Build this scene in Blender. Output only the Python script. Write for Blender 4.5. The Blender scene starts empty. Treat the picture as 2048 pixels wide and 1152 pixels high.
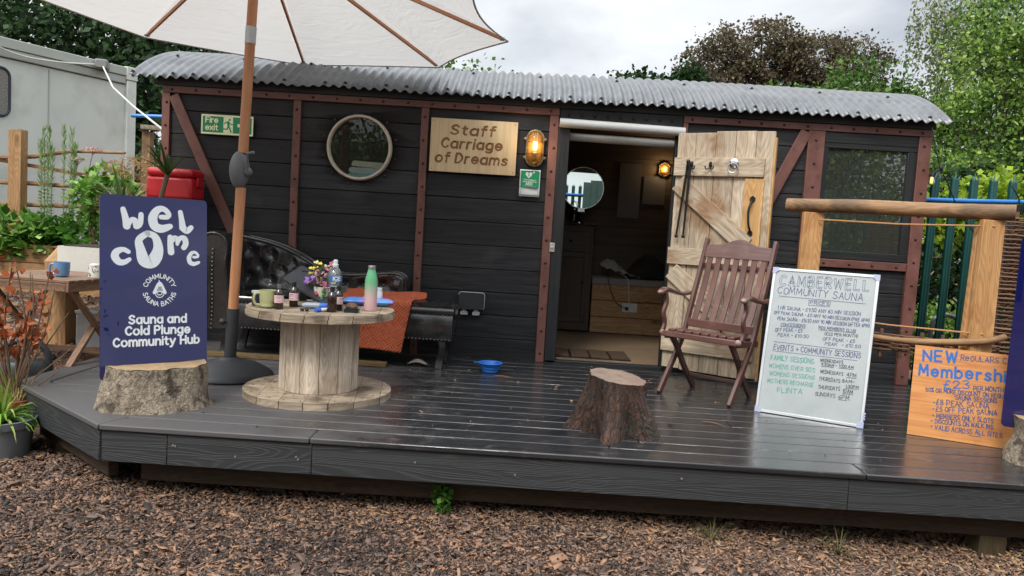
import bpy, bmesh, math, random
import numpy as np
from mathutils import Vector, Matrix
random.seed(7); NR = np.random.default_rng(11)
R = math.radians
C = bpy.context.scene.collection
SC = bpy.context.scene

# ------------------------------------------------------------------ camera
pitch, roll, yaw = -0.0771, 0.061, -0.0155
f_ = Vector((math.sin(yaw)*math.cos(pitch), math.cos(yaw)*math.cos(pitch), math.sin(pitch)))
r_ = Vector((math.cos(yaw), -math.sin(yaw), 0)); u_ = r_.cross(f_)
rr = r_*math.cos(roll) + u_*math.sin(roll); uu = -r_*math.sin(roll) + u_*math.cos(roll)
cam = bpy.data.objects.new('camera', bpy.data.cameras.new('camera')); C.objects.link(cam)
cam.matrix_world = Matrix(((rr.x,uu.x,-f_.x,0),(rr.y,uu.y,-f_.y,-6.0),(rr.z,uu.z,-f_.z,1.027),(0,0,0,1)))
cam.data.sensor_width = 36; cam.data.lens = 1560/2048*36; cam.data.clip_end = 500; cam.data.clip_start = .05
SC.camera = cam
SC.view_settings.view_transform = 'Standard'; SC.view_settings.look = 'None'
SC.view_settings.exposure = 0.88; SC.view_settings.gamma = 1
try:
    SC.cycles.max_bounces = 8; SC.cycles.transparent_max_bounces = 24; SC.cycles.sample_clamp_indirect = 6
    SC.cycles.caustics_reflective = False; SC.cycles.caustics_refractive = False
except Exception: pass

# ------------------------------------------------------------------ sky and sun
SUN_EL, SUN_AZ = 48, 205      # degrees; azimuth clockwise from +y
W = bpy.data.worlds.new('World'); SC.world = W; W.use_nodes = True
nt = W.node_tree; nt.nodes.clear()
def N(t, typ, **k):
    n = t.nodes.new(typ)
    for a, b in k.items(): setattr(n, a, b)
    return n
out = N(nt,'ShaderNodeOutputWorld'); bg = N(nt,'ShaderNodeBackground'); bg.inputs['Strength'].default_value = .1
sky = N(nt,'ShaderNodeTexSky', sky_type='NISHITA', sun_disc=False, sun_elevation=R(SUN_EL), sun_rotation=R(SUN_AZ))
tc = N(nt,'ShaderNodeTexCoord'); mp = N(nt,'ShaderNodeMapping'); mp.inputs['Scale'].default_value = (1,1,2.2); mp.inputs['Location'].default_value = (.35,.1,0)
nz = N(nt,'ShaderNodeTexNoise'); nz.inputs['Scale'].default_value = 3.1; nz.inputs['Detail'].default_value = 9; nz.inputs['Roughness'].default_value = .5; nz.inputs['Distortion'].default_value = .35
cr = N(nt,'ShaderNodeValToRGB'); e = cr.color_ramp.elements
e[0].position = .36; e[0].color = (3.2,3.4,3.7,1); e[1].position = .66; e[1].color = (6.3,6.4,6.5,1)
sx = N(nt,'ShaderNodeSeparateXYZ'); mr = N(nt,'ShaderNodeMapRange'); mr.inputs['From Min'].default_value = .3; mr.inputs['From Max'].default_value = .95; mr.inputs['To Min'].default_value = .92; mr.inputs['To Max'].default_value = 3.4
az = N(nt,'ShaderNodeMapRange'); az.inputs['From Min'].default_value = -.1; az.inputs['From Max'].default_value = .55; az.inputs['To Min'].default_value = .10; az.inputs['To Max'].default_value = -.13
ad = N(nt,'ShaderNodeMath', operation='ADD'); mul = N(nt,'ShaderNodeVectorMath', operation='SCALE'); mx = N(nt,'ShaderNodeMix', data_type='RGBA'); mx.inputs['Factor'].default_value = .9
L = nt.links.new
L(tc.outputs['Generated'], mp.inputs['Vector']); L(mp.outputs[0], nz.inputs['Vector']); L(tc.outputs['Generated'], sx.inputs[0])
L(sx.outputs['X'], az.inputs['Value']); L(nz.outputs['Fac'], ad.inputs[0]); L(az.outputs[0], ad.inputs[1]); L(ad.outputs[0], cr.inputs[0])
L(sx.outputs['Z'], mr.inputs['Value']); L(cr.outputs[0], mul.inputs[0]); L(mr.outputs[0], mul.inputs['Scale'])
L(sky.outputs[0], mx.inputs['A']); L(mul.outputs[0], mx.inputs['B']); L(mx.outputs['Result'], bg.inputs['Color']); L(bg.outputs[0], out.inputs[0])
sl = bpy.data.lights.new('sun','SUN'); sl.energy = 1.3; sl.angle = R(16); sl.color = (1,.96,.9)
so = bpy.data.objects.new('sun', sl); C.objects.link(so)
sd = Vector((math.sin(R(SUN_AZ))*math.cos(R(SUN_EL)), math.cos(R(SUN_AZ))*math.cos(R(SUN_EL)), math.sin(R(SUN_EL))))
so.rotation_euler = (-sd).to_track_quat('-Z','Y').to_euler(); so.location = (0,-8,12)

# ------------------------------------------------------------------ materials
def s2l(c):
    c = c/255; return c/12.92 if c <= .04045 else ((c+.055)/1.055)**2.4
def H(h): return tuple(s2l(int(h[i:i+2],16)) for i in (0,2,4))+(1,)
MATS = {}
def mat(name, c1, c2=None, scale=(4,4,4), lo=.3, hi=.7, coord='UV', rough=(.5,.6), bump=0, bscale=None, metal=0, spec=.5, island=0, detail=6, dist=0,
        c3=None, s3=.8, t3=(.5,.62), f3=1, coat=0, trans=0, emis=None, sub=None, bdist=.004, alpha=1):
    if name in MATS: return MATS[name]
    m = bpy.data.materials.new(name); m.use_nodes = True; t = m.node_tree; l = t.links.new
    p = t.nodes['Principled BSDF']; o = t.nodes['Material Output']
    tc = N(t,'ShaderNodeTexCoord'); co = tc.outputs[coord]
    mp = N(t,'ShaderNodeMapping'); mp.inputs['Scale'].default_value = scale; l(co, mp.inputs['Vector'])
    nz = N(t,'ShaderNodeTexNoise'); nz.inputs['Scale'].default_value = 1; nz.inputs['Detail'].default_value = detail; nz.inputs['Roughness'].default_value = .6; nz.inputs['Distortion'].default_value = dist
    l(mp.outputs[0], nz.inputs['Vector'])
    r = N(t,'ShaderNodeMapRange'); r.inputs['From Min'].default_value = lo; r.inputs['From Max'].default_value = hi; l(nz.outputs['Fac'], r.inputs['Value'])
    a = N(t,'ShaderNodeMix', data_type='RGBA'); a.inputs['A'].default_value = c1; a.inputs['B'].default_value = c2 or c1; l(r.outputs[0], a.inputs['Factor']); col = a.outputs['Result']
    if c3:
        n3 = N(t,'ShaderNodeTexNoise'); n3.inputs['Scale'].default_value = s3; n3.inputs['Detail'].default_value = 5
        l(tc.outputs['Object'], n3.inputs['Vector'])
        r3 = N(t,'ShaderNodeMapRange'); r3.inputs['From Min'].default_value = t3[0]; r3.inputs['From Max'].default_value = t3[1]; r3.inputs['To Max'].default_value = f3; l(n3.outputs['Fac'], r3.inputs['Value'])
        b = N(t,'ShaderNodeMix', data_type='RGBA'); l(r3.outputs[0], b.inputs['Factor']); l(col, b.inputs['A']); b.inputs['B'].default_value = c3; col = b.outputs['Result']
    if island:
        g = N(t,'ShaderNodeNewGeometry'); q = N(t,'ShaderNodeMapRange'); q.inputs['To Min'].default_value = 1-island; q.inputs['To Max'].default_value = 1+island; l(g.outputs['Random Per Island'], q.inputs['Value'])
        h = N(t,'ShaderNodeHueSaturation'); l(q.outputs[0], h.inputs['Value']); l(col, h.inputs['Color']); col = h.outputs[0]
    l(col, p.inputs['Base Color'])
    rm = N(t,'ShaderNodeMapRange'); rm.inputs['From Min'].default_value = lo; rm.inputs['From Max'].default_value = hi; rm.inputs['To Min'].default_value = rough[0]; rm.inputs['To Max'].default_value = rough[1]
    l(nz.outputs['Fac'], rm.inputs['Value']); l(rm.outputs[0], p.inputs['Roughness'])
    p.inputs['Metallic'].default_value = metal; p.inputs['Specular IOR Level'].default_value = spec; p.inputs['Coat Weight'].default_value = coat; p.inputs['Coat Roughness'].default_value = .1
    if trans: p.inputs['Transmission Weight'].default_value = trans
    if emis: p.inputs['Emission Color'].default_value = emis[0]; p.inputs['Emission Strength'].default_value = emis[1]
    if bump:
        bn = nz
        if bscale:
            m2 = N(t,'ShaderNodeMapping'); m2.inputs['Scale'].default_value = bscale; l(co, m2.inputs['Vector'])
            bn = N(t,'ShaderNodeTexNoise'); bn.inputs['Scale'].default_value = 1; bn.inputs['Detail'].default_value = 5; bn.inputs['Distortion'].default_value = dist; l(m2.outputs[0], bn.inputs['Vector'])
        b = N(t,'ShaderNodeBump'); b.inputs['Strength'].default_value = bump; b.inputs['Distance'].default_value = bdist; l(bn.outputs['Fac'], b.inputs['Height']); l(b.outputs[0], p.inputs['Normal'])
    MATS[name] = m; return m
def wood(name, c1, c2, rough=(.55,.75), island=.14, bump=.5, su=2.2, sv=34, c3=None, s3=3, t3=(.58,.66), f3=.6, lo=.3, hi=.68, dist=1.2, spec=.4, knots=True):
    m = mat(name, c1, c2, scale=(su,sv,1), rough=rough, bump=bump, bscale=(su*3,sv*5,1), island=island, dist=dist, c3=c3, s3=s3, t3=t3, f3=f3, lo=lo, hi=hi, spec=spec, bdist=.0025)
    if knots and 'k' not in m:
        m['k'] = 1; t = m.node_tree; l = t.links.new; p = t.nodes['Principled BSDF']
        src = p.inputs['Base Color'].links[0].from_socket
        tc = N(t,'ShaderNodeTexCoord'); mp = N(t,'ShaderNodeMapping'); mp.inputs['Scale'].default_value = (2.4,7,1); l(tc.outputs['UV'], mp.inputs['Vector'])
        v = N(t,'ShaderNodeTexVoronoi'); v.inputs['Scale'].default_value = 1; l(mp.outputs[0], v.inputs['Vector'])
        r = N(t,'ShaderNodeMapRange'); r.inputs['From Min'].default_value = .05; r.inputs['From Max'].default_value = .17; r.inputs['To Min'].default_value = .4; r.inputs['To Max'].default_value = 1; l(v.outputs['Distance'], r.inputs['Value'])
        m4 = N(t,'ShaderNodeMapping'); m4.inputs['Scale'].default_value = (.9,9,1); l(tc.outputs['UV'], m4.inputs['Vector']); n4 = N(t,'ShaderNodeTexNoise'); n4.inputs['Scale'].default_value = 1; n4.inputs['Detail'].default_value = 1.5; n4.inputs['Distortion'].default_value = .4; l(m4.outputs[0], n4.inputs['Vector'])
        vd = N(t,'ShaderNodeMath', operation='MULTIPLY_ADD'); vd.inputs[1].default_value = -.5; l(v.outputs['Distance'], vd.inputs[0]); l(n4.outputs['Fac'], vd.inputs[2])
        k4 = N(t,'ShaderNodeMath', operation='MULTIPLY'); k4.inputs[1].default_value = 85; l(vd.outputs[0], k4.inputs[0]); s4 = N(t,'ShaderNodeMath', operation='SINE'); l(k4.outputs[0], s4.inputs[0])
        r4 = N(t,'ShaderNodeMapRange'); r4.inputs['From Min'].default_value = -1; r4.inputs['From Max'].default_value = 1; r4.inputs['To Min'].default_value = .8; r4.inputs['To Max'].default_value = 1.06; l(s4.outputs[0], r4.inputs['Value'])
        kk = N(t,'ShaderNodeMath', operation='MULTIPLY'); l(r.outputs[0], kk.inputs[0]); l(r4.outputs[0], kk.inputs[1]); r = kk
        h = N(t,'ShaderNodeHueSaturation'); l(r.outputs[0], h.inputs['Value']); l(src, h.inputs['Color']); l(h.outputs[0], p.inputs['Base Color'])
    return m
def leafmat(name, cols, gloss=.58, tr=.35, big=.0):
    if name in MATS: return MATS[name]
    m = bpy.data.materials.new(name); m.use_nodes = True; t = m.node_tree; l = t.links.new
    p = t.nodes['Principled BSDF']; o = t.nodes['Material Output']
    g = N(t,'ShaderNodeNewGeometry'); cr = N(t,'ShaderNodeValToRGB'); e = cr.color_ramp.elements
    while len(e) < len(cols): e.new(.5)
    for i, c in enumerate(cols): e[i].position = i/(len(cols)-1); e[i].color = H(c)
    tc = N(t,'ShaderNodeTexCoord'); nz = N(t,'ShaderNodeTexNoise'); nz.inputs['Scale'].default_value = 1.3; l(tc.outputs['Object'], nz.inputs['Vector'])
    a = N(t,'ShaderNodeMath', operation='MULTIPLY_ADD'); a.inputs[1].default_value = 1.4; a.inputs[2].default_value = -.7; l(nz.outputs['Fac'], a.inputs[0])
    b = N(t,'ShaderNodeMath', operation='ADD'); l(a.outputs[0], b.inputs[0]); l(g.outputs['Random Per Island'], b.inputs[1]); l(b.outputs[0], cr.inputs[0])
    l(cr.outputs[0], p.inputs['Base Color']); p.inputs['Roughness'].default_value = gloss; p.inputs['Specular IOR Level'].default_value = .22
    tr_ = N(t,'ShaderNodeBsdfTranslucent'); l(cr.outputs[0], tr_.inputs['Color']); ms = N(t,'ShaderNodeMixShader'); ms.inputs[0].default_value = tr
    l(p.outputs[0], ms.inputs[1]); l(tr_.outputs[0], ms.inputs[2]); l(ms.outputs[0], o.inputs['Surface'])
    MATS[name] = m; return m
def thin(name, tint=(1,1,1,1), ior=1.5, rough=.0, minref=.04, body=None, bodyf=0):
    """thin clear sheet: transparent tint + fresnel reflection"""
    if name in MATS: return MATS[name]
    m = bpy.data.materials.new(name); m.use_nodes = True; t = m.node_tree; l = t.links.new; t.nodes.remove(t.nodes['Principled BSDF']); o = t.nodes['Material Output']
    tr = N(t,'ShaderNodeBsdfTransparent'); tr.inputs[0].default_value = tint; gl = N(t,'ShaderNodeBsdfGlossy'); gl.inputs['Roughness'].default_value = rough
    fr = N(t,'ShaderNodeFresnel'); fr.inputs[0].default_value = ior; ms = N(t,'ShaderNodeMixShader'); l(fr.outputs[0], ms.inputs[0])
    base = tr.outputs[0]
    if body:
        d = N(t,'ShaderNodeBsdfDiffuse'); d.inputs[0].default_value = body; m2 = N(t,'ShaderNodeMixShader'); m2.inputs[0].default_value = bodyf; l(tr.outputs[0], m2.inputs[1]); l(d.outputs[0], m2.inputs[2]); base = m2.outputs[0]
    l(base, ms.inputs[1]); l(gl.outputs[0], ms.inputs[2]); l(ms.outputs[0], o.inputs['Surface']); MATS[name] = m; return m
def emit(name, col, st):
    return mat(name, (0,0,0,1), emis=(col, st))

# ------------------------------------------------------------------ mesh builder
class MB:
    def __init__(s): s.v=[]; s.f=[]; s.uv=[]; s.sm=[]; s.mi=[]
    def add(s, vs, fs, uvs, smooth=False, mi=0):
        o = len(s.v); s.v += [tuple(x) for x in vs]
        for f, u in zip(fs, uvs): s.f.append([i+o for i in f]); s.uv.append(u); s.sm.append(smooth); s.mi.append(mi)
    def hexa(s, P, mi=0, long=None):
        """8 corners: bottom 0-3, top 4-7"""
        P = [Vector(p) for p in P]; F = [(0,3,2,1),(4,5,6,7),(0,1,5,4),(1,2,6,5),(2,3,7,6),(3,0,4,7)]
        ax = [(P[1]-P[0]),(P[3]-P[0]),(P[4]-P[0])]; li = max(range(3), key=lambda i: ax[i].length) if long is None else long
        d = ax[li].normalized(); oth = [ax[i].normalized() for i in range(3) if i != li]; ou, ov = random.random()*50, random.random()*50
        U = []
        for f in F:
            n = (P[f[1]]-P[f[0]]).cross(P[f[2]]-P[f[0]]); n.normalize()
            e = min(oth, key=lambda q: abs(q.dot(n))); U.append([((P[i]-P[0]).dot(d)+ou, (P[i]-P[0]).dot(e)+ov+ (0 if e is oth[0] else .37)) for i in f])
        s.add(P, F, U, False, mi)
    def box(s, c, sz, rot=None, mi=0, long=None):
        c = Vector(c); x,y,z = [q/2 for q in sz]
        P = [Vector(q) for q in ((-x,-y,-z),(x,-y,-z),(x,y,-z),(-x,y,-z),(-x,-y,z),(x,-y,z),(x,y,z),(-x,y,z))]
        if rot is not None: P = [rot @ p for p in P]
        s.hexa([p+c for p in P], mi, long)
    def b2(s, a, b, mi=0, long=None): s.box([(p+q)/2 for p,q in zip(a,b)], [abs(q-p) for p,q in zip(a,b)], mi=mi, long=long)
    def bar(s, p0, p1, w, h, up=(0,0,1), mi=0):
        p0, p1, up = Vector(p0), Vector(p1), Vector(up); d = (p1-p0).normalized(); sd = d.cross(up)
        if sd.length < 1e-4: sd = d.cross(Vector((0,1,0)))
        sd.normalize(); u = sd.cross(d)
        a, b = sd*w/2, u*h/2
        s.hexa([p0-a-b, p1-a-b, p1+a-b, p0+a-b, p0-a+b, p1-a+b, p1+a+b, p0+a+b], mi, 0)
    def tube(s, pts, r, n=8, cap=True, mi=0, sq=None):
        pts = [Vector(p) for p in pts]; k = len(pts); rs = r if isinstance(r,(list,tuple)) else [r]*k
        V=[]; t0 = (pts[1]-pts[0]).normalized(); a = t0.orthogonal().normalized(); ln=0; lens=[]; ou=random.random()*40
        for i,p in enumerate(pts):
            t = (pts[min(i+1,k-1)]-pts[max(i-1,0)]).normalized(); a = (a - t*a.dot(t)).normalized(); b = t.cross(a)
            if i: ln += (pts[i]-pts[i-1]).length
            lens.append(ln)
            for j in range(n):
                q = 2*math.pi*j/n; V.append(p + (a*math.cos(q)+b*math.sin(q))*rs[i])
        F=[];U=[]
        for i in range(k-1):
            for j in range(n):
                j2=(j+1)%n; F.append((i*n+j,i*n+j2,(i+1)*n+j2,(i+1)*n+j)); c=2*math.pi*max(rs)/n
                U.append([(lens[i]+ou,j*c+ou),(lens[i]+ou,(j+1)*c+ou),(lens[i+1]+ou,(j+1)*c+ou),(lens[i+1]+ou,j*c+ou)])
        s.add(V,F,U,True,mi)
        if cap:
            for i,rev in ((0,True),(k-1,False)):
                idx=[V[i*n+j] for j in range(n)]; f=list(range(n)); 
                if rev: f=f[::-1]
                s.add(idx,[f],[[(.02*math.cos(2*math.pi*j/n)+ou,.02*math.sin(2*math.pi*j/n)+ou) for j in f]],False,mi)
    def lathe(s, prof, n=24, M=None, mi=0, wob=None, uvw=None, cap=True):
        M = M or Matrix(); V=[];F=[];U=[];ou=random.random()*30; ln=[0]
        for i in range(1,len(prof)): ln.append(ln[-1]+math.dist(prof[i],prof[i-1]))
        for i,(r,z) in enumerate(prof):
            for j in range(n):
                q=2*math.pi*j/n; w=wob(q,z) if wob else 1; V.append(M@Vector((r*w*math.cos(q),r*w*math.sin(q),z)))
        mr_=max(p[0] for p in prof)
        for i in range(len(prof)-1):
            for j in range(n):
                j2=(j+1)%n; F.append((i*n+j,i*n+j2,(i+1)*n+j2,(i+1)*n+j)); c=2*math.pi*mr_/n
                if uvw=='v': U.append([(ln[i]+ou,j*c),(ln[i]+ou,(j+1)*c),(ln[i+1]+ou,(j+1)*c),(ln[i+1]+ou,j*c)])
                else: U.append([(j*c+ou,ln[i]),((j+1)*c+ou,ln[i]),((j+1)*c+ou,ln[i+1]),(j*c+ou,ln[i+1])])
        s.add(V,F,U,True,mi)
        for i,rev in ((0,True),(len(prof)-1,False)):
            if cap and prof[i][0]>1e-4:
                f=list(range(n)); f=f[::-1] if rev else f
                s.add([V[i*n+j] for j in range(n)],[f],[[(prof[i][0]*math.cos(2*math.pi*j/n)+ou,prof[i][0]*math.sin(2*math.pi*j/n)) for j in f]],False,mi)
    def prism(s, poly, t, M=None, mi=0, smooth=False, z0=0):
        M = M or Matrix(); n=len(poly); ou=random.random()*30
        V=[M@Vector((x,y,z0)) for x,y in poly]+[M@Vector((x,y,z0+t)) for x,y in poly]
        s.add(V,[list(range(n))[::-1],[i+n for i in range(n)]],[[(poly[i][0]+ou,poly[i][1]) for i in range(n)][::-1],[(x+ou,y) for x,y in poly]],False,mi)
        F=[];U=[];l=0
        for i in range(n):
            j=(i+1)%n; d=math.dist(poly[i],poly[j]); F.append((i,j,j+n,i+n)); U.append([(l+ou,0),(l+d+ou,0),(l+d+ou,t),(l+ou,t)]); l+=d
        s.add(V,F,U,smooth,mi)
    def grid(s, nu, nv, fn, su=1, sv=1, mi=0, cu=False, smooth=True):
        V=[fn(i/nu,j/nv) for j in range(nv+1) for i in range(nu+(0 if cu else 1))]; w=nu if cu else nu+1; F=[];U=[]; ou=random.random()*20
        for j in range(nv):
            for i in range(nu):
                i2=(i+1)%w if cu else i+1; F.append((j*w+i,j*w+i2,(j+1)*w+i2,(j+1)*w+i)); U.append([(i/nu*su+ou,j/nv*sv),((i+1)/nu*su+ou,j/nv*sv),((i+1)/nu*su+ou,(j+1)/nv*sv),(i/nu*su+ou,(j+1)/nv*sv)])
        s.add(V,F,U,smooth,mi)
    def ball(s, c, r, n=10, sc=(1,1,1), mi=0, rot=None):
        c=Vector(c); rot=rot or Matrix.Identity(3)
        prof=[(math.sin(math.pi*i/n),-math.cos(math.pi*i/n)) for i in range(n+1)]; prof[0]=(1e-5,-1); prof[-1]=(1e-5,1)
        M=Matrix.Translation(c)@rot.to_4x4()@Matrix.Diagonal((r*sc[0],r*sc[1],r*sc[2],1)); s.lathe(prof,n+4,M,mi)
    def build(s, name, mats, parent=None, bevel=0, seg=2, sharp=None, solid=0):
        me = bpy.data.meshes.new(name); me.from_pydata(s.v, [], s.f)
        uvl = me.uv_layers.new(name='UVMap'); flat=[c for u in s.uv for q in u for c in q]; uvl.data.foreach_set('uv', flat)
        me.polygons.foreach_set('use_smooth', s.sm); me.polygons.foreach_set('material_index', s.mi)
        for m in (mats if isinstance(mats,(list,tuple)) else [mats]): me.materials.append(m)
        me.update(); me.set_sharp_from_angle(angle=R(42)); o = bpy.data.objects.new(name, me); C.objects.link(o)
        if parent: o.parent = parent
        if solid: q=o.modifiers.new('s','SOLIDIFY'); q.thickness=solid; q.offset=0
        if bevel: b=o.modifiers.new('b','BEVEL'); b.width=bevel; b.segments=seg; b.limit_method='ANGLE'; b.angle_limit=R(40); b.harden_normals=False
        return o
def tag(o, label=None, cat=None, group=None, kind=None):
    for k,v in (('label',label),('category',cat),('group',group),('kind',kind)):
        if v: o[k]=v
    return o
def thing(name, label, cat, loc=(0,0,0), rz=0, group=None):
    o = bpy.data.objects.new(name, None); C.objects.link(o); o.location = loc; o.rotation_euler = (0,0,rz); o.empty_display_size=.1
    return tag(o,label,cat,group)
def npmesh(name, V, F, mats, parent=None, smooth=False, uv=None):
    """fast mesh from arrays: V (n,3), F (m,4)"""
    me = bpy.data.meshes.new(name); n,k=F.shape
    me.vertices.add(len(V)); me.vertices.foreach_set('co', V.astype(np.float32).ravel())
    me.loops.add(n*k); me.loops.foreach_set('vertex_index', F.astype(np.int32).ravel())
    me.polygons.add(n); me.polygons.foreach_set('loop_start', np.arange(0,n*k,k,dtype=np.int32)); me.polygons.foreach_set('loop_total', np.full(n,k,np.int32))
    me.update(calc_edges=True); me.validate()
    if smooth: me.polygons.foreach_set('use_smooth', np.ones(n,bool))
    me.materials.append(mats); o=bpy.data.objects.new(name,me); C.objects.link(o)
    if parent: o.parent=parent
    return o
def arc(cx,cy,r,a0,a1,n): return [(cx+r*math.cos(R(a0+(a1-a0)*i/n)), cy+r*math.sin(R(a0+(a1-a0)*i/n))) for i in range(n+1)]
def rrect(w,h,r,n=5,x0=0,y0=0):
    return arc(x0+r,y0+r,r,180,270,n)+arc(x0+w-r,y0+r,r,270,360,n)+arc(x0+w-r,y0+h-r,r,0,90,n)+arc(x0+r,y0+h-r,r,90,180,n)
def frame_M(o, x, y):
    """matrix taking local x,y,z to world: x,y given axes, z = x cross y"""
    x=Vector(x).normalized(); y=Vector(y); y=(y-x*y.dot(x)).normalized(); z=x.cross(y); o=Vector(o)
    return Matrix(((x.x,y.x,z.x,o.x),(x.y,y.y,z.y,o.y),(x.z,y.z,z.z,o.z),(0,0,0,1)))
def cat_rom(P, n=6, closed=False):
    if len(P)<3: return list(P)
    Q=[P[-1]]+list(P)+[P[0],P[1]] if closed else [P[0]]+list(P)+[P[-1]]
    o=[]
    for i in range(1,len(Q)-2):
        p0,p1,p2,p3=Q[i-1:i+3]
        for k in range(n):
            t=k/n; o.append(tuple(.5*((2*b)+(-a+c)*t+(2*a-5*b+4*c-d)*t*t+(-a+3*b-3*c+d)*t**3) for a,b,c,d in zip(p0,p1,p2,p3)))
    o.append(tuple(Q[-2])); return o

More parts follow.
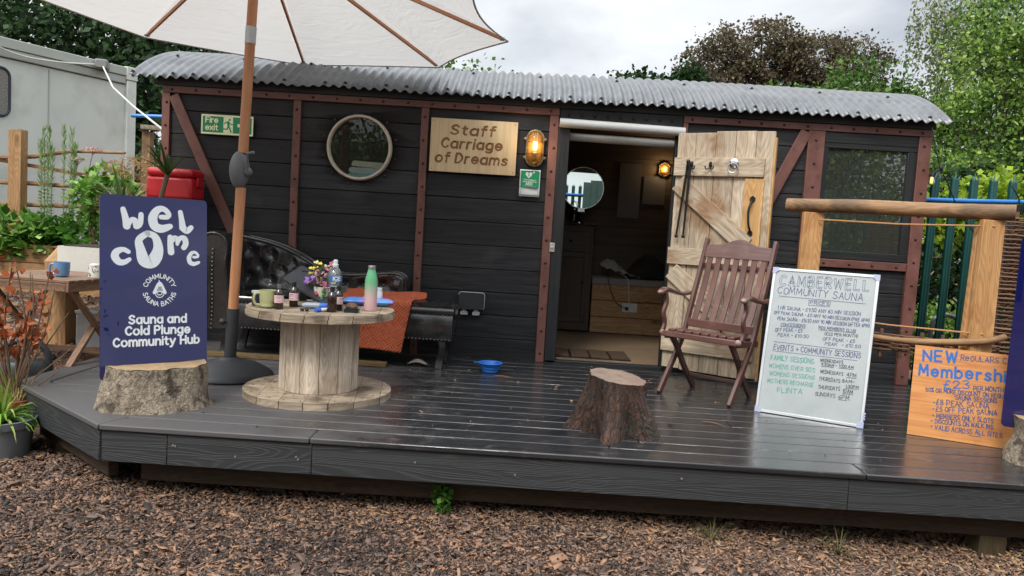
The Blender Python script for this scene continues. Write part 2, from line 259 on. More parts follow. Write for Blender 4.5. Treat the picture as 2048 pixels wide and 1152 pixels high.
# ------------------------------------------------------------------ stroke lettering
GL = {'A':'0,0 2,6 4,0;.8,2.2 3.2,2.2','B':'0,0 0,6;~0,6 2.4,6 3.4,4.6 2.4,3.2 0,3.2;~0,3.2 2.6,3.2 3.8,1.6 2.6,0 0,0','C':'~3.8,4.9 2.4,6 .6,4.9 0,3 .6,1.1 2.4,0 3.8,1.1',
'D':'0,0 0,6;~0,6 2.2,5.8 3.9,3 2.2,.2 0,0','E':'3.4,6 0,6 0,0 3.4,0;0,3.1 2.8,3.1','F':'3.4,6 0,6 0,0;0,3.1 2.8,3.1','G':'~3.8,4.9 2.4,6 .6,4.9 0,3 .6,1.1 2.4,0 3.8,1.2;3.8,1.2 3.8,2.8 2.4,2.8',
'H':'0,0 0,6;4,0 4,6;0,3 4,3','I':'0,0 0,6','J':'~2.6,6 2.6,1.6 1.3,0 0,1.2','K':'0,0 0,6;3.6,6 0,2.6;1.2,3.6 3.8,0','L':'0,6 0,0 3.4,0','M':'0,0 .4,6 2.4,1.5 4.4,6 4.8,0','N':'0,0 0,6 4,0 4,6',
'O':'@2,6 .4,5 0,3 .4,1 2,0 3.6,1 4,3 3.6,5','P':'0,0 0,6;~0,6 2.5,6 3.6,4.5 2.5,3 0,3','R':'0,0 0,6;~0,6 2.5,6 3.6,4.5 2.5,3 0,3;1.6,3 3.8,0','S':'~3.6,5 2,6 .3,4.8 .9,3.5 2.9,2.6 3.7,1.3 2,0 0,1',
'T':'0,6 4,6;2,6 2,0','U':'~0,6 0,2 .8,.4 2,0 3.2,.4 4,2 4,6','V':'0,6 2,0 4,6','W':'0,6 1.2,0 2.6,5 4,0 5.2,6','X':'0,6 4,0;4,6 0,0','Y':'0,6 2,3;4,6 2,3 2,0','Z':'0,6 4,6 0,0 4,0',
'0':'@1.7,6 .3,5 0,3 .3,1 1.7,0 3.1,1 3.4,3 3.1,5','1':'.2,4.8 1.2,6 1.2,0','2':'~0,4.6 1.6,6 3.2,4.6 2.2,2.6 0,0;0,0 3.6,0','3':'~.2,5.4 2,6 3,4.6 1.4,3.2;~1.4,3.2 3.4,2 2.4,.2 0,.6','4':'2.8,0 2.8,6 0,2 3.8,2',
'5':'3.2,6 .6,6 .3,3.4;~.3,3.4 2.2,3.8 3.4,2 2.2,.1 0,.6','6':'~3,5.8 1,4.4 .1,2 1.6,0 3.2,1.6 1.8,3.2 .3,2','7':'0,6 3.4,6 1,0','8':'@1.8,3.2 .4,4.6 1.8,6 3.2,4.6;@1.8,3.2 0,1.6 1.8,0 3.6,1.6','9':'~3.2,4.2 1.6,2.8 .2,4.4 1.6,6 3.2,4.6 2.4,0',
'£':'~3.4,5.2 2.4,6 1.2,5 1.2,3 0,0;0,0 3.4,0;0,2.8 2.4,2.8','+':'2,1.5 2,4.5;.5,3 3.5,3','-':'.3,3 2.7,3','(':'~1.2,6.6 0,3 1.2,-.6',')':'~0,6.6 1.2,3 0,-.6','.':'0,0 .15,0',"'":'0,6 0,4.8','%':'3.6,6 .4,0;@1,6 .2,5.2 1,4.4 1.8,5.2;@3,1.6 2.2,.8 3,0 3.8,.8','*':'0,3 .3,3',
'a':'@1.8,4.2 .5,3.5 0,2.1 .5,.7 1.8,0 3.1,.7 3.6,2.1 3.1,3.5;3.6,4.2 3.6,0','b':'@1.8,4.2 .5,3.5 0,2.1 .5,.7 1.8,0 3.1,.7 3.6,2.1 3.1,3.5;0,6.3 0,0','c':'~3.2,3.4 1.9,4.2 .5,3.5 0,2.1 .5,.7 1.9,0 3.2,.8','d':'@1.8,4.2 .5,3.5 0,2.1 .5,.7 1.8,0 3.1,.7 3.6,2.1 3.1,3.5;3.6,6.3 3.6,0',
'e':'0,2.1 3.6,2.1;~3.6,2.1 3.1,3.5 1.8,4.2 .5,3.5 0,2.1 .5,.7 1.9,0 3.3,.8','f':'~2.4,6.2 1.2,5.9 .9,4.6 .9,0;0,4.1 2.2,4.1','g':'@1.8,4.2 .5,3.5 0,2.1 .5,.7 1.8,0 3.1,.7 3.6,2.1 3.1,3.5;~3.6,4.2 3.6,-.4 2.8,-1.7 1.6,-1.9 .3,-1.4','h':'0,6.3 0,0;~0,2.4 .6,3.8 1.8,4.2 3,3.6 3.3,2.2 3.3,0',
'i':'0,4.2 0,0;0,5.8 0,5.9','l':'0,6.3 0,0','m':'0,4.2 0,0;~0,2.4 .5,3.8 1.5,4.2 2.5,3.5 2.7,2.2 2.7,0;~2.7,2.4 3.2,3.8 4.2,4.2 5.2,3.5 5.4,2.2 5.4,0','n':'0,4.2 0,0;~0,2.4 .6,3.8 1.8,4.2 3,3.6 3.3,2.2 3.3,0','o':'@1.9,4.2 .5,3.5 0,2.1 .5,.7 1.9,0 3.3,.7 3.8,2.1 3.3,3.5',
'p':'@1.8,4.2 .5,3.5 0,2.1 .5,.7 1.8,0 3.1,.7 3.6,2.1 3.1,3.5;0,4.2 0,-1.9','r':'0,4.2 0,0;~0,2.4 .6,3.8 1.6,4.2 2.2,4.1','s':'~2.9,3.5 1.6,4.2 .4,3.4 .9,2.5 2.4,1.8 2.9,.9 1.6,0 .1,.7','t':'1,5.6 1,.9 1.5,.1 2.4,.1;0,4.1 2.2,4.1','u':'~0,4.2 0,1.9 .4,.5 1.6,0 2.8,.5 3.3,1.8;3.3,4.2 3.3,0',
'q':'@1.8,4.2 .5,3.5 0,2.1 .5,.7 1.8,0 3.1,.7 3.6,2.1 3.1,3.5;3.6,4.2 3.6,-1.9','k':'0,6.3 0,0;3,4.2 0,1.6;1.1,2.5 3.2,0','v':'0,4.2 1.8,0 3.6,4.2','j':'~1,4.2 1,-1.2 0,-1.9','z':'0,4.2 3,4.2 0,0 3,0','w':'0,4.2 1.2,0 2.5,4 3.8,0 5,4.2','x':'0,4.2 3.2,0;3.2,4.2 0,0','y':'0,4.2 1.8,0;3.6,4.2 1.8,0 1,-1.7 0,-1.8'}
def glyph(ch):
    st=[]
    for q in GL[ch].split(';'):
        k=q[0]; P=[tuple(float(c) for c in p.split(',')) for p in q.lstrip('~@').split()]
        if k=='~': P=cat_rom(P,5)
        if k=='@': P=cat_rom(P,5,True)
        st.append(P)
    return st
LAY=[0]
def strip(mb, P, w, M, mi=0, z=0):
    """flat ribbon with round ends along a 2-D polyline; w scalar or list"""
    ws = list(w) if isinstance(w,(list,tuple)) else [w]*len(P)
    segs=[]; cur=[0]
    for i in range(1,len(P)):
        cur.append(i)
        if i<len(P)-1:
            a=math.atan2(P[i][1]-P[i-1][1],P[i][0]-P[i-1][0]); b=math.atan2(P[i+1][1]-P[i][1],P[i+1][0]-P[i][0]); d=abs((b-a+math.pi)%(2*math.pi)-math.pi)
            if d>R(48): segs.append(cur); cur=[i]
    segs.append(cur)
    for sg in segs:
        LAY[0]=(LAY[0]+1)%9; zz=z+LAY[0]*.00014
        Q=[P[i] for i in sg]; S=[ws[i]/2 for i in sg]; k=len(Q); L_=[];R_=[]
        if math.dist(Q[0],Q[-1])<1e-9 and k<3: continue
        for i in range(k):
            a=Q[max(i-1,0)]; b=Q[min(i+1,k-1)]; dx,dy=b[0]-a[0],b[1]-a[1]; d=math.hypot(dx,dy) or 1; nx,ny=-dy/d*S[i],dx/d*S[i]
            L_.append((Q[i][0]+nx,Q[i][1]+ny)); R_.append((Q[i][0]-nx,Q[i][1]-ny))
        a0=math.atan2(L_[0][1]-Q[0][1],L_[0][0]-Q[0][0]); a1=math.atan2(R_[-1][1]-Q[-1][1],R_[-1][0]-Q[-1][0])
        c0=[(Q[0][0]+S[0]*math.cos(a0+math.pi*i/6),Q[0][1]+S[0]*math.sin(a0+math.pi*i/6)) for i in range(1,6)]
        c1=[(Q[-1][0]+S[-1]*math.cos(a1+math.pi*i/6),Q[-1][1]+S[-1]*math.sin(a1+math.pi*i/6)) for i in range(1,6)]
        V=L_+R_+c0+c1; F=[(i,k+i,k+i+1,i+1) for i in range(k-1)]
        F.append([0]+[2*k+i for i in range(5)]+[k]); F.append([2*k-1]+[2*k+5+i for i in range(5)]+[k-1])
        mb.add([M@Vector((x,y,zz)) for x,y in V],F,[[(0,0)]*len(f) for f in F],False,mi)
def text(mb, s, p0, p1, h, w, M, mi=0, jit=0, outline=0, z=0, slant=0, sp=1.5):
    x=0; items=[]
    for ch in s:
        if ch==' ': x+=2.6; continue
        g=glyph(ch); wd=max(p[0] for q in g for p in q); items.append((x,g)); x+=wd+sp
    tot=x-sp; dx,dy=p1[0]-p0[0],p1[1]-p0[1]; ln=math.hypot(dx,dy); ex=(dx/ln,dy/ln); ey=(-ex[1],ex[0]); kx=ln/tot; ky=h/6
    for x0,g in items:
        jx,jy,js=(random.uniform(-jit,jit),random.uniform(-jit,jit),1+random.uniform(-jit,jit)*.25)
        for q in g:
            P=[]
            for a,b in q:
                a_=(x0+jx+a+slant*b)*kx; b_=(b*js+jy)*ky; P.append((p0[0]+ex[0]*a_+ey[0]*b_,p0[1]+ex[1]*a_+ey[1]*b_))
            if outline:
                k=len(P); A=[];B=[]
                for i in range(k):
                    a=P[max(i-1,0)]; b=P[min(i+1,k-1)]; ddx,ddy=b[0]-a[0],b[1]-a[1]; d=math.hypot(ddx,ddy) or 1; A.append((P[i][0]-ddy/d*outline,P[i][1]+ddx/d*outline)); B.append((P[i][0]+ddy/d*outline,P[i][1]-ddx/d*outline))
                strip(mb,A+B[::-1]+[A[0]],w,M,mi,z)
            else: strip(mb,P,w,M,mi,z)
def arctext(mb, s, cx, cy, r, a0, a1, h, w, M, mi=0, inner=False, z=0):
    x=0; items=[]
    for ch in s:
        if ch==' ': x+=2.6; continue
        g=glyph(ch); wd=max(p[0] for q in g for p in q); items.append((x,g)); x+=wd+1.5
    tot=x-1.5
    for x0,g in items:
        for q in g:
            P=[]
            for a,b in q:
                an=R(a0+(a1-a0)*(x0+a)/tot); rad=(r+h*(1-b/6)) if inner else (r+h*b/6); P.append((cx+rad*math.cos(an),cy+rad*math.sin(an)))
            strip(mb,P,w,M,mi,z)
# ------------------------------------------------------------------ shared materials
m_black = wood('tarred_boards', H('0e0e0f'), H('323234'), rough=(.46,.72), island=.3, bump=1, su=1.7, sv=30, c3=H('4c4c4c'), s3=2.6, t3=(.55,.75), f3=.4, spec=.35, knots=False)
m_blackp = mat('black_painted_timber', H('17181a'), H('272829'), scale=(2,30,1), rough=(.42,.6), bump=.35, bscale=(6,90,1), island=.12, spec=.4)
m_red = mat('oxide_red_paint', H('5b3830'), H('754d44'), scale=(6,9,1), rough=(.42,.6), bump=.3, bscale=(30,50,1), c3=H('3c2320'), s3=6, t3=(.58,.7), f3=.7, island=.08)
m_bolt = mat('bolt_iron', H('33201e'), H('4a2c28'), scale=(30,30,30), coord='Object', rough=(.4,.55), metal=.3)
m_galv = mat('galvanised_sheet', H('56585a'), H('7e8082'), scale=(2.2,9,1), rough=(.36,.52), metal=.7, bump=.12, bscale=(7,20,1), c3=H('56595d'), s3=5, t3=(.5,.72), f3=.7)
m_pine = wood('weathered_pine', H('9c8870'), H('c8b8a1'), rough=(.6,.78), island=.16, su=1.2, sv=26, c3=H('8a6440'), s3=4.2, t3=(.52,.68), f3=.75)
m_floor = wood('carriage_floor', H('6a5846'), H('8c7862'), rough=(.4,.6), island=.1)
m_inside = mat('dark_lining', H('54483e'), H('70635a'), scale=(1.5,18,1), rough=(.6,.8), bump=.3, island=.12)
m_iron = mat('black_iron', H('1c1b1b'), H('2c2a29'), scale=(20,20,20), coord='Object', rough=(.4,.6), metal=.5)
m_chrome = mat('polished_steel', H('c8c8c8'), H('d8d8d8'), coord='Object', rough=(.12,.22), metal=1)
m_glass = thin('window_glass', (.82,.86,.84,1), ior=1.75)
m_grey = mat('grey_tube_paint', H('a9aaa8'), H('bcbdba'), scale=(4,20,1), rough=(.35,.5))
m_white = mat('white_plastic', H('d5d7d6'), H('e0e2e0'), coord='Object', rough=(.3,.4))
def deckmat(name, c1, c2, dry, wet=(.06,.24), su=1.3, sv=46, bump=.4):
    m = mat(name, c1, c2, scale=(su,sv,1), rough=wet, bump=bump, bscale=(su*3,sv*5,1), island=.2, dist=.6, spec=.6, bdist=.002, c3=H('655c55'), s3=11, t3=(.6,.74), f3=.55)
    if 'd' in m: return m
    m['d']=1; t=m.node_tree; l=t.links.new; p=t.nodes['Principled BSDF']; col=p.inputs['Base Color'].links[0].from_socket; ro=p.inputs['Roughness'].links[0].from_socket
    g=N(t,'ShaderNodeNewGeometry'); sx=N(t,'ShaderNodeSeparateXYZ'); l(g.outputs['Position'],sx.inputs[0])
    nz=N(t,'ShaderNodeTexNoise'); nz.inputs['Scale'].default_value=2.9; nz.inputs['Detail'].default_value=9; nz.inputs['Roughness'].default_value=.7; l(g.outputs['Position'],nz.inputs['Vector'])
    r=N(t,'ShaderNodeMapRange'); r.inputs['From Min'].default_value=-2.0; r.inputs['From Max'].default_value=.1; r.inputs['To Min'].default_value=.62; r.inputs['To Max'].default_value=-.22; l(sx.outputs['X'],r.inputs['Value'])
    a=N(t,'ShaderNodeMath',operation='ADD'); l(r.outputs[0],a.inputs[0]); l(nz.outputs['Fac'],a.inputs[1])
    q=N(t,'ShaderNodeMapRange'); q.inputs['From Min'].default_value=.46; q.inputs['From Max'].default_value=.86; l(a.outputs[0],q.inputs['Value'])   # 0 wet .. 1 dry
    x=N(t,'ShaderNodeMix',data_type='RGBA'); l(q.outputs[0],x.inputs['Factor']); l(col,x.inputs['A']); x.inputs['B'].default_value=dry; l(x.outputs['Result'],p.inputs['Base Color'])
    y=N(t,'ShaderNodeMix',data_type='FLOAT'); l(q.outputs[0],y.inputs['Factor']); l(ro,y.inputs['A']); y.inputs['B'].default_value=.62; l(y.outputs['Result'],p.inputs['Roughness'])
    return m
m_deck = deckmat('wet_composite_deck', H('1c1d1f'), H('323335'), H('4f4d4d'))
def contour(name,base,line,base2,su=.75,sv=10,freq=66,rough=.6):
    m=mat(name,base,rough=(rough,rough)); t=m.node_tree; l=t.links.new; p=t.nodes['Principled BSDF']; tc=N(t,'ShaderNodeTexCoord'); mp=N(t,'ShaderNodeMapping'); mp.inputs['Scale'].default_value=(su,sv,1); l(tc.outputs['UV'],mp.inputs[0])
    n=N(t,'ShaderNodeTexNoise'); n.inputs['Scale'].default_value=1; n.inputs['Detail'].default_value=1.6; n.inputs['Roughness'].default_value=.42; n.inputs['Distortion'].default_value=.5; l(mp.outputs[0],n.inputs['Vector'])
    k=N(t,'ShaderNodeMath',operation='MULTIPLY'); k.inputs[1].default_value=freq*2.2; l(n.outputs['Fac'],k.inputs[0]); s_=N(t,'ShaderNodeMath',operation='SINE'); l(k.outputs[0],s_.inputs[0])
    n2=N(t,'ShaderNodeTexNoise'); n2.inputs['Scale'].default_value=1; n2.inputs['Detail'].default_value=5; m2=N(t,'ShaderNodeMapping'); m2.inputs['Scale'].default_value=(9,140,1); l(tc.outputs['UV'],m2.inputs[0]); l(m2.outputs[0],n2.inputs['Vector'])
    q=N(t,'ShaderNodeMath',operation='MULTIPLY_ADD'); q.inputs[1].default_value=.5; q.inputs[2].default_value=.5; l(s_.outputs[0],q.inputs[0]); pw=N(t,'ShaderNodeMath',operation='POWER'); pw.inputs[1].default_value=3; l(q.outputs[0],pw.inputs[0]); mm=N(t,'ShaderNodeMath',operation='MULTIPLY'); l(pw.outputs[0],mm.inputs[0]); l(n2.outputs['Fac'],mm.inputs[1])
    n3=N(t,'ShaderNodeTexNoise'); n3.inputs['Scale'].default_value=1.6; n3.inputs['Detail'].default_value=6; l(tc.outputs['Object'],n3.inputs['Vector']); b=N(t,'ShaderNodeMix',data_type='RGBA'); b.inputs['A'].default_value=base; b.inputs['B'].default_value=base2; l(n3.outputs['Fac'],b.inputs['Factor'])
    a=N(t,'ShaderNodeMix',data_type='RGBA'); l(mm.outputs[0],a.inputs['Factor']); l(b.outputs['Result'],a.inputs['A']); a.inputs['B'].default_value=line; l(a.outputs['Result'],p.inputs['Base Color'])
    bp=N(t,'ShaderNodeBump'); bp.inputs['Strength'].default_value=.6; bp.inputs['Distance'].default_value=.003; l(mm.outputs[0],bp.inputs['Height']); l(bp.outputs[0],p.inputs['Normal']); return m
m_fascia = contour('embossed_fascia', H('252628'), H('3f4142'), H('323436'))
m_beam = wood('joist_timber', H('2c2119'), H('453525'), island=.1, rough=(.7,.85))

# ------------------------------------------------------------------ ground and wood chips
def sst(a,b,x):
    t=np.clip((x-a)/(b-a),0,1); return t*t*(3-2*t)
def gz(x,y):
    x=np.asarray(x,float); y=np.asarray(y,float)
    z=-.375-.012*(x+0)+.015*np.sin(x*2.1+1)*np.cos(y*2.7)
    z=z+sst(-1.75,-.5,y)*sst(-2.55,-3.05,x)*.36 + sst(.2,2,y)*sst(-2.9,-3.6,x)*.10
    return z-.0*sst(-2.6,-2.2,y)
xs=np.unique(np.concatenate([np.linspace(-120,-6,20),np.linspace(-6,6,110),np.linspace(6,120,20)])); ys=np.unique(np.concatenate([np.linspace(-60,-5,14),np.linspace(-5,5,90),np.linspace(5,160,24)]))
X,Y=np.meshgrid(xs,ys); V=np.stack([X,Y,gz(X,Y)-.006],-1).reshape(-1,3); nx=len(xs); i,j=np.meshgrid(np.arange(nx-1),np.arange(len(ys)-1)); a=(j*nx+i).ravel(); F=np.stack([a,a+1,a+nx+1,a+nx],1)
m_ground=mat('chip_mulch_ground',H('3a2a20'),H('7a5a44'),scale=(34,34,34),coord='Object',rough=(.75,.9),bump=.8,bscale=(60,60,60),bdist=.02,c3=H('2c221c'),s3=2.0,f3=.5)
tag(npmesh('ground',V,F,m_ground,smooth=True),kind='structure')
def chipmat():
    m=bpy.data.materials.new('wood_chips'); m.use_nodes=True; t=m.node_tree; l=t.links.new; p=t.nodes['Principled BSDF']
    g=N(t,'ShaderNodeNewGeometry'); cr=N(t,'ShaderNodeValToRGB'); e=cr.color_ramp.elements
    cols=['2c2420','44362e','5c4a40','6a584d','54463d','7c6050','8e6a50','9d7759','6e625c','ae8a66','c2a27c']
    while len(e)<len(cols): e.new(.5)
    for k,c in enumerate(cols): e[k].position=k/(len(cols)-1); e[k].color=H(c)
    nz=N(t,'ShaderNodeTexNoise'); nz.inputs['Scale'].default_value=1.6; nz.inputs['Detail'].default_value=4; l(g.outputs['Position'],nz.inputs['Vector'])
    sx=N(t,'ShaderNodeSeparateXYZ'); l(g.outputs['Position'],sx.inputs[0]); r=N(t,'ShaderNodeMapRange'); r.inputs['From Min'].default_value=-2; r.inputs['From Max'].default_value=2; r.inputs['To Min'].default_value=-.12; r.inputs['To Max'].default_value=.10; l(sx.outputs['X'],r.inputs['Value'])
    r2=N(t,'ShaderNodeMapRange'); r2.inputs['From Min'].default_value=-2.75; r2.inputs['From Max'].default_value=-2.35; r2.inputs['To Min'].default_value=-.02; r2.inputs['To Max'].default_value=.17; l(sx.outputs['Y'],r2.inputs['Value'])
    a=N(t,'ShaderNodeMath',operation='MULTIPLY_ADD'); a.inputs[1].default_value=.7; l(nz.outputs['Fac'],a.inputs[0]); l(r.outputs[0],a.inputs[2])
    b=N(t,'ShaderNodeMath',operation='MULTIPLY_ADD'); b.inputs[1].default_value=.85; l(g.outputs['Random Per Island'],b.inputs[0]); l(a.outputs[0],b.inputs[2])
    c=N(t,'ShaderNodeMath',operation='ADD'); l(b.outputs[0],c.inputs[0]); l(r2.outputs[0],c.inputs[1]); d=N(t,'ShaderNodeMath',operation='SUBTRACT'); d.inputs[1].default_value=.44; l(c.outputs[0],d.inputs[0]); l(d.outputs[0],cr.inputs[0]); l(cr.outputs[0],p.inputs['Base Color'])
    p.inputs['Roughness'].default_value=.62; p.inputs['Specular IOR Level'].default_value=.4
    tc=N(t,'ShaderNodeTexCoord'); n2=N(t,'ShaderNodeTexNoise'); n2.inputs['Scale'].default_value=160; l(tc.outputs['Object'],n2.inputs['Vector']); bp=N(t,'ShaderNodeBump'); bp.inputs['Strength'].default_value=.5; bp.inputs['Distance'].default_value=.002; l(n2.outputs['Fac'],bp.inputs['Height']); l(bp.outputs[0],p.inputs['Normal'])
    return m
def chips(P, size, tilt=.35):
    n=len(P); L_=size*NR.lognormal(0,.42,n); Wd=L_*NR.uniform(.13,.48,n); T=NR.uniform(.002,.005,n); yaw_=NR.uniform(0,2*np.pi,n)
    ax=NR.normal(0,tilt,n); ay=NR.normal(0,tilt,n)
    base=np.array([[-.5,-.5],[.5,-.5],[.5,.5],[-.5,.5]]); q=base[None]+NR.uniform(-.17,.17,(n,4,2)); q[:,:,0]*=L_[:,None]; q[:,:,1]*=Wd[:,None]
    loc=np.concatenate([np.concatenate([q,np.zeros((n,4,1))],2),np.concatenate([q*.93,np.broadcast_to(T[:,None,None],(n,4,1))],2)],1)
    cx,sx_,cy,sy_=np.cos(ax),np.sin(ax),np.cos(ay),np.sin(ay); x,y,z=loc[...,0],loc[...,1],loc[...,2]
    y,z=y*cx[:,None]-z*sx_[:,None], y*sx_[:,None]+z*cx[:,None]; x,z=x*cy[:,None]+z*sy_[:,None], -x*sy_[:,None]+z*cy[:,None]
    c,s=np.cos(yaw_)[:,None],np.sin(yaw_)[:,None]; x,y=x*c-y*s,x*s+y*c
    V=np.stack([x,y,z],-1)+P[:,None,:]; f=np.array([[4,5,6,7],[0,1,5,4],[1,2,6,5],[2,3,7,6],[3,0,4,7]])
    return V.reshape(-1,3),(f[None]+8*np.arange(n)[:,None,None]).reshape(-1,4)
m_chips=chipmat()
def scatter(n,x0,x1,y0,y1): 
    x=NR.uniform(x0,x1,n); y=NR.uniform(y0,y1,n); return x,y
x,y=scatter(62000,-2.75,2.75,-3.45,-1.95); V1,F1=chips(np.stack([x,y,gz(x,y)+NR.uniform(-.006,.02,len(x))],1),.0175)
x,y=scatter(1900,-2.75,2.75,-3.45,-2.1); V2,F2=chips(np.stack([x,y,gz(x,y)+NR.uniform(.006,.022,len(x))],1),.026,.25)
x,y=scatter(15000,-5.6,-2.5,-2.6,2.2); V3,F3=chips(np.stack([x,y,gz(x,y)+NR.uniform(-.004,.016,len(x))],1),.03)
x,y=scatter(6000,2.4,5,-3.2,.3); V4,F4=chips(np.stack([x,y,gz(x,y)+NR.uniform(-.004,.016,len(x))],1),.03)
Fs=[F1,F2+len(V1),F3+len(V1)+len(V2),F4+len(V1)+len(V2)+len(V3)]
tag(npmesh('wood_chips',np.concatenate([V1,V2,V3,V4]),np.concatenate(Fs),m_chips),'brown and tan wood chips covering the ground before the deck','wood chips',kind='stuff')

# ------------------------------------------------------------------ deck
deck=thing('timber_deck','dark wet composite deck platform along the front of the carriage','deck')
XL,XR,YF,YB=-2.80,3.35,-2.45,.03; DC=(-1.93,-2.45); DL=(-2.80,-1.72)    # diagonal corner cut
def xleft(y,inset=0):
    if y>DL[1]: return XL+inset
    t=(y-DC[1])/(DL[1]-DC[1]); return DC[0]+t*(DL[0]-DC[0])+inset*1.35
mb=MB(); y=YF+.150; w=.140; g=.006
def plank(x0a,x0b,x1,y0,y1):
    mb.hexa([(x0a,y0,-.026),(x1,y0,-.026),(x1,y1,-.026),(x0b,y1,-.026),(x0a,y0,0),(x1,y0,0),(x1,y1,0),(x0b,y1,0)],long=0)
while y<YB-.02:
    y1=min(y+w,YB); cuts=sorted(random.uniform(-1.2,3) for _ in range(random.choice([1,2]))); xa,xb=xleft(y,.155),xleft(y1,.155); p=None
    for c in cuts+[XR]:
        if p is None: plank(xa,xb,c-.002,y,y1)
        else: plank(p,p,c-.002,y,y1)
        p=c+.002
    y=y1+g
mb.build('deck_boards',m_deck,deck,bevel=.004)
mb=MB()
def edgeb(p,q,ins):  # border boards, mitred
    pass
a=1.35*.148
for x0,x1 in ((DC[0]-.006,-.95),(-.947,1.62),(1.623,XR)):
    xa=x0+ (.062 if x0<-1.5 else 0); mb.hexa([(x0,YF-.02,-.028),(x1,YF-.02,-.028),(x1,YF+.144,-.028),(xa,YF+.144,-.028),(x0,YF-.02,.0),(x1,YF-.02,.0),(x1,YF+.144,.0),(xa,YF+.144,.0)],long=0)
dn=Vector((DL[0]-DC[0],DL[1]-DC[1],0)).normalized(); pn=Vector((dn.y,-dn.x,0))   # pn points inward (+x,+y)
o=Vector((DC[0],DC[1],0)); q=Vector((DL[0],DL[1],0)); 
A=[Vector((DC[0]-.012,YF-.02,0)), q-pn*.02+Vector((0,-.004,0)), q+Vector((.145,.055,0)), Vector((DC[0]+.055,YF+.144,0))]
mb.hexa([v+Vector((0,0,-.028)) for v in (A[0],A[1],A[2],A[3])]+list(A),long=0)
mb.hexa([(XL-.02,DL[1],-.028),(XL+.14,DL[1]+.06,-.028),(XL+.14,.03,-.028),(XL-.02,.03,-.028),(XL-.02,DL[1],0),(XL+.14,DL[1]+.06,0),(XL+.14,.03,0),(XL-.02,.03,0)],long=1)
mb.build('edge_board',m_deck,deck,bevel=.006)
mb=MB()
for x0,x1 in ((DC[0]+.002,-1.62),(-1.618,-.94),(-.938,1.55),(1.552,XR)): mb.b2((x0,YF-.006,-.178),(x1,YF+.018,-.031),long=0)
d3=Vector((0,0,1)); mb.bar(Vector((DC[0],DC[1],-.105))+dn*.004, Vector((DL[0],DL[1],-.105)), .024,.147,(0,0,1))
mb.b2((XL-.004,DL[1]+.01,-.178),(XL+.018,YB,-.031),long=1)
mb.build('fascia',m_fascia,deck,bevel=.003)
mb=MB()
for _ in range(9):
    x=random.uniform(-1.7,3); mb.lathe([(.006,0),(.005,.003),(1e-4,.0035)],8,frame_M((x,YF-.006,-.1+random.uniform(-.02,.02)),(1,0,0),(0,0,1)))
mb.build('fascia_screws',mat('zinc_screw',H('9a958a'),rough=(.3,.4),metal=.6),deck)
mb=MB(); mb.b2((-1.8,-2.33,-.30),(XR,-2.27,-.18),long=0); mb.b2((-2.3,-2.0,-.30),(XR,-1.95,-.18),long=0)
for xx in (-1,.2,1.4,2.6): mb.b2((xx,-2.26,-.29),(xx+.05,0,-.19),long=1)
mb.bar((-1.95,-2.30,-.24),(-2.68,-1.68,-.24),.05,.12); mb.build('beam',m_beam,deck,bevel=.003)
mpost=wood('treated_post',H('3a3020'),H('54462e'),island=.1,rough=(.6,.8))
for x,y in ((2.31,-2.268),(-2.45,-1.80),(.3,-2.15),(-1.2,-2.15)):
    mb=MB(); mb.b2((x-.06,y-.06,-.62),(x+.07,y+.06,-.301 if y<-2 else -.18),long=2); mb.build('post',mpost,deck,bevel=.006)

# ------------------------------------------------------------------ carriage
car=thing('railway_carriage','black boarded railway carriage hut with oxide red framing and curved corrugated roof','carriage')
XA,XB,HT,YB2=-2.85,3.0,1.94,2.2; PO=.055
bays=[(-2.80,-1.84),(-1.78,-.86),(-.80,.122),(1.165,2.06),(2.2,2.9)]
mb=MB(); hb=.179
for bi,(x0,x1) in enumerate(bays):
    z=-.02; top=1.90 if bi<4 else .872
    if bi==4: top=.872
    while z<top-.01:
        z1=min(z+hb,top); mb.b2((x0-.025,.028,z+.0022),(x1+.025,.055,z1-.0022),long=0); z=z1
wall=mb.build('wall',m_black,car,bevel=.004,seg=2)
# porthole cut
cm=MB(); cm.lathe([(.252,-.2),(.252,.2)],64,frame_M((-1.325,.04,1.565),(1,0,0),(0,0,1))); cut=cm.build('cutter',m_black)
bo=wall.modifiers.new('c','BOOLEAN'); bo.object=cut; bo.operation='DIFFERENCE'; bo.solver='EXACT'
dg=bpy.context.evaluated_depsgraph_get(); me=bpy.data.meshes.new_from_object(wall.evaluated_get(dg)); wall.modifiers.clear(); wall.data=me; bpy.data.objects.remove(cut)
mb=MB() # backing skin, ends and back
def skin(x0,x1,z0,z1): mb.b2((x0,.057,z0),(x1,.075,z1),long=0)
skin(-2.84,-1.60,-.02,1.92); skin(-1.05,.13,-.02,1.92); skin(-1.60,-1.05,-.02,1.29); skin(-1.60,-1.05,1.84,1.92); skin(1.15,2.14,-.02,1.92); skin(2.14,2.95,-.02,.95); skin(2.14,2.95,1.82,1.92)
for x0,x1 in ((XA,XA+.03),(XB-.03,XB)):
    z=-.02
    while z<1.99: mb.b2((x0,.06,z+.002),(x1,YB2,min(z+.179,2.0)-.002),long=1); z+=.179
z=-.02
while z<1.99: mb.b2((XA+.03,YB2-.03,z+.002),(XB-.03,YB2,min(z+.179,2.0)-.002),long=0); z+=.179
rise=.37; RW=2.38; RR=(rise**2+(RW/2)**2)/(2*rise); RYC=RW/2-.09; RZC=2.0+rise-RR
def rarc(y,off=0): return RZC+math.sqrt(max((RR+off)**2-(y-RYC)**2,0))
for xe in (XA+.002,XB-.032):
    poly=[(.06,2.0)]+[(yy,rarc(yy,-.03)) for yy in np.linspace(.06,YB2,20)]+[(YB2,2.0)]
    mb.prism(poly,.03,frame_M((xe,0,0),(0,1,0),(0,0,1)))
mb.build('end_wall',m_black,car)
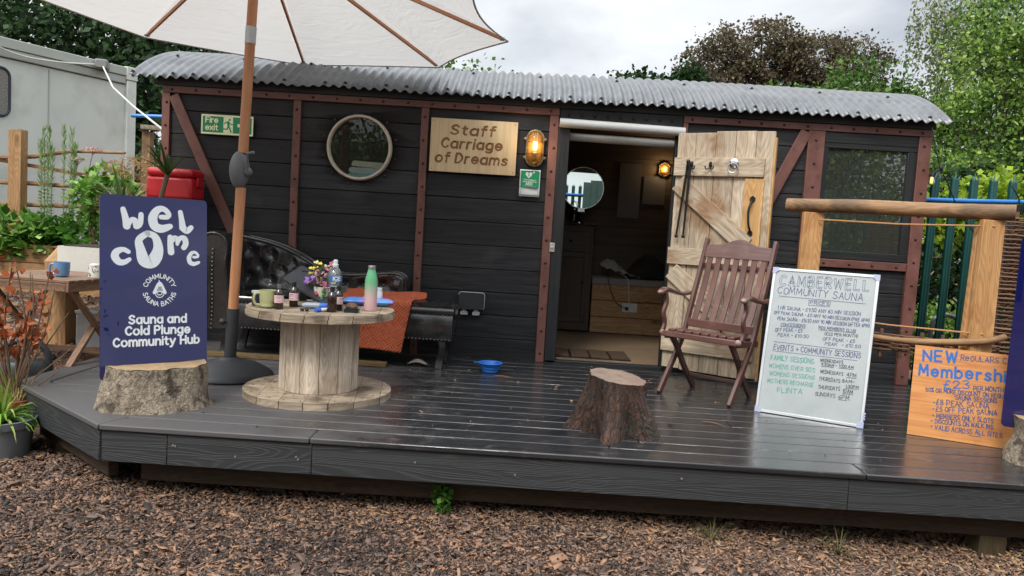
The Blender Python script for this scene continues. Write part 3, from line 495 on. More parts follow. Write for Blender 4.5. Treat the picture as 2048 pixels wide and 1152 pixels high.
mb=MB(); mb.b2((XA+.03,.08,-.06),(XB-.03,YB2-.03,.028),long=0); mb.build('floor',m_floor,car)
mb=MB(); mb.grid(1,24,lambda u,v:(XA+.04+u*(XB-XA-.08),.03+v*(YB2-.05),rarc(.03+v*(YB2-.05),-.035)),6,3); 
for yy in (.09,): pass
z=0.03
while z<2.05: mb.b2((XA+.05,YB2-.05,z+.002),(XB-.05,YB2-.032,z+.176),long=0); z+=.178

mb.build('lining',m_inside,car)
# frame members
def member(name,p0,p1,w,d=.05,bolts=0,y=0):
    mb=MB(); p0=Vector((p0[0],y+d/2,p0[1])); p1=Vector((p1[0],y+d/2,p1[1])); mb.bar(p0,p1,w,d,(0,-1,0),mi=0)
    n=int((p1-p0).length/.18)
    if bolts:
        for k in range(n+1):
            q=p0.lerp(p1,(k+.4)/(n+.8)); mb.lathe([(.0105,0),(.0095,.005),(.005,.009),(1e-4,.010)],8,frame_M((q.x+random.uniform(-.006,.006),y-.0005,q.z),(1,0,0),(0,0,1)),mi=1)
    return mb.build(name,[m_red,m_bolt],car,bevel=.004)
for x,wd in ((-2.822,.06),(-1.812,.058),(-.832,.058),(.152,.068),(2.135,.125),(2.950,.095)): member('post',(x,-.0),(x,1.895),wd,bolts=1)
member('door_post',(1.146,1.66),(1.146,1.895),.036)
member('top_rail',(XA,1.922),(.188,1.922),.052,.046,1); member('top_rail',(1.128,1.922),(2.997,1.922),.052,.046,1)
member('window_rail',(2.2,.905),(2.9,.905),.062,.044,1)
member('brace',(-2.765,1.878),(-2.235,.775),.078,.03,0,-.006); member('brace',(2.055,1.885),(1.62,.92),.085,.03,0,-.006)
# eaves, door lintel, jambs
mb=MB(); mb.b2((XA-.05,.0,1.951),(XB+.02,.055,2.03),long=0); mb.b2((.19,.012,1.86),(1.126,.05,1.949),long=0); mb.build('eaves_board',m_blackp,car,bevel=.004)
mb=MB()
for k in range(9): mb.lathe([(.013,0),(.011,.007),(1e-4,.010)],8,frame_M((.26+k*.098,.0115,1.905),(1,0,0),(0,0,1)))
mb.build('lintel_bolts',m_iron,car)
mb=MB(); mb.b2((.188,.0,0),(.275,.07,1.858),long=2); mb.b2((1.08,.02,0),(1.128,.07,1.858),long=2); mb.b2((.19,.0,-.012),(1.1,.075,.022),long=0); mb.build('door_frame',m_blackp,car,bevel=.004)
mb=MB(); mb.b2((.2,-.02,-.02),(1.12,-.001,-.004),long=0); mb.build('door_sill',m_pine,car,bevel=.002)
mb=MB(); mb.b2((.175,-.012,.86),(.215,-.001,.93)); mb.b2((.182,-.018,.885),(.208,-.0125,.905)); mb.build('latch_plate',mat('latch_metal',H('b9b6ae'),rough=(.35,.5),metal=.5),car,bevel=.003)
mb=MB(); mb.tube([(.192,-.03,1.838),(1.135,-.03,1.822)],.034,16); mb.build('awning_roller',m_grey,car)
mb=MB(); mb.tube([(.275,.12,1.755),(1.1,.12,1.745)],.032,14); mb.build('inner_roller',m_grey,car)
# window in the right-hand bay
mb=MB(); mb.b2((2.2,.010,1.775),(2.9,.05,1.892),long=0); mb.b2((2.2,.010,.94),(2.9,.05,1.0),long=0); mb.b2((2.2,.012,1.0),(2.235,.05,1.775),long=2); mb.b2((2.835,.012,1.0),(2.9,.05,1.775),long=2)
win=mb.build('window_frame',m_blackp,car,bevel=.004)
mb=MB(); mb.b2((2.2,.006,1.815),(2.9,.0095,1.819)); mb.build('frame_joint',m_iron,win)
mb=MB(); mb.b2((2.232,.030,.998),(2.838,.036,1.777)); mb.build('window_pane',thin('reflective_glass',(.8,.84,.82,1),ior=2.8,body=H('a2a89c'),bodyf=.10),win)
# porthole
mpr=mat('porthole_rim',H('b7a999'),H('cfc4b6'),scale=(20,20,20),coord='Object',rough=(.4,.6),bump=.3)
Mp=frame_M((-1.325,0,1.565),(1,0,0),(0,0,1))   # local z points to -y
mb=MB(); mb.lathe([(.226,-.05),(.226,.004),(.232,.012),(.242,.012),(.249,.004),(.2515,-.05),(.226,-.05)],72,Mp,cap=False); ph=mb.build('porthole',mpr,car)
mb=MB()
for k in range(12):
    q=2*math.pi*(k+.5)/12; mb.lathe([(.010,-.028),(.010,-.022),(.005,-.019),(1e-4,-.018)],8,frame_M((-1.325+.285*math.cos(q),0,1.565+.285*math.sin(q)),(1,0,0),(0,0,1)))
mb.build('porthole_bolts',m_bolt,ph)
mb=MB(); mb.lathe([(.2255,-.03),(.2255,-.025)],48,Mp); mb.build('porthole_pane',thin('clear_pane',(.95,.97,.96,1),ior=1.4,body=H('a2a89c'),bodyf=.035),ph)
mb=MB(); mb.b2((-1.75,.1,1.30),(-.9,.55,1.33),long=0); mb.build('inside_shelf',m_inside,car,bevel=.003)
# roof
PITCH=.0766; XR0,XR1=-3.06,3.085; n=int((XR1-XR0)/PITCH*9); wav=np.sin(np.linspace(0,2.2,40))
def roofpt(u,v,off=0):
    x=XR0+u*(XR1-XR0); a0=math.asin((-.10-RYC)/RR); a1=-a0; a=a0+(a1-a0)*v; dent=math.exp(-((x+1.72)/.16)**2)
    amp=.0125*(1-.45*dent); rad=RR+amp*math.sin(2*math.pi*x/PITCH)+.004*math.sin(x*1.7+a*3)-.012*dent*max(0,1-v*4); 
    lap=.003*math.floor((x+3.06)/.61)%2*0
    xx=x+ .006*math.sin(a*9+x*.9); e=.004*math.sin(x*5.1)+.003*math.sin(x*13)
    if v==0: a-=e
    return (xx,RYC+rad*math.sin(a),RZC+rad*math.cos(a))
mb=MB(); mb.grid(n,30,roofpt,6.1,2.8); roof=mb.build('roof',m_galv,car,solid=.0018)
mb=MB(); mb.grid(2,24,lambda u,v:(XR0+.05+u*(XR1-XR0-.1),-.03+v*(RW-.14),rarc(-.03+v*(RW-.14),-.022)),6,3); mb.build('roof_boarding',m_blackp,roof)
mb=MB()
for row,v,step,ph_ in ((0,.018,3.2,.3),(1,.19,7.5,2.1),(2,.36,7.5,.6)):
    k=ph_
    while k*PITCH<XR1-XR0-.05:
        x=XR0+(round(k)+.25)*PITCH; u=(x-XR0)/(XR1-XR0); p=Vector(roofpt(u,v)); nrm=Vector((0,p.y-RYC,p.z-RZC)).normalized()
        mb.lathe([(.017,0),(.016,.004),(.008,.006),(.007,.012),(1e-4,.013)],7,frame_M(p+nrm*.001,(1,0,0),nrm.cross(Vector((1,0,0))))); k+=step+random.uniform(-.8,.8)
mb.build('roof_screws',m_iron,roof)

# open door: hinge at left, free edge swung toward the viewer
ang=R(-29.5); door=None
dM=Matrix.Translation((1.085,-.055,.03))@Matrix.Rotation(ang,4,'Z')
def dbox(mb,u0,u1,z0,z1,y0,y1,long=None):
    P=[(u0,y0,z0),(u1,y0,z0),(u1,y1,z0),(u0,y1,z0),(u0,y0,z1),(u1,y0,z1),(u1,y1,z1),(u0,y1,z1)]; mb.hexa([dM@Vector(p) for p in P],long=long)
mb=MB(); us=[0,.14,.29,.435,.58,.71]
for k in range(5): dbox(mb,us[k]+.0015,us[k+1]-.0015,0+random.uniform(0,.012),1.785+random.uniform(-.012,.010)+.012*(k==4),0,.024,long=2)
door=mb.build('door',m_pine,car,bevel=.003)
for z0,z1,u1 in ((1.46,1.595,.655),(.80,.925,.67),(.14,.27,.68)): mb=MB(); dbox(mb,-.008,u1,z0,z1,-.026,-.001,long=0); mb.build('ledge',m_pine,door,bevel=.003)
for (a,b) in (((.03,1.43),(.57,.97)),((.03,.77),(.60,.30))):
    mb=MB(); mb.bar(dM@Vector((a[0],-.014,a[1]-.02)),dM@Vector((b[0],-.014,b[1]-.0)),.13,.025,dM.to_3x3()@Vector((0,-1,0))); mb.build('brace',m_pine,door,bevel=.003)
mpine2=wood('fresh_pine',H('b98a54'),H('d3aa72'),island=.1,su=1.2,sv=26)
mb=MB(); dbox(mb,.525,.66,.94,1.45,-.014,-.001,long=2); mb.build('lock_board',mpine2,door,bevel=.003)
mb=MB(); dbox(mb,.711,.722,.0,1.74,-.012,.03,long=2); mb.build('door_edge_strip',mpine2,door,bevel=.002)
def dp(u,y,z): return dM@Vector((u,y,z))
mb=MB()
for z in (1.30,1.06):
    s=1 if z>1.2 else -1; mb.prism([(0,.03*s),(.018,.015*s),(.02,0),(.012,-.018*s),(-.012,-.018*s),(-.02,0),(-.018,.015*s)][::s],.004,frame_M(dp(.59,-.0145,z),dM.to_3x3()@Vector((1,0,0)),(0,0,1)))
mb.tube([dp(*p) for p in cat_rom([(.59,-.018,1.29),(.582,-.045,1.26),(.577,-.055,1.20),(.585,-.055,1.12),(.593,-.040,1.085),(.59,-.018,1.07)],5)],.008,8); mb.build('handle',m_iron,door)
mb=MB(); Mr=frame_M(dp(.44,-.027,1.555),dM.to_3x3()@Vector((1,0,0)),(0,0,1)); mb.lathe([(.034,0),(.034,.004),(.02,.012),(.016,.028),(1e-4,.03)],20,Mr)
mb.tube([Mr@Vector((.036*math.cos(q),-.035+.036*math.sin(q),.026)) for q in np.linspace(0,2*math.pi,25)],.0045,8); mb.build('ring_pull',m_chrome,door)
for u in (.13,.27):
    mb=MB(); Mh=frame_M(dp(u,-.027,1.535),dM.to_3x3()@Vector((1,0,0)),(0,0,1)); mb.lathe([(.013,0),(.012,.006),(1e-4,.008)],10,Mh); mb.ball(Mh@Vector((0,.022,.004)),.010)
    for s in (-1,1): mb.tube([Mh@Vector(p) for p in cat_rom([(0,-.005,.006),(.012*s,-.024,.02),(.026*s,-.022,.03),(.032*s,-.002,.034)],4)],.0045,6)
    mb.ball(Mh@Vector((0,.012,.02)),.008); mb.build('coat_hook',m_iron,door)
# ------------------------------------------------------------------ things on and in the carriage
t=thing('fire_tongs','black iron fire tongs hanging from the hook on the open plank door','fire tongs')
mb=MB(); mb.tube([dp(.105,-.05,1.565),dp(.10,-.046,1.50),dp(.055,-.040,1.02)],[.008,.009,.0075],8); mb.tube([dp(.115,-.06,1.565),dp(.125,-.056,1.50),dp(.112,-.052,1.02)],[.008,.010,.008],8); mb.build('arm',m_iron,t)
mb=MB(); mb.ball(dp(.055,-.040,1.01),.014,8); mb.ball(dp(.112,-.052,1.01),.014,8); mb.ball(dp(.11,-.055,1.56),.017,8); mb.build('joint',m_iron,t)
# plywood name sign
mply=wood('birch_plywood',H('bfa67e'),H('dcc59e'),island=0,su=30,sv=1.2,bump=.15,lo=.2,hi=.8,knots=False,rough=(.5,.65))
t=thing('name_sign','pale plywood name sign beside the porthole reading Staff Carriage of Dreams','sign')
Ms=frame_M((-.779,.002,1.421),(1,0,0),(0,0,1))
mb=MB(); mb.prism([(0,0),(.657,0),(.657,.40),(0,.40)],.012,Ms,z0=.014); mb.build('panel',mply,t,bevel=.001)
mb=MB(); mbr=mat('routed_brown',H('6f4622'),H('8a5c33'),scale=(40,40,40),coord='Object',rough=(.6,.7))
def bub(s,x0,x1,y,h,w):
    n0=len(s); x=0; tot=0; it=[]
    for ch in s:
        if ch==' ': x+=2.2; continue
        g=glyph(ch); wd=max(p[0] for q in g for p in q); it.append((x,g)); x+=wd+1.9
    tot=x-1.9
    for xa,g in it:
        for q in g:
            P=[(x0+(xa+a+.12*b)*(x1-x0)/tot, y+b*h/6-.018*(xa/tot)*0) for a,b in q]; k=len(P)
            P=[((a+b+c)/3 if False else b) for a,b,c in zip(P,P,P)]
            ws=[w*(.8+.45*(0.5-0.5*math.cos(2*math.pi*i/max(k-1,1)+1.2))) for i in range(k)] if k>2 else [w*1.0,w*1.25]
            strip(mb,P,ws,Ms,0,.0262)
bub('Staff',.150,.480,.285,.068,.0150); bub('Carriage',.085,.54,.183,.068,.0152); bub('of Dreams',.045,.585,.073,.068,.0150); mb.build('lettering',mbr,t)
mb=MB()
for x,y in ((.018,.38),(.638,.38),(.018,.02),(.638,.02)): mb.lathe([(.004,.026),(.003,.0275),(1e-4,.028)],8,Ms@Matrix.Translation((x,y,0)))
mb.build('screws',m_bolt,t)
# fire exit sign
mgs=mat('sign_green',H('0a8a58'),coord='Object',rough=(.25,.35)); mys=mat('sign_cream',H('f0f8c8'),coord='Object',rough=(.25,.35))
t=thing('fire_exit_sign','green and cream fire exit sign behind the parasol pole','sign')
Mf=frame_M((-2.541,.010,1.600),(1,0,0),(0,0,1)); mb=MB(); mb.prism(rrect(.40,.148,.004,3),.003,Mf,z0=.016); mb.build('plate',mys,t)
mb=MB(); mb.prism([(.012,.014),(.388,.014),(.388,.135),(.012,.135)],.0006,Mf,z0=.0191); mb.build('field',mgs,t)
mb=MB(); text(mb,'Fire',(.036,.088),(.128,.088),.040,.0085,Mf,z=.0202); text(mb,'exit',(.036,.032),(.128,.032),.040,.0085,Mf,z=.0202)
mb.prism([(.172,.0145),(.245,.0145),(.245,.134),(.172,.134)],.0006,Mf,z0=.0198)
mb.prism([(.28,.062),(.332,.062),(.332,.046),(.370,.074),(.332,.102),(.332,.086),(.28,.086)],.0006,Mf,z0=.0198); mb.build('lettering',mys,t)
mb=MB(); z=.0208
mb.lathe([(1e-4,z),(.0085,z),(.0085,z+.0004),(1e-4,z+.0004)],14,Mf@Matrix.Translation((.219,.114,0)))
for P,w_ in (([(.207,.096),(.212,.068)],.017),([(.207,.098),(.188,.094),(.180,.082)],.0075),([(.212,.098),(.225,.083),(.243,.079)],.0075),([(.210,.066),(.224,.044),(.232,.022)],.010),([(.208,.066),(.203,.043),(.170,.043)],.009)): strip(mb,P,w_,Mf,0,z)
mb.build('running_figure',mgs,t)
# AED notice
t=thing('aed_notice','small green and white AED notice under the bulkhead lamp','notice')
Ma=frame_M((-.085,.018,1.270),(1,0,0),(.008,0,1)); mb=MB(); mb.grid(6,8,lambda u,v:Ma@Vector((.156*u,.205*v,.012+.004*math.sin(u*5+v*3)+.006*(v>.9)*u)),.15,.2,smooth=True); mb.build('paper',m_white,t,solid=.0006)
mb=MB(); Mz=Ma@Matrix.Translation((0,0,.0185)); mb.prism([(.008,.068),(.148,.068),(.148,.197),(.008,.197)],.0005,Mz); mb.build('field',mgs,t)
mb=MB(); hp=[(.0,-.026),(.022,-.004),(.026,.010),(.018,.020),(.008,.019),(0,.011),(-.008,.019),(-.018,.020),(-.026,.010),(-.022,-.004)]; mb.prism([(x+.068,y+.165) for x,y in hp],.0005,Mz,z0=.0008)
text(mb,'AED',(.048,.088),(.098,.088),.018,.0045,Mz,z=.001); text(mb,'This building is',(.03,.124),(.125,.121),.010,.002,Mz,z=.001); text(mb,'equipped with an',(.025,.111),(.13,.108),.009,.0018,Mz,z=.001)
strip(mb,[(.025,.08),(.13,.08)],.0016,Mz,0,.001); strip(mb,[(.098,.185),(.112,.185)],.0055,Mz,0,.001); strip(mb,[(.105,.178),(.105,.192)],.0055,Mz,0,.001); mb.build('lettering',m_white,t)
mb=MB(); strip(mb,[(.071,.175),(.064,.164),(.072,.164),(.065,.152)],.003,Mz,0,.0022); strip(mb,[(.014,.058),(.142,.058),(.142,.012),(.014,.012),(.014,.058)],.0014,Mz,0,-.0105+.012); mb.build('marks',mat('ink_dark',H('26302c'),rough=(.5,.6)),t)
# bulkhead lamp
mbrass=mat('aged_brass',H('8f7a5a'),H('b09a78'),scale=(30,30,30),coord='Object',rough=(.35,.5),metal=.7)
mamber=thin('amber_glass',(1,.78,.42,1),ior=1.45,body=H('b8803a'),bodyf=.35); mglow=emit('filament_glow',(1,.72,.36,1),10)
def oval(w,h,n=10): return arc(0,h/2-w/2,w/2,0,180,n)+arc(0,-(h/2-w/2),w/2,180,360,n)
def bulkhead(t,c,w,h,sc=1):
    M_=frame_M(c,(1,0,0),(0,0,1)); ov=oval(w,h)
    mb=MB(); mb.prism(ov,.018,M_); mb.tube([M_@Vector((x,y,.024)) for x,y in ov+ov[:1]],.0065*sc,8); 
    for sx_ in (-1,1):
        for sy_ in (-1,1): mb.box(M_@Vector((sx_*w*.54,sy_*h*.26,.024)),(.02*sc,.016,.02*sc)); mb.ball(M_@Vector((sx_*w*.62,sy_*h*.26,.024)),.009*sc,6)
    mb.build('body',mbrass,t)
    mb=MB(); n=len(ov)
    lev=[(1,.02),(.97,.05),(.85,.075),(.55,.092),(.02,.098)]; V=[M_@Vector((x*k*.95,y*(k*.95 if k>.5 else k*.95),z_*sc)) for k,z_ in lev for x,y in ov]
    F=[(a*n+j,a*n+(j+1)%n,(a+1)*n+(j+1)%n,(a+1)*n+j) for a in range(len(lev)-1) for j in range(n)]; mb.add(V,F,[[(0,0)]*4]*len(F),True); mb.build('globe',mamber,t)
    mb=MB()
    for y_ in (-.16,.16): mb.tube([M_@Vector((x,y_*h,z_)) for x,z_ in cat_rom([(-w/2,.024),(-w*.42,.075*sc),(0,.105*sc),(w*.42,.075*sc),(w/2,.024)],4)],.0035*sc,6)
    for x_ in (-.14,.14): mb.tube([M_@Vector((x_*w,y,z_)) for y,z_ in cat_rom([(-h/2,.024),(-h*.42,.078*sc),(0,.105*sc),(h*.42,.078*sc),(h/2,.024)],4)],.0035*sc,6)
    mb.build('guard',mbrass,t)
    mb=MB(); mb.ball(M_@Vector((0,h*.06,.05*sc)),.02*sc,10,(1,1,1.7)); mb.build('bulb',mglow,t)
    mb=MB(); mb.lathe([(.018*sc,0),(.018*sc,.05*sc)],12,Matrix.Translation(M_@Vector((0,-h*.30,.045*sc)))); mb.build('socket',mat('lamp_socket',H('7a6f68'),rough=(.4,.5)),t)
    l=bpy.data.lights.new('glow','POINT'); l.energy=1.1*(.8 if sc==1 else .9); l.color=(1,.66,.3); l.shadow_soft_size=.03; lo=bpy.data.objects.new('lamp_glow',l); C.objects.link(lo); lo.parent=t; lo.location=M_@Vector((0,h*.06,.14*sc))
t=thing('bulkhead_lamp','lit amber bulkhead lamp with brass cage on the black outside wall','wall lamp'); bulkhead(t,(.016,.026,1.638),.128,.27)
t=thing('bulkhead_lamp','small lit amber bulkhead lamp glowing inside on the back wall','wall lamp'); bulkhead(t,(1.365,2.145,1.715),.10,.14,.5)
# outdoor socket box
t=thing('outdoor_socket','black weatherproof outdoor socket box low on the carriage wall','socket'); mbp=mat('glossy_black_plastic',H('2a2a2c'),H('343436'),coord='Object',rough=(.28,.4))
Mo=frame_M((-.495,.026,.383),(1,0,0),(0,0,1)); mb=MB(); mb.prism(rrect(.195,.128,.02),.07,Mo); mb.build('cover',mbp,t,bevel=.008)
mb=MB(); mb.tube([Mo@Vector((x,y,.055)) for x,y in rrect(.199,.132,.022,5,-.002,-.002)[8:24]],.003,6); mb.build('seal',m_grey,t)
mb=MB()
for x in (.015,.108): mb.prism(rrect(.056,.026,.006,3,x,-.046),.03,Mo,z0=.02); mb.prism([(x+.012,-.0205),(x+.044,-.0205),(x+.044,-.001),(x+.012,-.001)],.026,Mo,z0=.022)
mb.build('cable_gland',m_grey,t,bevel=.002)
# red box
mredp=mat('red_plastic',H('b01820'),H('c2242a'),scale=(8,8,8),coord='Object',rough=(.3,.42))
t=thing('red_storage_box','bright red plastic box on the left end of the carriage front','box',(-2.65,-.17,1.085))
mb=MB(); mb.box((0,0,.08),(.34,.24,.16)); mb.build('body',mredp,t,bevel=.022,seg=3)
mb=MB(); mb.box((0,0,.1925),(.345,.245,.066)); mb.build('lid',mredp,t,bevel=.03,seg=4)
mb=MB(); mb.box((.178,0,.13),(.022,.10,.07)); mb.build('catch',mredp,t,bevel=.006)
mb=MB(); mb.box((0,.08,-.02),(.3,.10,.03)); mb.box((0,.13,-.12),(.3,.02,.22)); mb.build('wall_bracket',m_iron,t)
# towels behind the porthole
mtw=[mat('towel_'+n,H(a),H(b),scale=(60,60,60),coord='Object',rough=(.85,.95),bump=.6,bdist=.003) for n,a,b in (('mint','9fc4bd','b4d4cd'),('pale','b9cfd0','cfe0e0'),('cream','cdc8b6','dcd8c8'))]
for k,(z,w_,mi,lb) in enumerate(((1.355,.36,0,'folded mint towel at the bottom of the stack behind the porthole'),(1.40,.36,1,'folded pale blue towel in the middle of the porthole stack'),(1.445,.34,2,'rumpled cream towel on top of the stack behind the porthole'))):
    mb=MB(); cx=-1.25+.01*k; cy=.24; t_=.021
    ov=[(w_/2-.0+0*math.cos(R(a)),0) for a in range(2)]
    pr=arc(-w_/2+t_,0,t_,90,270,6)+arc(w_/2-t_,0,t_,-90,90,6)
    mb.grid(len(pr),10,lambda u,v,pr=pr:(cx+pr[int(round(u*len(pr)))%len(pr)][0]+.004*math.sin(v*9+k), cy-.14+.28*v, z+.012*(k==2)*math.sin(pr[int(round(u*len(pr)))%len(pr)][0]*38+v*5)+pr[int(round(u*len(pr)))%len(pr)][1]*(1+.15*math.sin(u*20+k*2))),.8,.3,cu=True)
    for yy,fl in ((-.14,1),(.14,0)): mb.add([(cx+a,cy+yy+ (.0 if fl else 0),z+b+.012*(k==2)*math.sin(a*38+(5 if yy>0 else 0))) for a,b in pr],[list(range(len(pr)))[::(-1 if fl else 1)]],[[(a,b) for a,b in pr]],True)
    o=mb.build('folded_towel',mtw[mi]); tag(o,lb,'towel','towels stacked behind the porthole')
# ------------------------------------------------------------------ interior furniture
mcab=wood('dark_cabinet',H('3b3027'),H('55463a'),island=.06,rough=(.4,.55),knots=False)
t=thing('side_cabinet','dark wooden cabinet standing inside the doorway','cabinet',(.43,1.95,.03))
mb=MB(); mb.box((0,0,.54),(.46,.40,1.05),long=2); mb.build('body',mcab,t,bevel=.004)
mb=MB(); mb.box((.0,-.01,1.08),(.52,.46,.03)); mb.build('top',mcab,t,bevel=.006)
mb=MB(); mb.box((0,-.205,.90),(.40,.018,.2)); mb.build('drawer',mcab,t,bevel=.004)
mb=MB(); 
for a in ((-.17,.45,.05,.7),(.17,.45,.05,.7)): mb.box((a[0],-.207,a[1]),(a[2],.02,a[3]),long=2)
mb.box((0,-.207,.77),(.29,.02,.05)); mb.box((0,-.207,.13),(.29,.02,.06)); d=mb.build('door',mcab,t,bevel=.003)
mb=MB(); mb.ball((0,-.225,.90),.014); mb.ball((.14,-.225,.50),.012); mb.build('knob',m_iron,t)
t=thing('round_mirror','round mirror reflecting a palisade fence inside the dark doorway','mirror'); Mm=frame_M((.515,1.70,1.455),(1,0,0),(0,0,1))
mb=MB(); mb.prism(arc(0,0,.196,0,354.4,63),.008,Mm); mm=mat('mirror_silver',H('dfe9e6'),rough=(.0,.0),metal=1); mb.build('glass',mm,t)
mb=MB(); mb.lathe([(.196,-.004),(.203,-.004),(.203,.012),(.1965,.012),(.196,-.004)],64,Mm,cap=False); mb.build('rim',m_chrome,t)
mb=MB(); mb.box((.50,1.71,1.238),(.085,.03,.03)); mb.tube([(.50,1.71,1.225),(.50,1.71,1.13)],.012,8); mb.lathe([(.06,1.11),(.06,1.122),(.012,1.13)],20,Matrix.Translation((.50,1.71,0))); mb.build('stand',m_chrome,t)
t=thing('glass_lantern','small glass lantern with a wire handle on the cabinet top','lantern',(.44,1.60,1.125))
mb=MB(); mb.lathe([(.04,0),(.042,.01),(.042,.09),(.03,.11)],20); mb.build('jar',thin('jar_glass',(.8,.83,.82,1),ior=1.6),t)
mb=MB(); mb.lathe([(.032,.108),(.034,.125),(.02,.135),(1e-4,.138)],16); mb.tube(cat_rom([(-.034,0,.115),(-.03,0,.17),(0,0,.195),(.03,0,.17),(.034,0,.115)],5),.003,6); mb.build('handle',m_chrome,t)
mben=wood('bench_boards',H('a8825a'),H('caa276'),island=.1,rough=(.55,.7))
t=thing('storage_bench','timber storage bench with boarded front inside the carriage','bench',(1.12,1.98,.03))
mb=MB()
for k in range(3): mb.box((0,-.17,.083+.163*k),(.88,.025,.157),long=0)
mb.build('front_panel',mben,t,bevel=.003)
mb=MB(); mb.box((0,.0,.52),(.90,.40,.07)); mcush=mat('grey_cushion',H('8f8b86'),H('a39f98'),scale=(40,40,40),coord='Object',rough=(.8,.9)); mb.build('cushion',mcush,t,bevel=.02,seg=3)
mb=MB(); mb.prism(rrect(.15,.09,.008,3,-.13,.225),.012,frame_M((0,-.1826,0),(1,0,0),(0,0,1))); so_=mb.build('socket_plate',m_white,t)
mb=MB(); mb.box((-.085,-.205,.262),(.03,.02,.03)); mb.tube(cat_rom([(-.085,-.215,.262),(-.2,-.25,.32),(-.28,-.23,.50),(-.30,-.2,.62)],6),.004,6); mb.build('plug',m_iron,t)
mb=MB(); mb.tube(cat_rom([(-.06,-.2,.29),(-.08,-.23,.44),(-.1,-.21,.56),(-.16,-.1,.60)],6),.0045,6); mb.build('cable',m_white,t)
mdk=mat('dark_cloth',H('1d1c20'),H('2b2a30'),scale=(20,20,20),coord='Object',rough=(.8,.9))
o=MB(); o.grid(16,16,lambda u,v:(1.0+.55*u,1.84+.28*v,.60+.20*math.sin(math.pi*u)**.7*math.sin(math.pi*v)**.6*(1+.25*math.sin(u*11+v*7))),.5,.5); tag(o.build('coat',mdk),'dark folded coat heaped on the bench cushion','coat')
mbg=mat('grey_bag_cloth',H('8b8f8c'),H('b2b6b2'),scale=(30,30,30),coord='Object',rough=(.6,.8))
o=MB(); o.grid(16,12,lambda u,v:(.75+.40*u,1.80+.12*v,.60+.13*(1-u)*math.sin(math.pi*min(1,u*1.2+.1))*math.sin(math.pi*v)**.5+.10*(1-u)+.012*math.sin(u*30+v*8)),.5,.3); tag(o.build('crumpled_bag',mbg),'pale crumpled bag on the left end of the bench','bag')
for nm,(x0,x1,z0,z1),lb in (('wall_paper',(.915,1.135,1.20,1.76),'tall narrow grey poster on the dark inside wall'),('wall_paper',(1.165,1.39,1.355,1.64),'squarish dim notice under the inside lamp')):
    mb=MB(); mb.b2((x0,2.138,z0),(x1,2.146,z1)); tag(mb.build(nm,mat('dim_paper',H('77757a'),H('85828a'),scale=(3,3,3),coord='Object',rough=(.5,.6))),lb,'poster','posters inside the carriage')
t=thing('door_mat','brown ribbed coir door mat inside the doorway','door mat',(.56,.33,.029)); mcoir=mat('coir',H('3a2b1f'),H('574230'),scale=(90,90,90),coord='Object',rough=(.85,.95),bump=.8)
mb=MB(); mb.box((0,0,.004),(.64,.40,.008)); mb.build('backing',m_iron,t)
mb=MB()
for k in range(12):
    for q in range(4): mb.box((-.24+.16*q,-.175+.032*k,.012),(.145,.02,.010),rot=Matrix.Rotation(.25*(1 if q%2 else -1),3,'Z'))
mb.build('pile',mcoir,t)
# ------------------------------------------------------------------ parasol
mpole=wood('varnished_eucalyptus',H('ab7049'),H('c89068'),island=.05,rough=(.35,.5),su=1.5,sv=22,knots=False)
mdark=mat('charcoal_powder_coat',H('2b2d30'),H('34363a'),scale=(40,40,40),coord='Object',rough=(.45,.6),bump=.15)
mhous=mat('grey_crank_plastic',H('5d5f61'),H('696b6d'),coord='Object',rough=(.4,.5))
def fabricmat():
    m=bpy.data.materials.new('canopy_fabric'); m.use_nodes=True; t=m.node_tree; l=t.links.new; p=t.nodes['Principled BSDF']; o=t.nodes['Material Output']
    p.inputs['Base Color'].default_value=H('d8d6d2'); p.inputs['Roughness'].default_value=.8; tr=N(t,'ShaderNodeBsdfTranslucent'); tr.inputs[0].default_value=H('d9d7d3'); ms=N(t,'ShaderNodeMixShader'); ms.inputs[0].default_value=.42
    tc=N(t,'ShaderNodeTexCoord'); mp=N(t,'ShaderNodeMapping'); mp.inputs['Scale'].default_value=(3,9,1); l(tc.outputs['UV'],mp.inputs[0]); n=N(t,'ShaderNodeTexNoise'); n.inputs['Scale'].default_value=1.5; n.inputs['Detail'].default_value=4; n.inputs['Distortion'].default_value=1; l(mp.outputs[0],n.inputs['Vector']); b=N(t,'ShaderNodeBump'); b.inputs['Strength'].default_value=.5; b.inputs['Distance'].default_value=.02; l(n.outputs['Fac'],b.inputs['Height']); l(b.outputs[0],p.inputs['Normal']); l(b.outputs[0],tr.inputs['Normal'])
    l(p.outputs[0],ms.inputs[1]); l(tr.outputs[0],ms.inputs[2]); l(ms.outputs[0],o.inputs['Surface']); return m
mfab=fabricmat()
PB=Vector((-1.795,-1.25,0)); PT=Vector((-1.722,-1.22,2.75))
um=thing('parasol','large off white garden parasol with wooden pole and black domed base','parasol',PB)
dirp=(PT-PB)
def pp(z): return dirp*(z/2.75)
mb=MB(); mb.lathe([(.262,0),(.268,.012),(.262,.03),(.235,.05),(.17,.085),(.10,.105),(.06,.115),(.05,.125)],40); mb.build('base',mdark,um)
mb=MB(); mb.tube([pp(.10),pp(.425)],.036,18); mb.ball(pp(.345)+Vector((-.05,-.03,0)),.020,8); mb.tube([pp(.345),pp(.345)+Vector((-.05,-.03,0))],.009,8); mb.build('base_tube',mdark,um)
mb=MB(); mb.tube([pp(.42),pp(1.17)],.0305,20); mb.tube([pp(1.38),pp(2.05)],.0300,20); mb.tube([pp(2.12),pp(2.72)],.0300,20); mb.build('pole',mpole,um)
mb=MB(); mb.tube([pp(2.035),pp(2.135)],.0325,18); mb.build('tilt_joint',mat('satin_aluminium',H('a9aaab'),coord='Object',rough=(.3,.4),metal=.8),um)
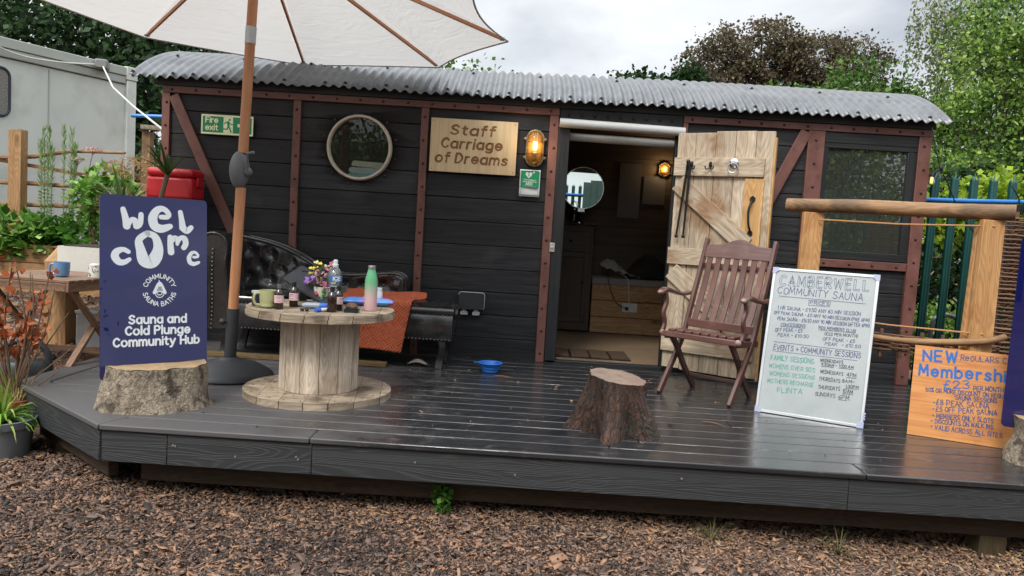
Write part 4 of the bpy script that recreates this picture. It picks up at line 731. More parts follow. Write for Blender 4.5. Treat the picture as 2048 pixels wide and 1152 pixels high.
mb=MB(); c=pp(1.275); mb.ball(c+Vector((-.012,-.01,0)),.115,16,(.52,.52,1)); hs=mb.build('crank_housing',mhous,um)
mb=MB(); mb.ball(c+Vector((.048,-.03,-.01)),.028,10); mb.tube([c+Vector((.05,-.05,-.01)),c+Vector((.055,-.075,.095))],.008,8); mb.tube([c+Vector((.052,-.075,.097)),c+Vector((.10,-.085,.105))],.010,8); mb.build('crank_handle',mhous,hs)
# canopy: rim corners (relative to base), tilted octagon
rim=[(-2.862,-.270,2.24),(-1.896,.430,2.24),(-.770,.205,2.24),(-.205,-.780,2.24)]
cx,cy=-1.56,-1.17
rim+=[(-.36,-1.97,2.25),(-1.34,-2.70,2.25),(-2.50,-2.48,2.25),(-3.15,-1.45,2.25)]
rim=[Vector(q)-PB for q in rim]; hub=pp(2.74); k8=len(rim)
def panel(i,u,v):
    a=rim[i]; b=rim[(i+1)%k8]; e=a.lerp(b,u); s=4*u*(1-u)
    inw=(hub-e); inw.z=0; inw.normalize(); e=e+inw*(.03 if i in (7,0) else .07)*s; p=hub.lerp(e,v); p.z+= .05*math.sin(math.pi*v) - .035*s*math.sin(math.pi*v*.9)*1.0 -.0*s
    return p
mb=MB()
for i in range(k8): mb.grid(14,18,lambda u,v,i=i:panel(i,u,.02+.98*v),1,1.5)
can=mb.build('canopy',mfab,um)
mh=mat('hem_fabric',H('a7a5a0'),H('b5b3ae'),scale=(80,80,80),coord='Object',rough=(.8,.9)); mb=MB()
for i in range(k8): mb.tube([panel(i,u/14,1) for u in range(15)],.006,5)
mb.build('hem',mh,can)
for i in range(k8):
    mb=MB(); e=rim[i]; dd=(e-hub); mb.bar(hub+dd*.04+Vector((0,0,-.035)),hub+dd*.975+Vector((0,0,-.0)),.016,.024); mb.build('rib',mpole,um,bevel=.002)
    mb=MB(); mb.box(hub+dd*.975,(.03,.03,.022)); mb.build('rib_tip',mat('tip_plastic',H('8b8984'),rough=(.4,.5)),um,bevel=.004)
mb=MB(); mb.lathe([(.05,2.66),(.055,2.70),(.04,2.76),(1e-4,2.79)],16,Matrix.Translation((pp(2.7).x,pp(2.7).y,0))); mb.build('hub',mdark,um)
for i in range(k8):
    mb=MB(); e=hub.lerp(rim[i],.24); mb.bar(pp(2.5)+(e-hub).normalized()*.03,e+Vector((0,0,-.01)),.012,.018); mb.build('strut',mpole,um)

# ------------------------------------------------------------------ blue acrylic signs on log feet
def acrylic():
    return thin('blue_acrylic',(.10,.12,.50,1),ior=1.85,body=H('1e2268'),bodyf=.62)
mac=acrylic(); macw=mat('sign_white',H('dfe6ea'),coord='Object',rough=(.4,.5))
mbark=mat('grey_bark',H('64584a'),H('a89a86'),scale=(34,26,1),rough=(.8,.95),bump=1,bscale=(60,44,1),bdist=.02,dist=1.1,lo=.3,hi=.66,detail=9,c3=H('453b31'),s3=14,t3=(.53,.64),f3=.9)
mend=mat('log_end_grain',H('8d7759'),H('b59a76'),scale=(14,14,14),coord='Object',rough=(.65,.8),bump=.4,dist=2,c3=H('6c5840'),s3=7,f3=.6)
def dlog(t,M,w,d,h,flare=.07,seed=1):
    """half-round log standing on its end, flat back along local x at y=0, bulging to -y"""
    rs=random.Random(seed); mb=MB(); nA=44; lev=8; ph=[rs.uniform(0,6) for _ in range(6)]
    def outl(a,z):   # a 0..1 along outline
        fl=1+flare*(1-z)**2.2
        if a<.3: q=a/.3; x=w/2-q*w; y=0
        else:
            q=(a-.3)/.7*math.pi; x=-w/2*math.cos(q); y=-d*math.sin(q)**.75
        rz=1+.035*math.sin(a*21+ph[0]+z*2)+.025*math.sin(a*47+ph[1])+.018*math.sin(a*83+ph[2]+z*4)
        wob=.02*math.sin(z*5+ph[3])
        return (x*fl*(1+.02*math.sin(z*7+ph[4]))+wob*.4, y*fl*(rz if a>=.3 else 1)+(.0 if a<.3 else -.012*(1-z)*math.sin(a*9+ph[5])), z*h)
    mb.grid(nA,lev,lambda u,v:M@Vector(outl(u,v)),w*2.4,h,cu=True); lb=mb.build('log_base',mbark,t)
    mb=MB(); tp=[M@Vector(outl(i/nA,1)) for i in range(nA)]; bt=[M@Vector(outl(i/nA,0)) for i in range(nA)]
    up=M.to_3x3()@Vector((0,0,1))
    mb.add([p+up*(.004*math.sin(i*.9)) for i,p in enumerate(tp)],[list(range(nA))],[[(0,0)]*nA]); mb.build('log_top',mend,lb)
    return lb
P0=Vector((-2.082,-2.20,.145)); P1=Vector((-1.69,-1.85,.135)); ux=(P1-P0); ux.z=0; wS=ux.length; hS=.935
ws=thing('welcome_sign','blue acrylic welcome sign standing in a half log at the deck corner','sign',(P0.x,P0.y,0)); O=Vector((P0.x,P0.y,0))
nbk=Vector((-ux.y,ux.x,0)).normalized(); Mw=frame_M((0,0,.14),ux,Vector((0,0,1))*math.cos(R(5))+nbk*math.sin(R(5)))
mb=MB(); mb.prism(rrect(wS,hS,.022,5),.010,Mw,z0=-.005); mb.build('panel',mac,ws)
mb=MB(); zz=.0062
def bubw(strokes,u,v,sc,rot=0):
    for P,wd in strokes:
        Q=[(u*wS+ (x*math.cos(rot)-y*math.sin(rot))*sc, v*hS+(x*math.sin(rot)+y*math.cos(rot))*sc) for x,y in P]; Q=cat_rom(Q,6)
        W_=[]; 
        for i in range(len(Q)):
            t_=i/(len(Q)-1)*(len(wd)-1); a=int(min(t_,len(wd)-2)); W_.append((wd[a]+(wd[a+1]-wd[a])*(t_-a))*sc)
        strip(mb,Q,W_,Mw,0,zz)
bubw([([(-1,1),(-.75,0),(-.62,-.85)],[.55,.7,.8]),([(-.62,-.85),(-.1,-.1),(.25,-.15)],[.6,.5,.5]),([(.25,-.15),(.35,-.85),(.75,-.5),(.85,.5)],[.5,.62,.6,.55])],.29,.875,.046)
bubw([([(-.05,.22),(.5,.25),(.62,.55),(.2,.95),(-.35,.85),(-.75,.15),(-.6,-.6),(.0,-.85),(.75,-.6)],[.42,.45,.45,.5,.62,.8,.8,.75,.5])],.555,.878,.057)
bubw([([(-.6,1.1),(-.45,.2),(-.35,-.6)],[.5,.6,.75]),([(-.35,-.6),(.1,-.95),(.55,-.55)],[.75,.65,.55])],.79,.868,.048)
bubw([([(.7,.45),(.15,.7),(-.5,.45),(-.7,-.1),(-.3,-.7),(.3,-.72),(.8,-.4)],[.5,.55,.75,.85,.75,.6,.45])],.19,.672,.045)
bubw([([(0,1.0),(-.55,.6),(-.5,-.1),(-.35,-.75),(.1,-.9),(.45,-.5),(.6,.1),(.45,.75),(0,1.0)],[.38,.45,.6,.8,.85,.8,.6,.45,.38])],.435,.715,.078,.08)
bubw([([(-.75,.85),(-.72,0),(-.65,-.8)],[.55,.65,.7]),([(-.7,.3),(-.3,.75),(.0,.6),(.0,.1)],[.5,.6,.5,.36]),([(.0,.2),(.3,.75),(.75,.75),(.9,.2),(.7,-.25)],[.4,.5,.62,.62,.6])],.705,.738,.048)
bubw([([(-.05,.22),(.5,.25),(.62,.55),(.2,.95),(-.35,.85),(-.75,.15),(-.6,-.6),(.0,-.85),(.75,-.6)],[.42,.4,.4,.45,.55,.7,.7,.65,.45])],.868,.664,.034)
for s_,y0,x0,x1 in (('Sauna and',.302,.257,.79),('Cold Plunge',.241,.226,.825),('Community Hub',.180,.118,.918)): text(mb,s_,(x0*wS,y0*hS),(x1*wS,y0*hS),.041,.0098,Mw,z=zz,sp=1.75)
lc=(.537*wS,.485*hS); arctext(mb,'COMMUNITY',lc[0],lc[1],.062,165,15,.022,.0042,Mw,z=zz); arctext(mb,'SAUNA BATHS',lc[0],lc[1],.062,192,348,.022,.0042,Mw,inner=True,z=zz)
hd=cat_rom([(0,.042),(-.014,.030),(-.026,.004),(-.034,-.014),(-.03,-.024),(-.018,-.020),(0,-.012),(.018,-.020),(.03,-.024),(.034,-.014),(.026,.004),(.014,.030)],4,True)
mb.prism([(lc[0]+x,lc[1]+y+.002) for x,y in hd[:-1]],.0004,Mw,z0=zz); strip(mb,[(lc[0]+.021*math.cos(R(a)),lc[1]-.018+.021*math.sin(R(a))) for a in range(180,361,15)],.0042,Mw,0,zz); strip(mb,[(lc[0]+.012*math.cos(R(a)),lc[1]-.016+.010*math.sin(R(a))) for a in range(200,341,14)],.0045,Mw,0,zz); strip(mb,[(lc[0],lc[1]+.040),(lc[0]-.003,lc[1]+.050)],.004,Mw,0,zz)
mb.build('lettering',macw,ws)
mb=MB()
for s in (-1,1):
    strip(mb,[(lc[0]+s*(.008+.005*math.cos(R(a))),lc[1]+.001+.0045*math.sin(R(a))) for a in range(0,361,30)],.002,Mw,0,zz+.002); strip(mb,[(lc[0]+s*(.005+.0035*math.cos(R(a))),lc[1]+.014+.0035*math.sin(R(a))) for a in range(0,361,30)],.0018,Mw,0,zz+.002); strip(mb,[(lc[0]+s*.003,lc[1]+.013),(lc[0]+s*.003,lc[1]+.002)],.0018,Mw,0,zz+.002)
mb.build('logo_lines',mat('logo_blue',H('23265c'),coord='Object',rough=(.4,.5)),ws)
uxn=ux.normalized(); nS=Vector((uxn.y,-uxn.x,0))   # toward viewer
Ml=frame_M(ux*.5-nS*.035+uxn*.0,uxn,Vector((-uxn.y,uxn.x,0))); dlog(ws,Ml,.50,.235,.215,.16,3)
rs_=thing('blue_sign','tall blank blue acrylic sign in a log foot behind the right deck edge','sign',(2.51,-1.97,0)); ur=Vector((.86,-.50,0)).normalized()
Mr2=frame_M((0,0,.16),ur,(-.06,-.03,1)); mb=MB(); mb.prism(rrect(.53,.98,.022,5),.010,Mr2,z0=-.005); mb.build('panel',mac,rs_)
mb=MB(); strip(mb,[(.105,.545),(.108,.585)],.006,Mr2,0,.0062); strip(mb,[(.118,.545),(.121,.585)],.006,Mr2,0,.0062); mb.build('scratch_mark',mat('blue_mark',H('3a49c8'),rough=(.4,.5)),rs_)
Ml=frame_M(ur*.29-Vector((ur.y,-ur.x,0))*.02,ur,Vector((-ur.y,ur.x,0))); dlog(rs_,Ml,.48,.21,.23,.10,8)

# ------------------------------------------------------------------ cable drum table
msp=wood('spool_timber',H('7e7060'),H('b8a68e'),island=.18,su=1.6,sv=24,rough=(.6,.78),c3=H('54483a'),s3=6,t3=(.5,.64),f3=.75)
mspd=wood('spool_drum',H('a18e7b'),H('dccdb9'),island=.16,su=1.1,sv=18,rough=(.55,.72),c3=H('7d6650'),s3=3.5,t3=(.54,.68),f3=.6)
sp=thing('cable_drum_table','weathered wooden cable drum used as a round table beside the parasol','table',(-1.155,-1.56,0),R(8))
def disc_boards(mb,rad,z0,z1,w=.125):
    x=-rad
    k=0
    while x<rad-.01:
        x1=min(x+w,rad); xa,xb=x+.0012,x1-.0012; n=7; up=[];
        f=lambda q:math.sqrt(max(rad*rad-q*q,1e-6)); 
        if xa+rad<.004: xa=-rad+.004
        poly=[(xa+(xb-xa)*i/n,-f(xa+(xb-xa)*i/n)) for i in range(n+1)]+[(xb-(xb-xa)*i/n,f(xb-(xb-xa)*i/n)) for i in range(n+1)]
        mb.prism(poly,z1-z0,Matrix(),0,False,z0); x=x1; k+=1
mb=MB(); disc_boards(mb,.418,.463,.483); tt=None
mb2=MB(); 
M90=Matrix.Rotation(R(90),4,'Z')
mb.build('tabletop',msp,sp,bevel=.004); 
mb=MB(); disc_boards(mb,.414,.4835,.505); o=mb.build('tabletop_boards',msp,sp,bevel=.004)
mb=MB(); disc_boards(mb,.418,0,.04,.13); fl=mb.build('bottom_flange',msp,sp,bevel=.005)
mb=MB()
for k in range(26):
    q=2*math.pi*k/26; 
    for rr_ in (.265,.375): mb.lathe([(.006,.0402),(.005,.0412),(1e-4,.0414)],7,Matrix.Translation(((rr_+random.uniform(-.012,.012))*math.cos(q+rr_*9),(rr_)*math.sin(q+rr_*9),0)))
mb.build('nail_marks',mat('rust_nail',H('3b2c22'),rough=(.7,.8)),fl)
mb=MB(); ns=13
for k in range(ns):
    a0,a1=2*math.pi*(k+.012)/ns,2*math.pi*(k+.988)/ns; rI,rO=.195,.222+random.uniform(-.002,.002)
    P=[(rO*math.cos(a0),rO*math.sin(a0)),(rO*math.cos(a1),rO*math.sin(a1)),(rI*math.cos(a1),rI*math.sin(a1)),(rI*math.cos(a0),rI*math.sin(a0))]
    mb.hexa([(x,y,.0405) for x,y in P]+[(x,y,.4625) for x,y in P],long=2)
mb.build('drum',mspd,sp,bevel=.003)
TZ=.506
# mug
mgreen=mat('sage_glaze',H('a3a578'),H('adb083'),coord='Object',rough=(.2,.3),coat=.3)
def mug(name,lb,loc,r,h,m,taper=1,rz=0,handle=True,band=None):
    t=thing(name,lb,'mug',loc,rz); mb=MB(); mb.lathe([(r*.6*taper,0),(r*.86*taper,.004),(r*.95*(taper+1)/2 if taper<1 else r*.97,h*.25),(r,h*.7),(r,h),(r*.93,h),(r*.9,h*.1),(1e-4,h*.08)],28); mb.build('body',m,t)
    if handle: mb=MB(); mb.tube(cat_rom([(r*.95,0,h*.82),(r*1.45,0,h*.80),(r*1.62,0,h*.5),(r*1.4,0,h*.22),(r*.93,0,h*.16)],6),.0075,8); mb.build('handle',m,t)
    return t
mug('mug','sage green mug on the left of the drum table',(-1.405,-1.745,TZ),.048,.098,mgreen,.9,R(215))
mnavy=mat('navy_plastic',H('1b2236'),H('232b42'),coord='Object',rough=(.3,.4))
t=thing('navy_tub','small navy tub half hidden behind the green mug','tub',(-1.487,-1.66,TZ)); mb=MB(); mb.lathe([(.034,0),(.036,.003),(.036,.07)],20); mb.build('body',mnavy,t); mb=MB(); mb.lathe([(.038,.0705),(.038,.082),(1e-4,.083)],20); mb.build('lid',m_grey,t)
mamb=mat('brown_bottle_glass',H('1e0f08'),H('2a160c'),coord='Object',rough=(.06,.12),coat=.5); mpink=mat('pink_label',H('d3aeb2'),H('dcbcbf'),coord='Object',rough=(.5,.6)); mcap=mat('black_cap',H('161616'),coord='Object',rough=(.35,.45)); mcapm=mat('metal_cap',H('8c8884'),coord='Object',rough=(.3,.4),metal=.8)
minkp=mat('label_ink',H('8a5a62'),coord='Object',rough=(.5,.6))
def bottle(lb,loc,r,h,label=True,cap=None,rz=0):
    t=thing('dropper_bottle',lb,'bottle',loc,rz,'brown glass bottles on the drum table'); s=h
    mb=MB(); mb.lathe([(r*.9,0),(r,.004),(r,s*.58),(r*.93,s*.66),(r*.5,s*.77),(r*.42,s*.80),(r*.42,s*.86),(1e-4,s*.86)],24); b=mb.build('glass',mamb,t)
    mb=MB(); mb.lathe([(r*.50,s*.84),(r*.50,s*.99),(r*.4,s),(1e-4,s)],16); mb.build('cap',cap or mcap,t)
    if label:
        mb=MB(); mb.grid(18,1,lambda u,v:((r+.0007)*math.cos(R(-200+220*u)),(r+.0007)*math.sin(R(-200+220*u)),s*(.26+.30*v)),.1,.05); lb_=mb.build('label',mpink,t)
        mb=MB()
        for q,zz_ in enumerate((.49,.45,.42,.34,.31)): 
            a0,a1=-125+8*(q%2),-62-6*(q%3); mb.grid(6,1,lambda u,v:((r+.0013)*math.cos(R(a0+(a1-a0)*u)),(r+.0013)*math.sin(R(a0+(a1-a0)*u)),s*(zz_+(.02 if q==0 else .008)*v)),.1,.05)
        mb.build('label_print',minkp,lb_)
bottle('brown bottle with pink label and metal cap beside the green mug',(-1.335,-1.775,TZ),.0245,.137,True,mcapm,R(10))
bottle('brown bottle with pink label and black cap just behind its metal capped twin',(-1.30,-1.62,TZ),.0245,.140,True,None,R(-12))
bottle('plain brown bottle without label at the front of the drum table',(-1.048,-1.755,TZ),.0265,.138,False)
bottle('brown pink labelled bottle behind the plain brown one',(-1.035,-1.66,TZ),.0245,.138,True,None,R(60))
# tablet in dark case leaning
mcase=mat('dark_case',H('2a2c31'),H('363a40'),scale=(60,60,60),coord='Object',rough=(.4,.55)); mscr=mat('dark_screen',H('1a1c20'),coord='Object',rough=(.12,.2))
t=thing('tablet_case','dark tablet in a rubber case propped up on the drum table','tablet'); Mt=frame_M((-1.16,-1.50,.518),(-.86,.18,.43),(.12,.72,.42))
mb=MB(); mb.prism(rrect(.30,.185,.018),.014,Mt); mb.build('body',mcase,t,bevel=.005); mb=MB(); mb.prism(rrect(.262,.148,.006,3,.019,.0185),.0006,Mt,z0=.0142); mb.build('screen',mscr,t); mb=MB(); mb.prism(rrect(.05,.006,.003,3,.22,.175),.001,Mt,z0=.0143); mb.build('camera_strip',mcap,t)
mb=MB(); mb.bar(Mt@Vector((.25,.16,-.002)),(-1.34,-1.30,.508),.05,.01); mb.build('stand',mcase,t)
# flower pot
mvase=mat('white_ceramic',H('cfcdc2'),H('dcdad0'),coord='Object',rough=(.2,.3),coat=.3)
t=thing('flower_vase','small white fruit patterned vase filled with mixed flowers on the table','vase',(-1.195,-1.42,TZ)); mb=MB(); mb.lathe([(.034,0),(.037,.004),(.047,.105),(.044,.105),(.036,.02),(1e-4,.02)],24); mb.build('pot',mvase,t)
mb=MB()
for a,z,c in ((-120,.07,0),(-112,.062,0),(-60,.06,1),(-55,.075,1),(-62,.082,1),(-90,.03,0),(-75,.035,1),(-140,.03,1)): mb.ball((.0455*math.cos(R(a)),.0455*math.sin(R(a)),z),.011,6,(1,1,1),mi=c)
mb.build('fruit_pattern',[mat('pot_red',H('a8452f'),rough=(.3,.4)),mat('pot_green',H('3c7a35'),rough=(.3,.4))],t)
flm={n:mat('petal_'+n,H(c),H(c2),scale=(90,90,90),coord='Object',rough=(.55,.7)) for n,c,c2 in (('violet','9a62c8','b58be0'),('pink','c98aa6','e3b7c8'),('rose','b0527f','cf7fa5'),('yellow','d8c22e','ecdc5a'),('cream','dcd9c0','ece9d6'))}
mstem=leafmat('stem_green',['3f5a26','58752f','6d8a3c'])
stems=MB(); fl={}
spec=[(k_,(x_*1.12,y_*1.1,z_),r_*1.18) for k_,(x_,y_,z_),r_ in [('yellow',(-.02,.0,.235),.020),('yellow',(-.055,-.01,.205),.018),('yellow',(-.06,.01,.175),.017),('cream',(-.035,.02,.24),.02),('rose',(.055,.0,.235),.024),('rose',(.035,-.02,.205),.024),('rose',(.06,.02,.21),.022),('pink',(-.01,-.02,.175),.03),('pink',(.025,.02,.16),.028),('violet',(-.055,-.03,.135),.033),('violet',(-.07,-.01,.12),.026),('yellow',(.065,-.03,.13),.018),('rose',(.035,-.045,.10),.022),('rose',(.02,-.04,.12),.02),('cream',(.06,.0,.18),.017),('pink',(-.02,.02,.14),.024),('rose',(-.015,-.02,.20),.018),('cream',(-.075,.02,.10),.018),('pink',(.045,-.01,.18),.022),('violet',(-.03,-.04,.16),.02),('rose',(.0,-.03,.13),.022),('yellow',(-.03,-.02,.215),.016),('cream',(.02,.02,.225),.018)]]
for kind,(x,y,z),r in spec:
    stems.tube(cat_rom([(x*.2,y*.2,.09),(x*.7,y*.7,(z+.09)/2),(x,y,z)],3),.0016,5); m_=fl.setdefault(kind,MB()); 
    for q in range(7):
        a=2*math.pi*q/7+random.random(); tl=random.uniform(-.2,.7); d_=Vector((math.cos(a),math.sin(a)*.8-.35,tl+.2)).normalized(); s_=d_.cross(Vector((0,-.6,.8))).normalized(); c_=Vector((x,y,z))
        m_.add([c_,c_+d_*r*.6+s_*r*.38,c_+d_*r*1.05,c_+d_*r*.6-s_*r*.38],[(0,1,2,3)],[[(0,0)]*4],False)
    fl['yellow' if kind!='yellow' else 'cream']=fl.get('yellow' if kind!='yellow' else 'cream') or MB(); fl['yellow' if kind!='yellow' else 'cream'].ball((x,y-.006,z+.003),r*.2,5)
for _ in range(150):
    a=random.uniform(0,6.28); rr_=random.uniform(.01,.078); z=random.uniform(.09,.22); c_=Vector((rr_*math.cos(a),rr_*math.sin(a),z)); d_=Vector((math.cos(a),math.sin(a),random.uniform(-.2,1))).normalized(); s_=d_.cross(Vector((0,0,1))).normalized(); l_=random.uniform(.015,.03); stems.add([c_,c_+d_*l_*.5+s_*l_*.22,c_+d_*l_,c_+d_*l_*.5-s_*l_*.22],[(0,1,2,3)],[[(0,0)]*4])
stems.build('stems',mstem,t)
for kd,m_ in fl.items(): m_.build('flowers',flm[kd],t)
# water bottle
mclr=thin('clear_plastic',(.86,.89,.92,1),ior=1.6,body=H('c9d3da'),bodyf=.16); mtrc=mat('frosted_cap',H('c9ced0'),coord='Object',rough=(.3,.4))
t=thing('water_bottle','clear plastic water bottle with blue and white label reading ICE','bottle',(-1.075,-1.60,TZ)); mb=MB(); mb.lathe([(.030,0),(.038,.008),(.038,.03),(.035,.04),(.038,.05),(.036,.08),(.034,.10),(.037,.14),(.042,.17),(.042,.19),(.036,.215),(.018,.235),(.014,.24),(.014,.25)],28); mb.build('body',mclr,t)
mb=MB(); mb.lathe([(.016,.238),(.017,.252),(.012,.258),(.013,.275),(.009,.28),(1e-4,.28)],18); mb.build('sports_cap',mtrc,t)
mlb=mat('bottle_label',H('2f62a6'),H('3a70b4'),coord='Object',rough=(.35,.45)); mb=MB(); LR=.0432
mb.grid(20,1,lambda u,v:(LR*math.cos(R(-120+110*u)),LR*math.sin(R(-120+110*u)),.155+.034*v),.1,.05); lbm=mb.build('label',mlb,t)
Mc=Matrix.Translation((0,0,0)); mb=MB()
def wrap(mb0,r):
    for i in range(len(mb0.v)): x,y,z=mb0.v[i]; a=R(-90)+x/r; mb0.v[i]=((r+z)*math.cos(a),(r+z)*math.sin(a),y)
text(mb,'ICE',(.001,.166),(.040,.166),.019,.0052,Matrix(),z=.0012); text(mb,'VALLEY',(-.002,.158),(.034,.158),.005,.0012,Matrix(),z=.0012); wrap(mb,LR); mb.build('label_lettering',m_white,t)
mb=MB()
for zz_,a0,a1 in ((.10,-130,-60),(.11,-125,-50),(.12,-135,-70),(.13,-120,-40),(.085,-120,-60)): mb.grid(8,1,lambda u,v:(.0385*math.cos(R(a0+(a1-a0)*u)),.0385*math.sin(R(a0+(a1-a0)*u)),zz_+.003*v),.1,.05)
mb.build('label_lines',mat('label_pale',H('b9c6d6'),rough=(.4,.5)),t)
# steel flask, green fading to pink
def fade():
    m=mat('fade_flask',H('6fb083'),coord='Object',rough=(.3,.4)); t=m.node_tree; l=t.links.new; p=t.nodes['Principled BSDF']; tc=N(t,'ShaderNodeTexCoord'); sx=N(t,'ShaderNodeSeparateXYZ'); l(tc.outputs['Object'],sx.inputs[0]); cr=N(t,'ShaderNodeValToRGB'); e=cr.color_ramp.elements; e[0].position=.07; e[0].color=H('d9b4b6'); e[1].position=.165; e[1].color=H('62ab7c'); l(sx.outputs['Z'],cr.inputs[0]); l(cr.outputs[0],p.inputs['Base Color']); return m
t=thing('steel_flask','tall flask fading from green to pale pink on the right of the table','flask',(-.872,-1.575,TZ)); mb=MB(); mb.lathe([(.034,0),(.0365,.004),(.0365,.16),(.034,.185),(.026,.215),(.0215,.232),(.0215,.238),(1e-4,.238)],30); mb.build('body',fade(),t); mb=MB(); mb.lathe([(.0225,.2385),(.0225,.256),(.021,.258),(1e-4,.258)],24); mb.build('lid',mcapm,t)
# packet, jar, pens, pads
t=thing('tissue_packet','long blue and violet patterned packet lying behind the flask','packet',(-.93,-1.34,TZ),R(4)); mpk=mat('packet_print',H('3f7fd0'),H('8f6fd0'),scale=(9,9,9),coord='Object',rough=(.3,.4),lo=.42,hi=.56,c3=H('49b0e0'),s3=14,f3=.8)
mb=MB(); mb.grid(20,12,lambda u,v:(-.15+.3*u,.045*math.cos(2*math.pi*v)*(1-.25*abs(2*u-1)**6),.026+.024*math.sin(2*math.pi*v)*(1-.75*abs(2*u-1)**8)),.3,.2); mb.build('wrapper',mpk,t); mb=MB(); mb.prism(rrect(.07,.03,.012,4,-.035,-.015),.002,Matrix.Translation((0,0,.049))); mb.build('flap',m_white,t)
t=thing('pill_bottle','small white bottle standing behind the patterned packet','bottle',(-.885,-1.25,TZ)); mb=MB(); mb.lathe([(.02,0),(.021,.003),(.021,.075),(.017,.085),(1e-4,.085)],18); mb.build('body',m_white,t); mb=MB(); mb.lathe([(.0185,.086),(.0185,.105),(1e-4,.106)],18); mb.build('cap',m_white,t)
t=thing('coconut_shell','small brown shell beside the brown bottles','shell',(-.985,-1.545,TZ)); mb=MB(); mb.lathe([(1e-4,.0),(.03,.001),(.036,.012),(.03,.026),(.015,.034),(1e-4,.036)],18,wob=lambda q,z:1+.04*math.sin(q*5)); mb.build('shell',mat('shell_brown',H('5a4030'),H('7a5b44'),scale=(60,60,60),coord='Object',rough=(.5,.65)),t)
mblu=mat('marker_blue',H('2f5fb8'),H('3a6cc4'),coord='Object',rough=(.3,.4)); mgryb=mat('marker_grey',H('8e97a6'),coord='Object',rough=(.35,.45))
t=thing('board_marker','fat grey and blue marker lying at the table front','marker',(-1.16,-1.66,TZ+.018),R(8)); mb=MB(); mb.tube([(-.075,0,-.002),(-.055,0,0),(.02,0,0)],[.012,.017,.018],14); mb.build('barrel',mgryb,t); mb=MB(); mb.tube([(.0205,0,0),(.075,0,0),(.088,0,0)],[.0185,.0175,.010],14); mb.build('cap',mblu,t)
t=thing('blue_pen','thin dark blue pen lying behind the marker','pen',(-1.245,-1.62,TZ+.006),R(-10)); mb=MB(); mb.tube([(-.06,0,0),(.05,0,0)],.005,8); mb.build('barrel',mnavy,t); mb=MB(); mb.tube([(.0505,0,0),(.068,0,-.003)],[.004,.001],8); mb.build('tip',mcap,t)
t=thing('dry_marker','white whiteboard marker with a blue cap pointing to the viewer','marker',(-1.095,-1.78,TZ+.011),R(55)); mb=MB(); mb.tube([(.045,0,0),(-.012,0,0)],.010,12); mb.build('barrel',m_white,t); mb=MB(); mb.tube([(-.0125,0,0),(-.046,0,0)],[.0115,.0125],12); mb.build('cap',mblu,t)
for dx in (-.012,.014):
    o=MB(); o.ball((0,0,0),.011,8,(1.1,.9,.8)); q=o.build('earbud',mcap); q.location=(-1.185+dx,-1.805,TZ+.009); tag(q,'tiny black earbud at the front edge of the table','earbud','earbuds on the table')
t=thing('dark_phone','small dark teal phone lying flat beside the brown bottles','phone',(-.945,-1.715,TZ),R(2)); mb=MB(); mb.prism(rrect(.078,.06,.006,3,-.039,-.03),.018); mb.build('body',mat('teal_black',H('10202b'),rough=(.2,.3)),t,bevel=.003); mb=MB(); mb.prism(rrect(.07,.052,.004,3,-.035,-.026),.0008,Matrix.Translation((0,0,.0182))); mb.build('screen',mscr,t)
t=thing('black_phone','flat black phone behind the water bottle','phone',(-1.08,-1.29,TZ),R(10)); mb=MB(); mb.prism(rrect(.15,.07,.01,3,-.075,-.035),.02); mb.build('body',mcap,t,bevel=.003); mb=MB(); mb.prism(rrect(.14,.06,.006,3,-.07,-.03),.0008,Matrix.Translation((0,0,.0202))); mb.build('screen',mscr,t)
# ------------------------------------------------------------------ chaise sofa
mlea=mat('black_leather',H('1b1a1a'),H('2a2727'),scale=(7,7,7),coord='Object',rough=(.17,.34),bump=.35,bscale=(55,55,55),bdist=.002,spec=.6,coat=.5)
mstud=mat('sofa_stud',H('8d8b88'),coord='Object',rough=(.25,.35),metal=.9)
sf=thing('chaise_sofa','black tufted leather chaise sofa against the carriage wall','sofa',(0,0,0))
bx=[(-2.20,.70),(-2.16,.83),(-2.02,.825),(-1.86,.79),(-1.70,.725),(-1.55,.645),(-1.43,.61),(-1.32,.60),(-1.15,.615),(-.985,.632),(-.915,.615),(-.888,.565),(-.885,.43)]
bc=cat_rom(bx,6); bxs=[p[0] for p in bc]; 
def topz(x):
    for a,b in zip(bc[:-1],bc[1:]):
        if a[0]<=x<=b[0] and b[0]>a[0]: return a[1]+(b[1]-a[1])*(x-a[0])/(b[0]-a[0])
    return .43
btn=[]
for r_i,zf in enumerate((.80,.52,.27)):
    for k in range(9):
        x=-2.06+.155*k+(.078 if r_i%2 else 0); zt=topz(x)
        if x<-.94 and zt>.5: btn.append((x,.44+(zt-.44)*zf))
def tuft(x,z):
    d=0
    for a,b in btn:
        q=((x-a)**2+(z-b)**2)/.0022
        if q<8: d-=.030*math.exp(-q)+.014*math.exp(-q/5)
    return d
nx_=110; nz_=22
def backf(u,v):
    x=-2.19+1.304*u; zt=topz(x); z=.42+(zt-.42)*v; edge=math.sqrt(max(0,1-((v-.5)*2)**8)); ye=min(1,(1-u)*30)
    return (x,-.19-(.055*edge*ye**.5+tuft(x,z)*.9)*1.0,z)
mb=MB(); mb.grid(nx_,nz_,backf,1.3,.4); mb.grid(nx_,1,lambda u,v:(-2.19+1.304*u,-.19+.135*v,topz(-2.19+1.304*u)),1.3,.14); mb.grid(1,10,lambda u,v:(-.886,-.19+.13*u,.42+(topz(-.89)-.42)*v),.1,.1); mb.build('backrest',mlea,sf)
mb=MB(); mb.tube([(x,-.195,z) for x,z in bc],.014,8); mb.tube([(x,-.055,z) for x,z in bc],.014,8); mb.build('piping',mlea,sf)
mb=MB()
for a,b in btn: mb.ball((a,-.19-.055-tuft(a,b)*.9+.004,b),.0135,8,(1,.6,1))
mb.build('buttons',mlea,sf)
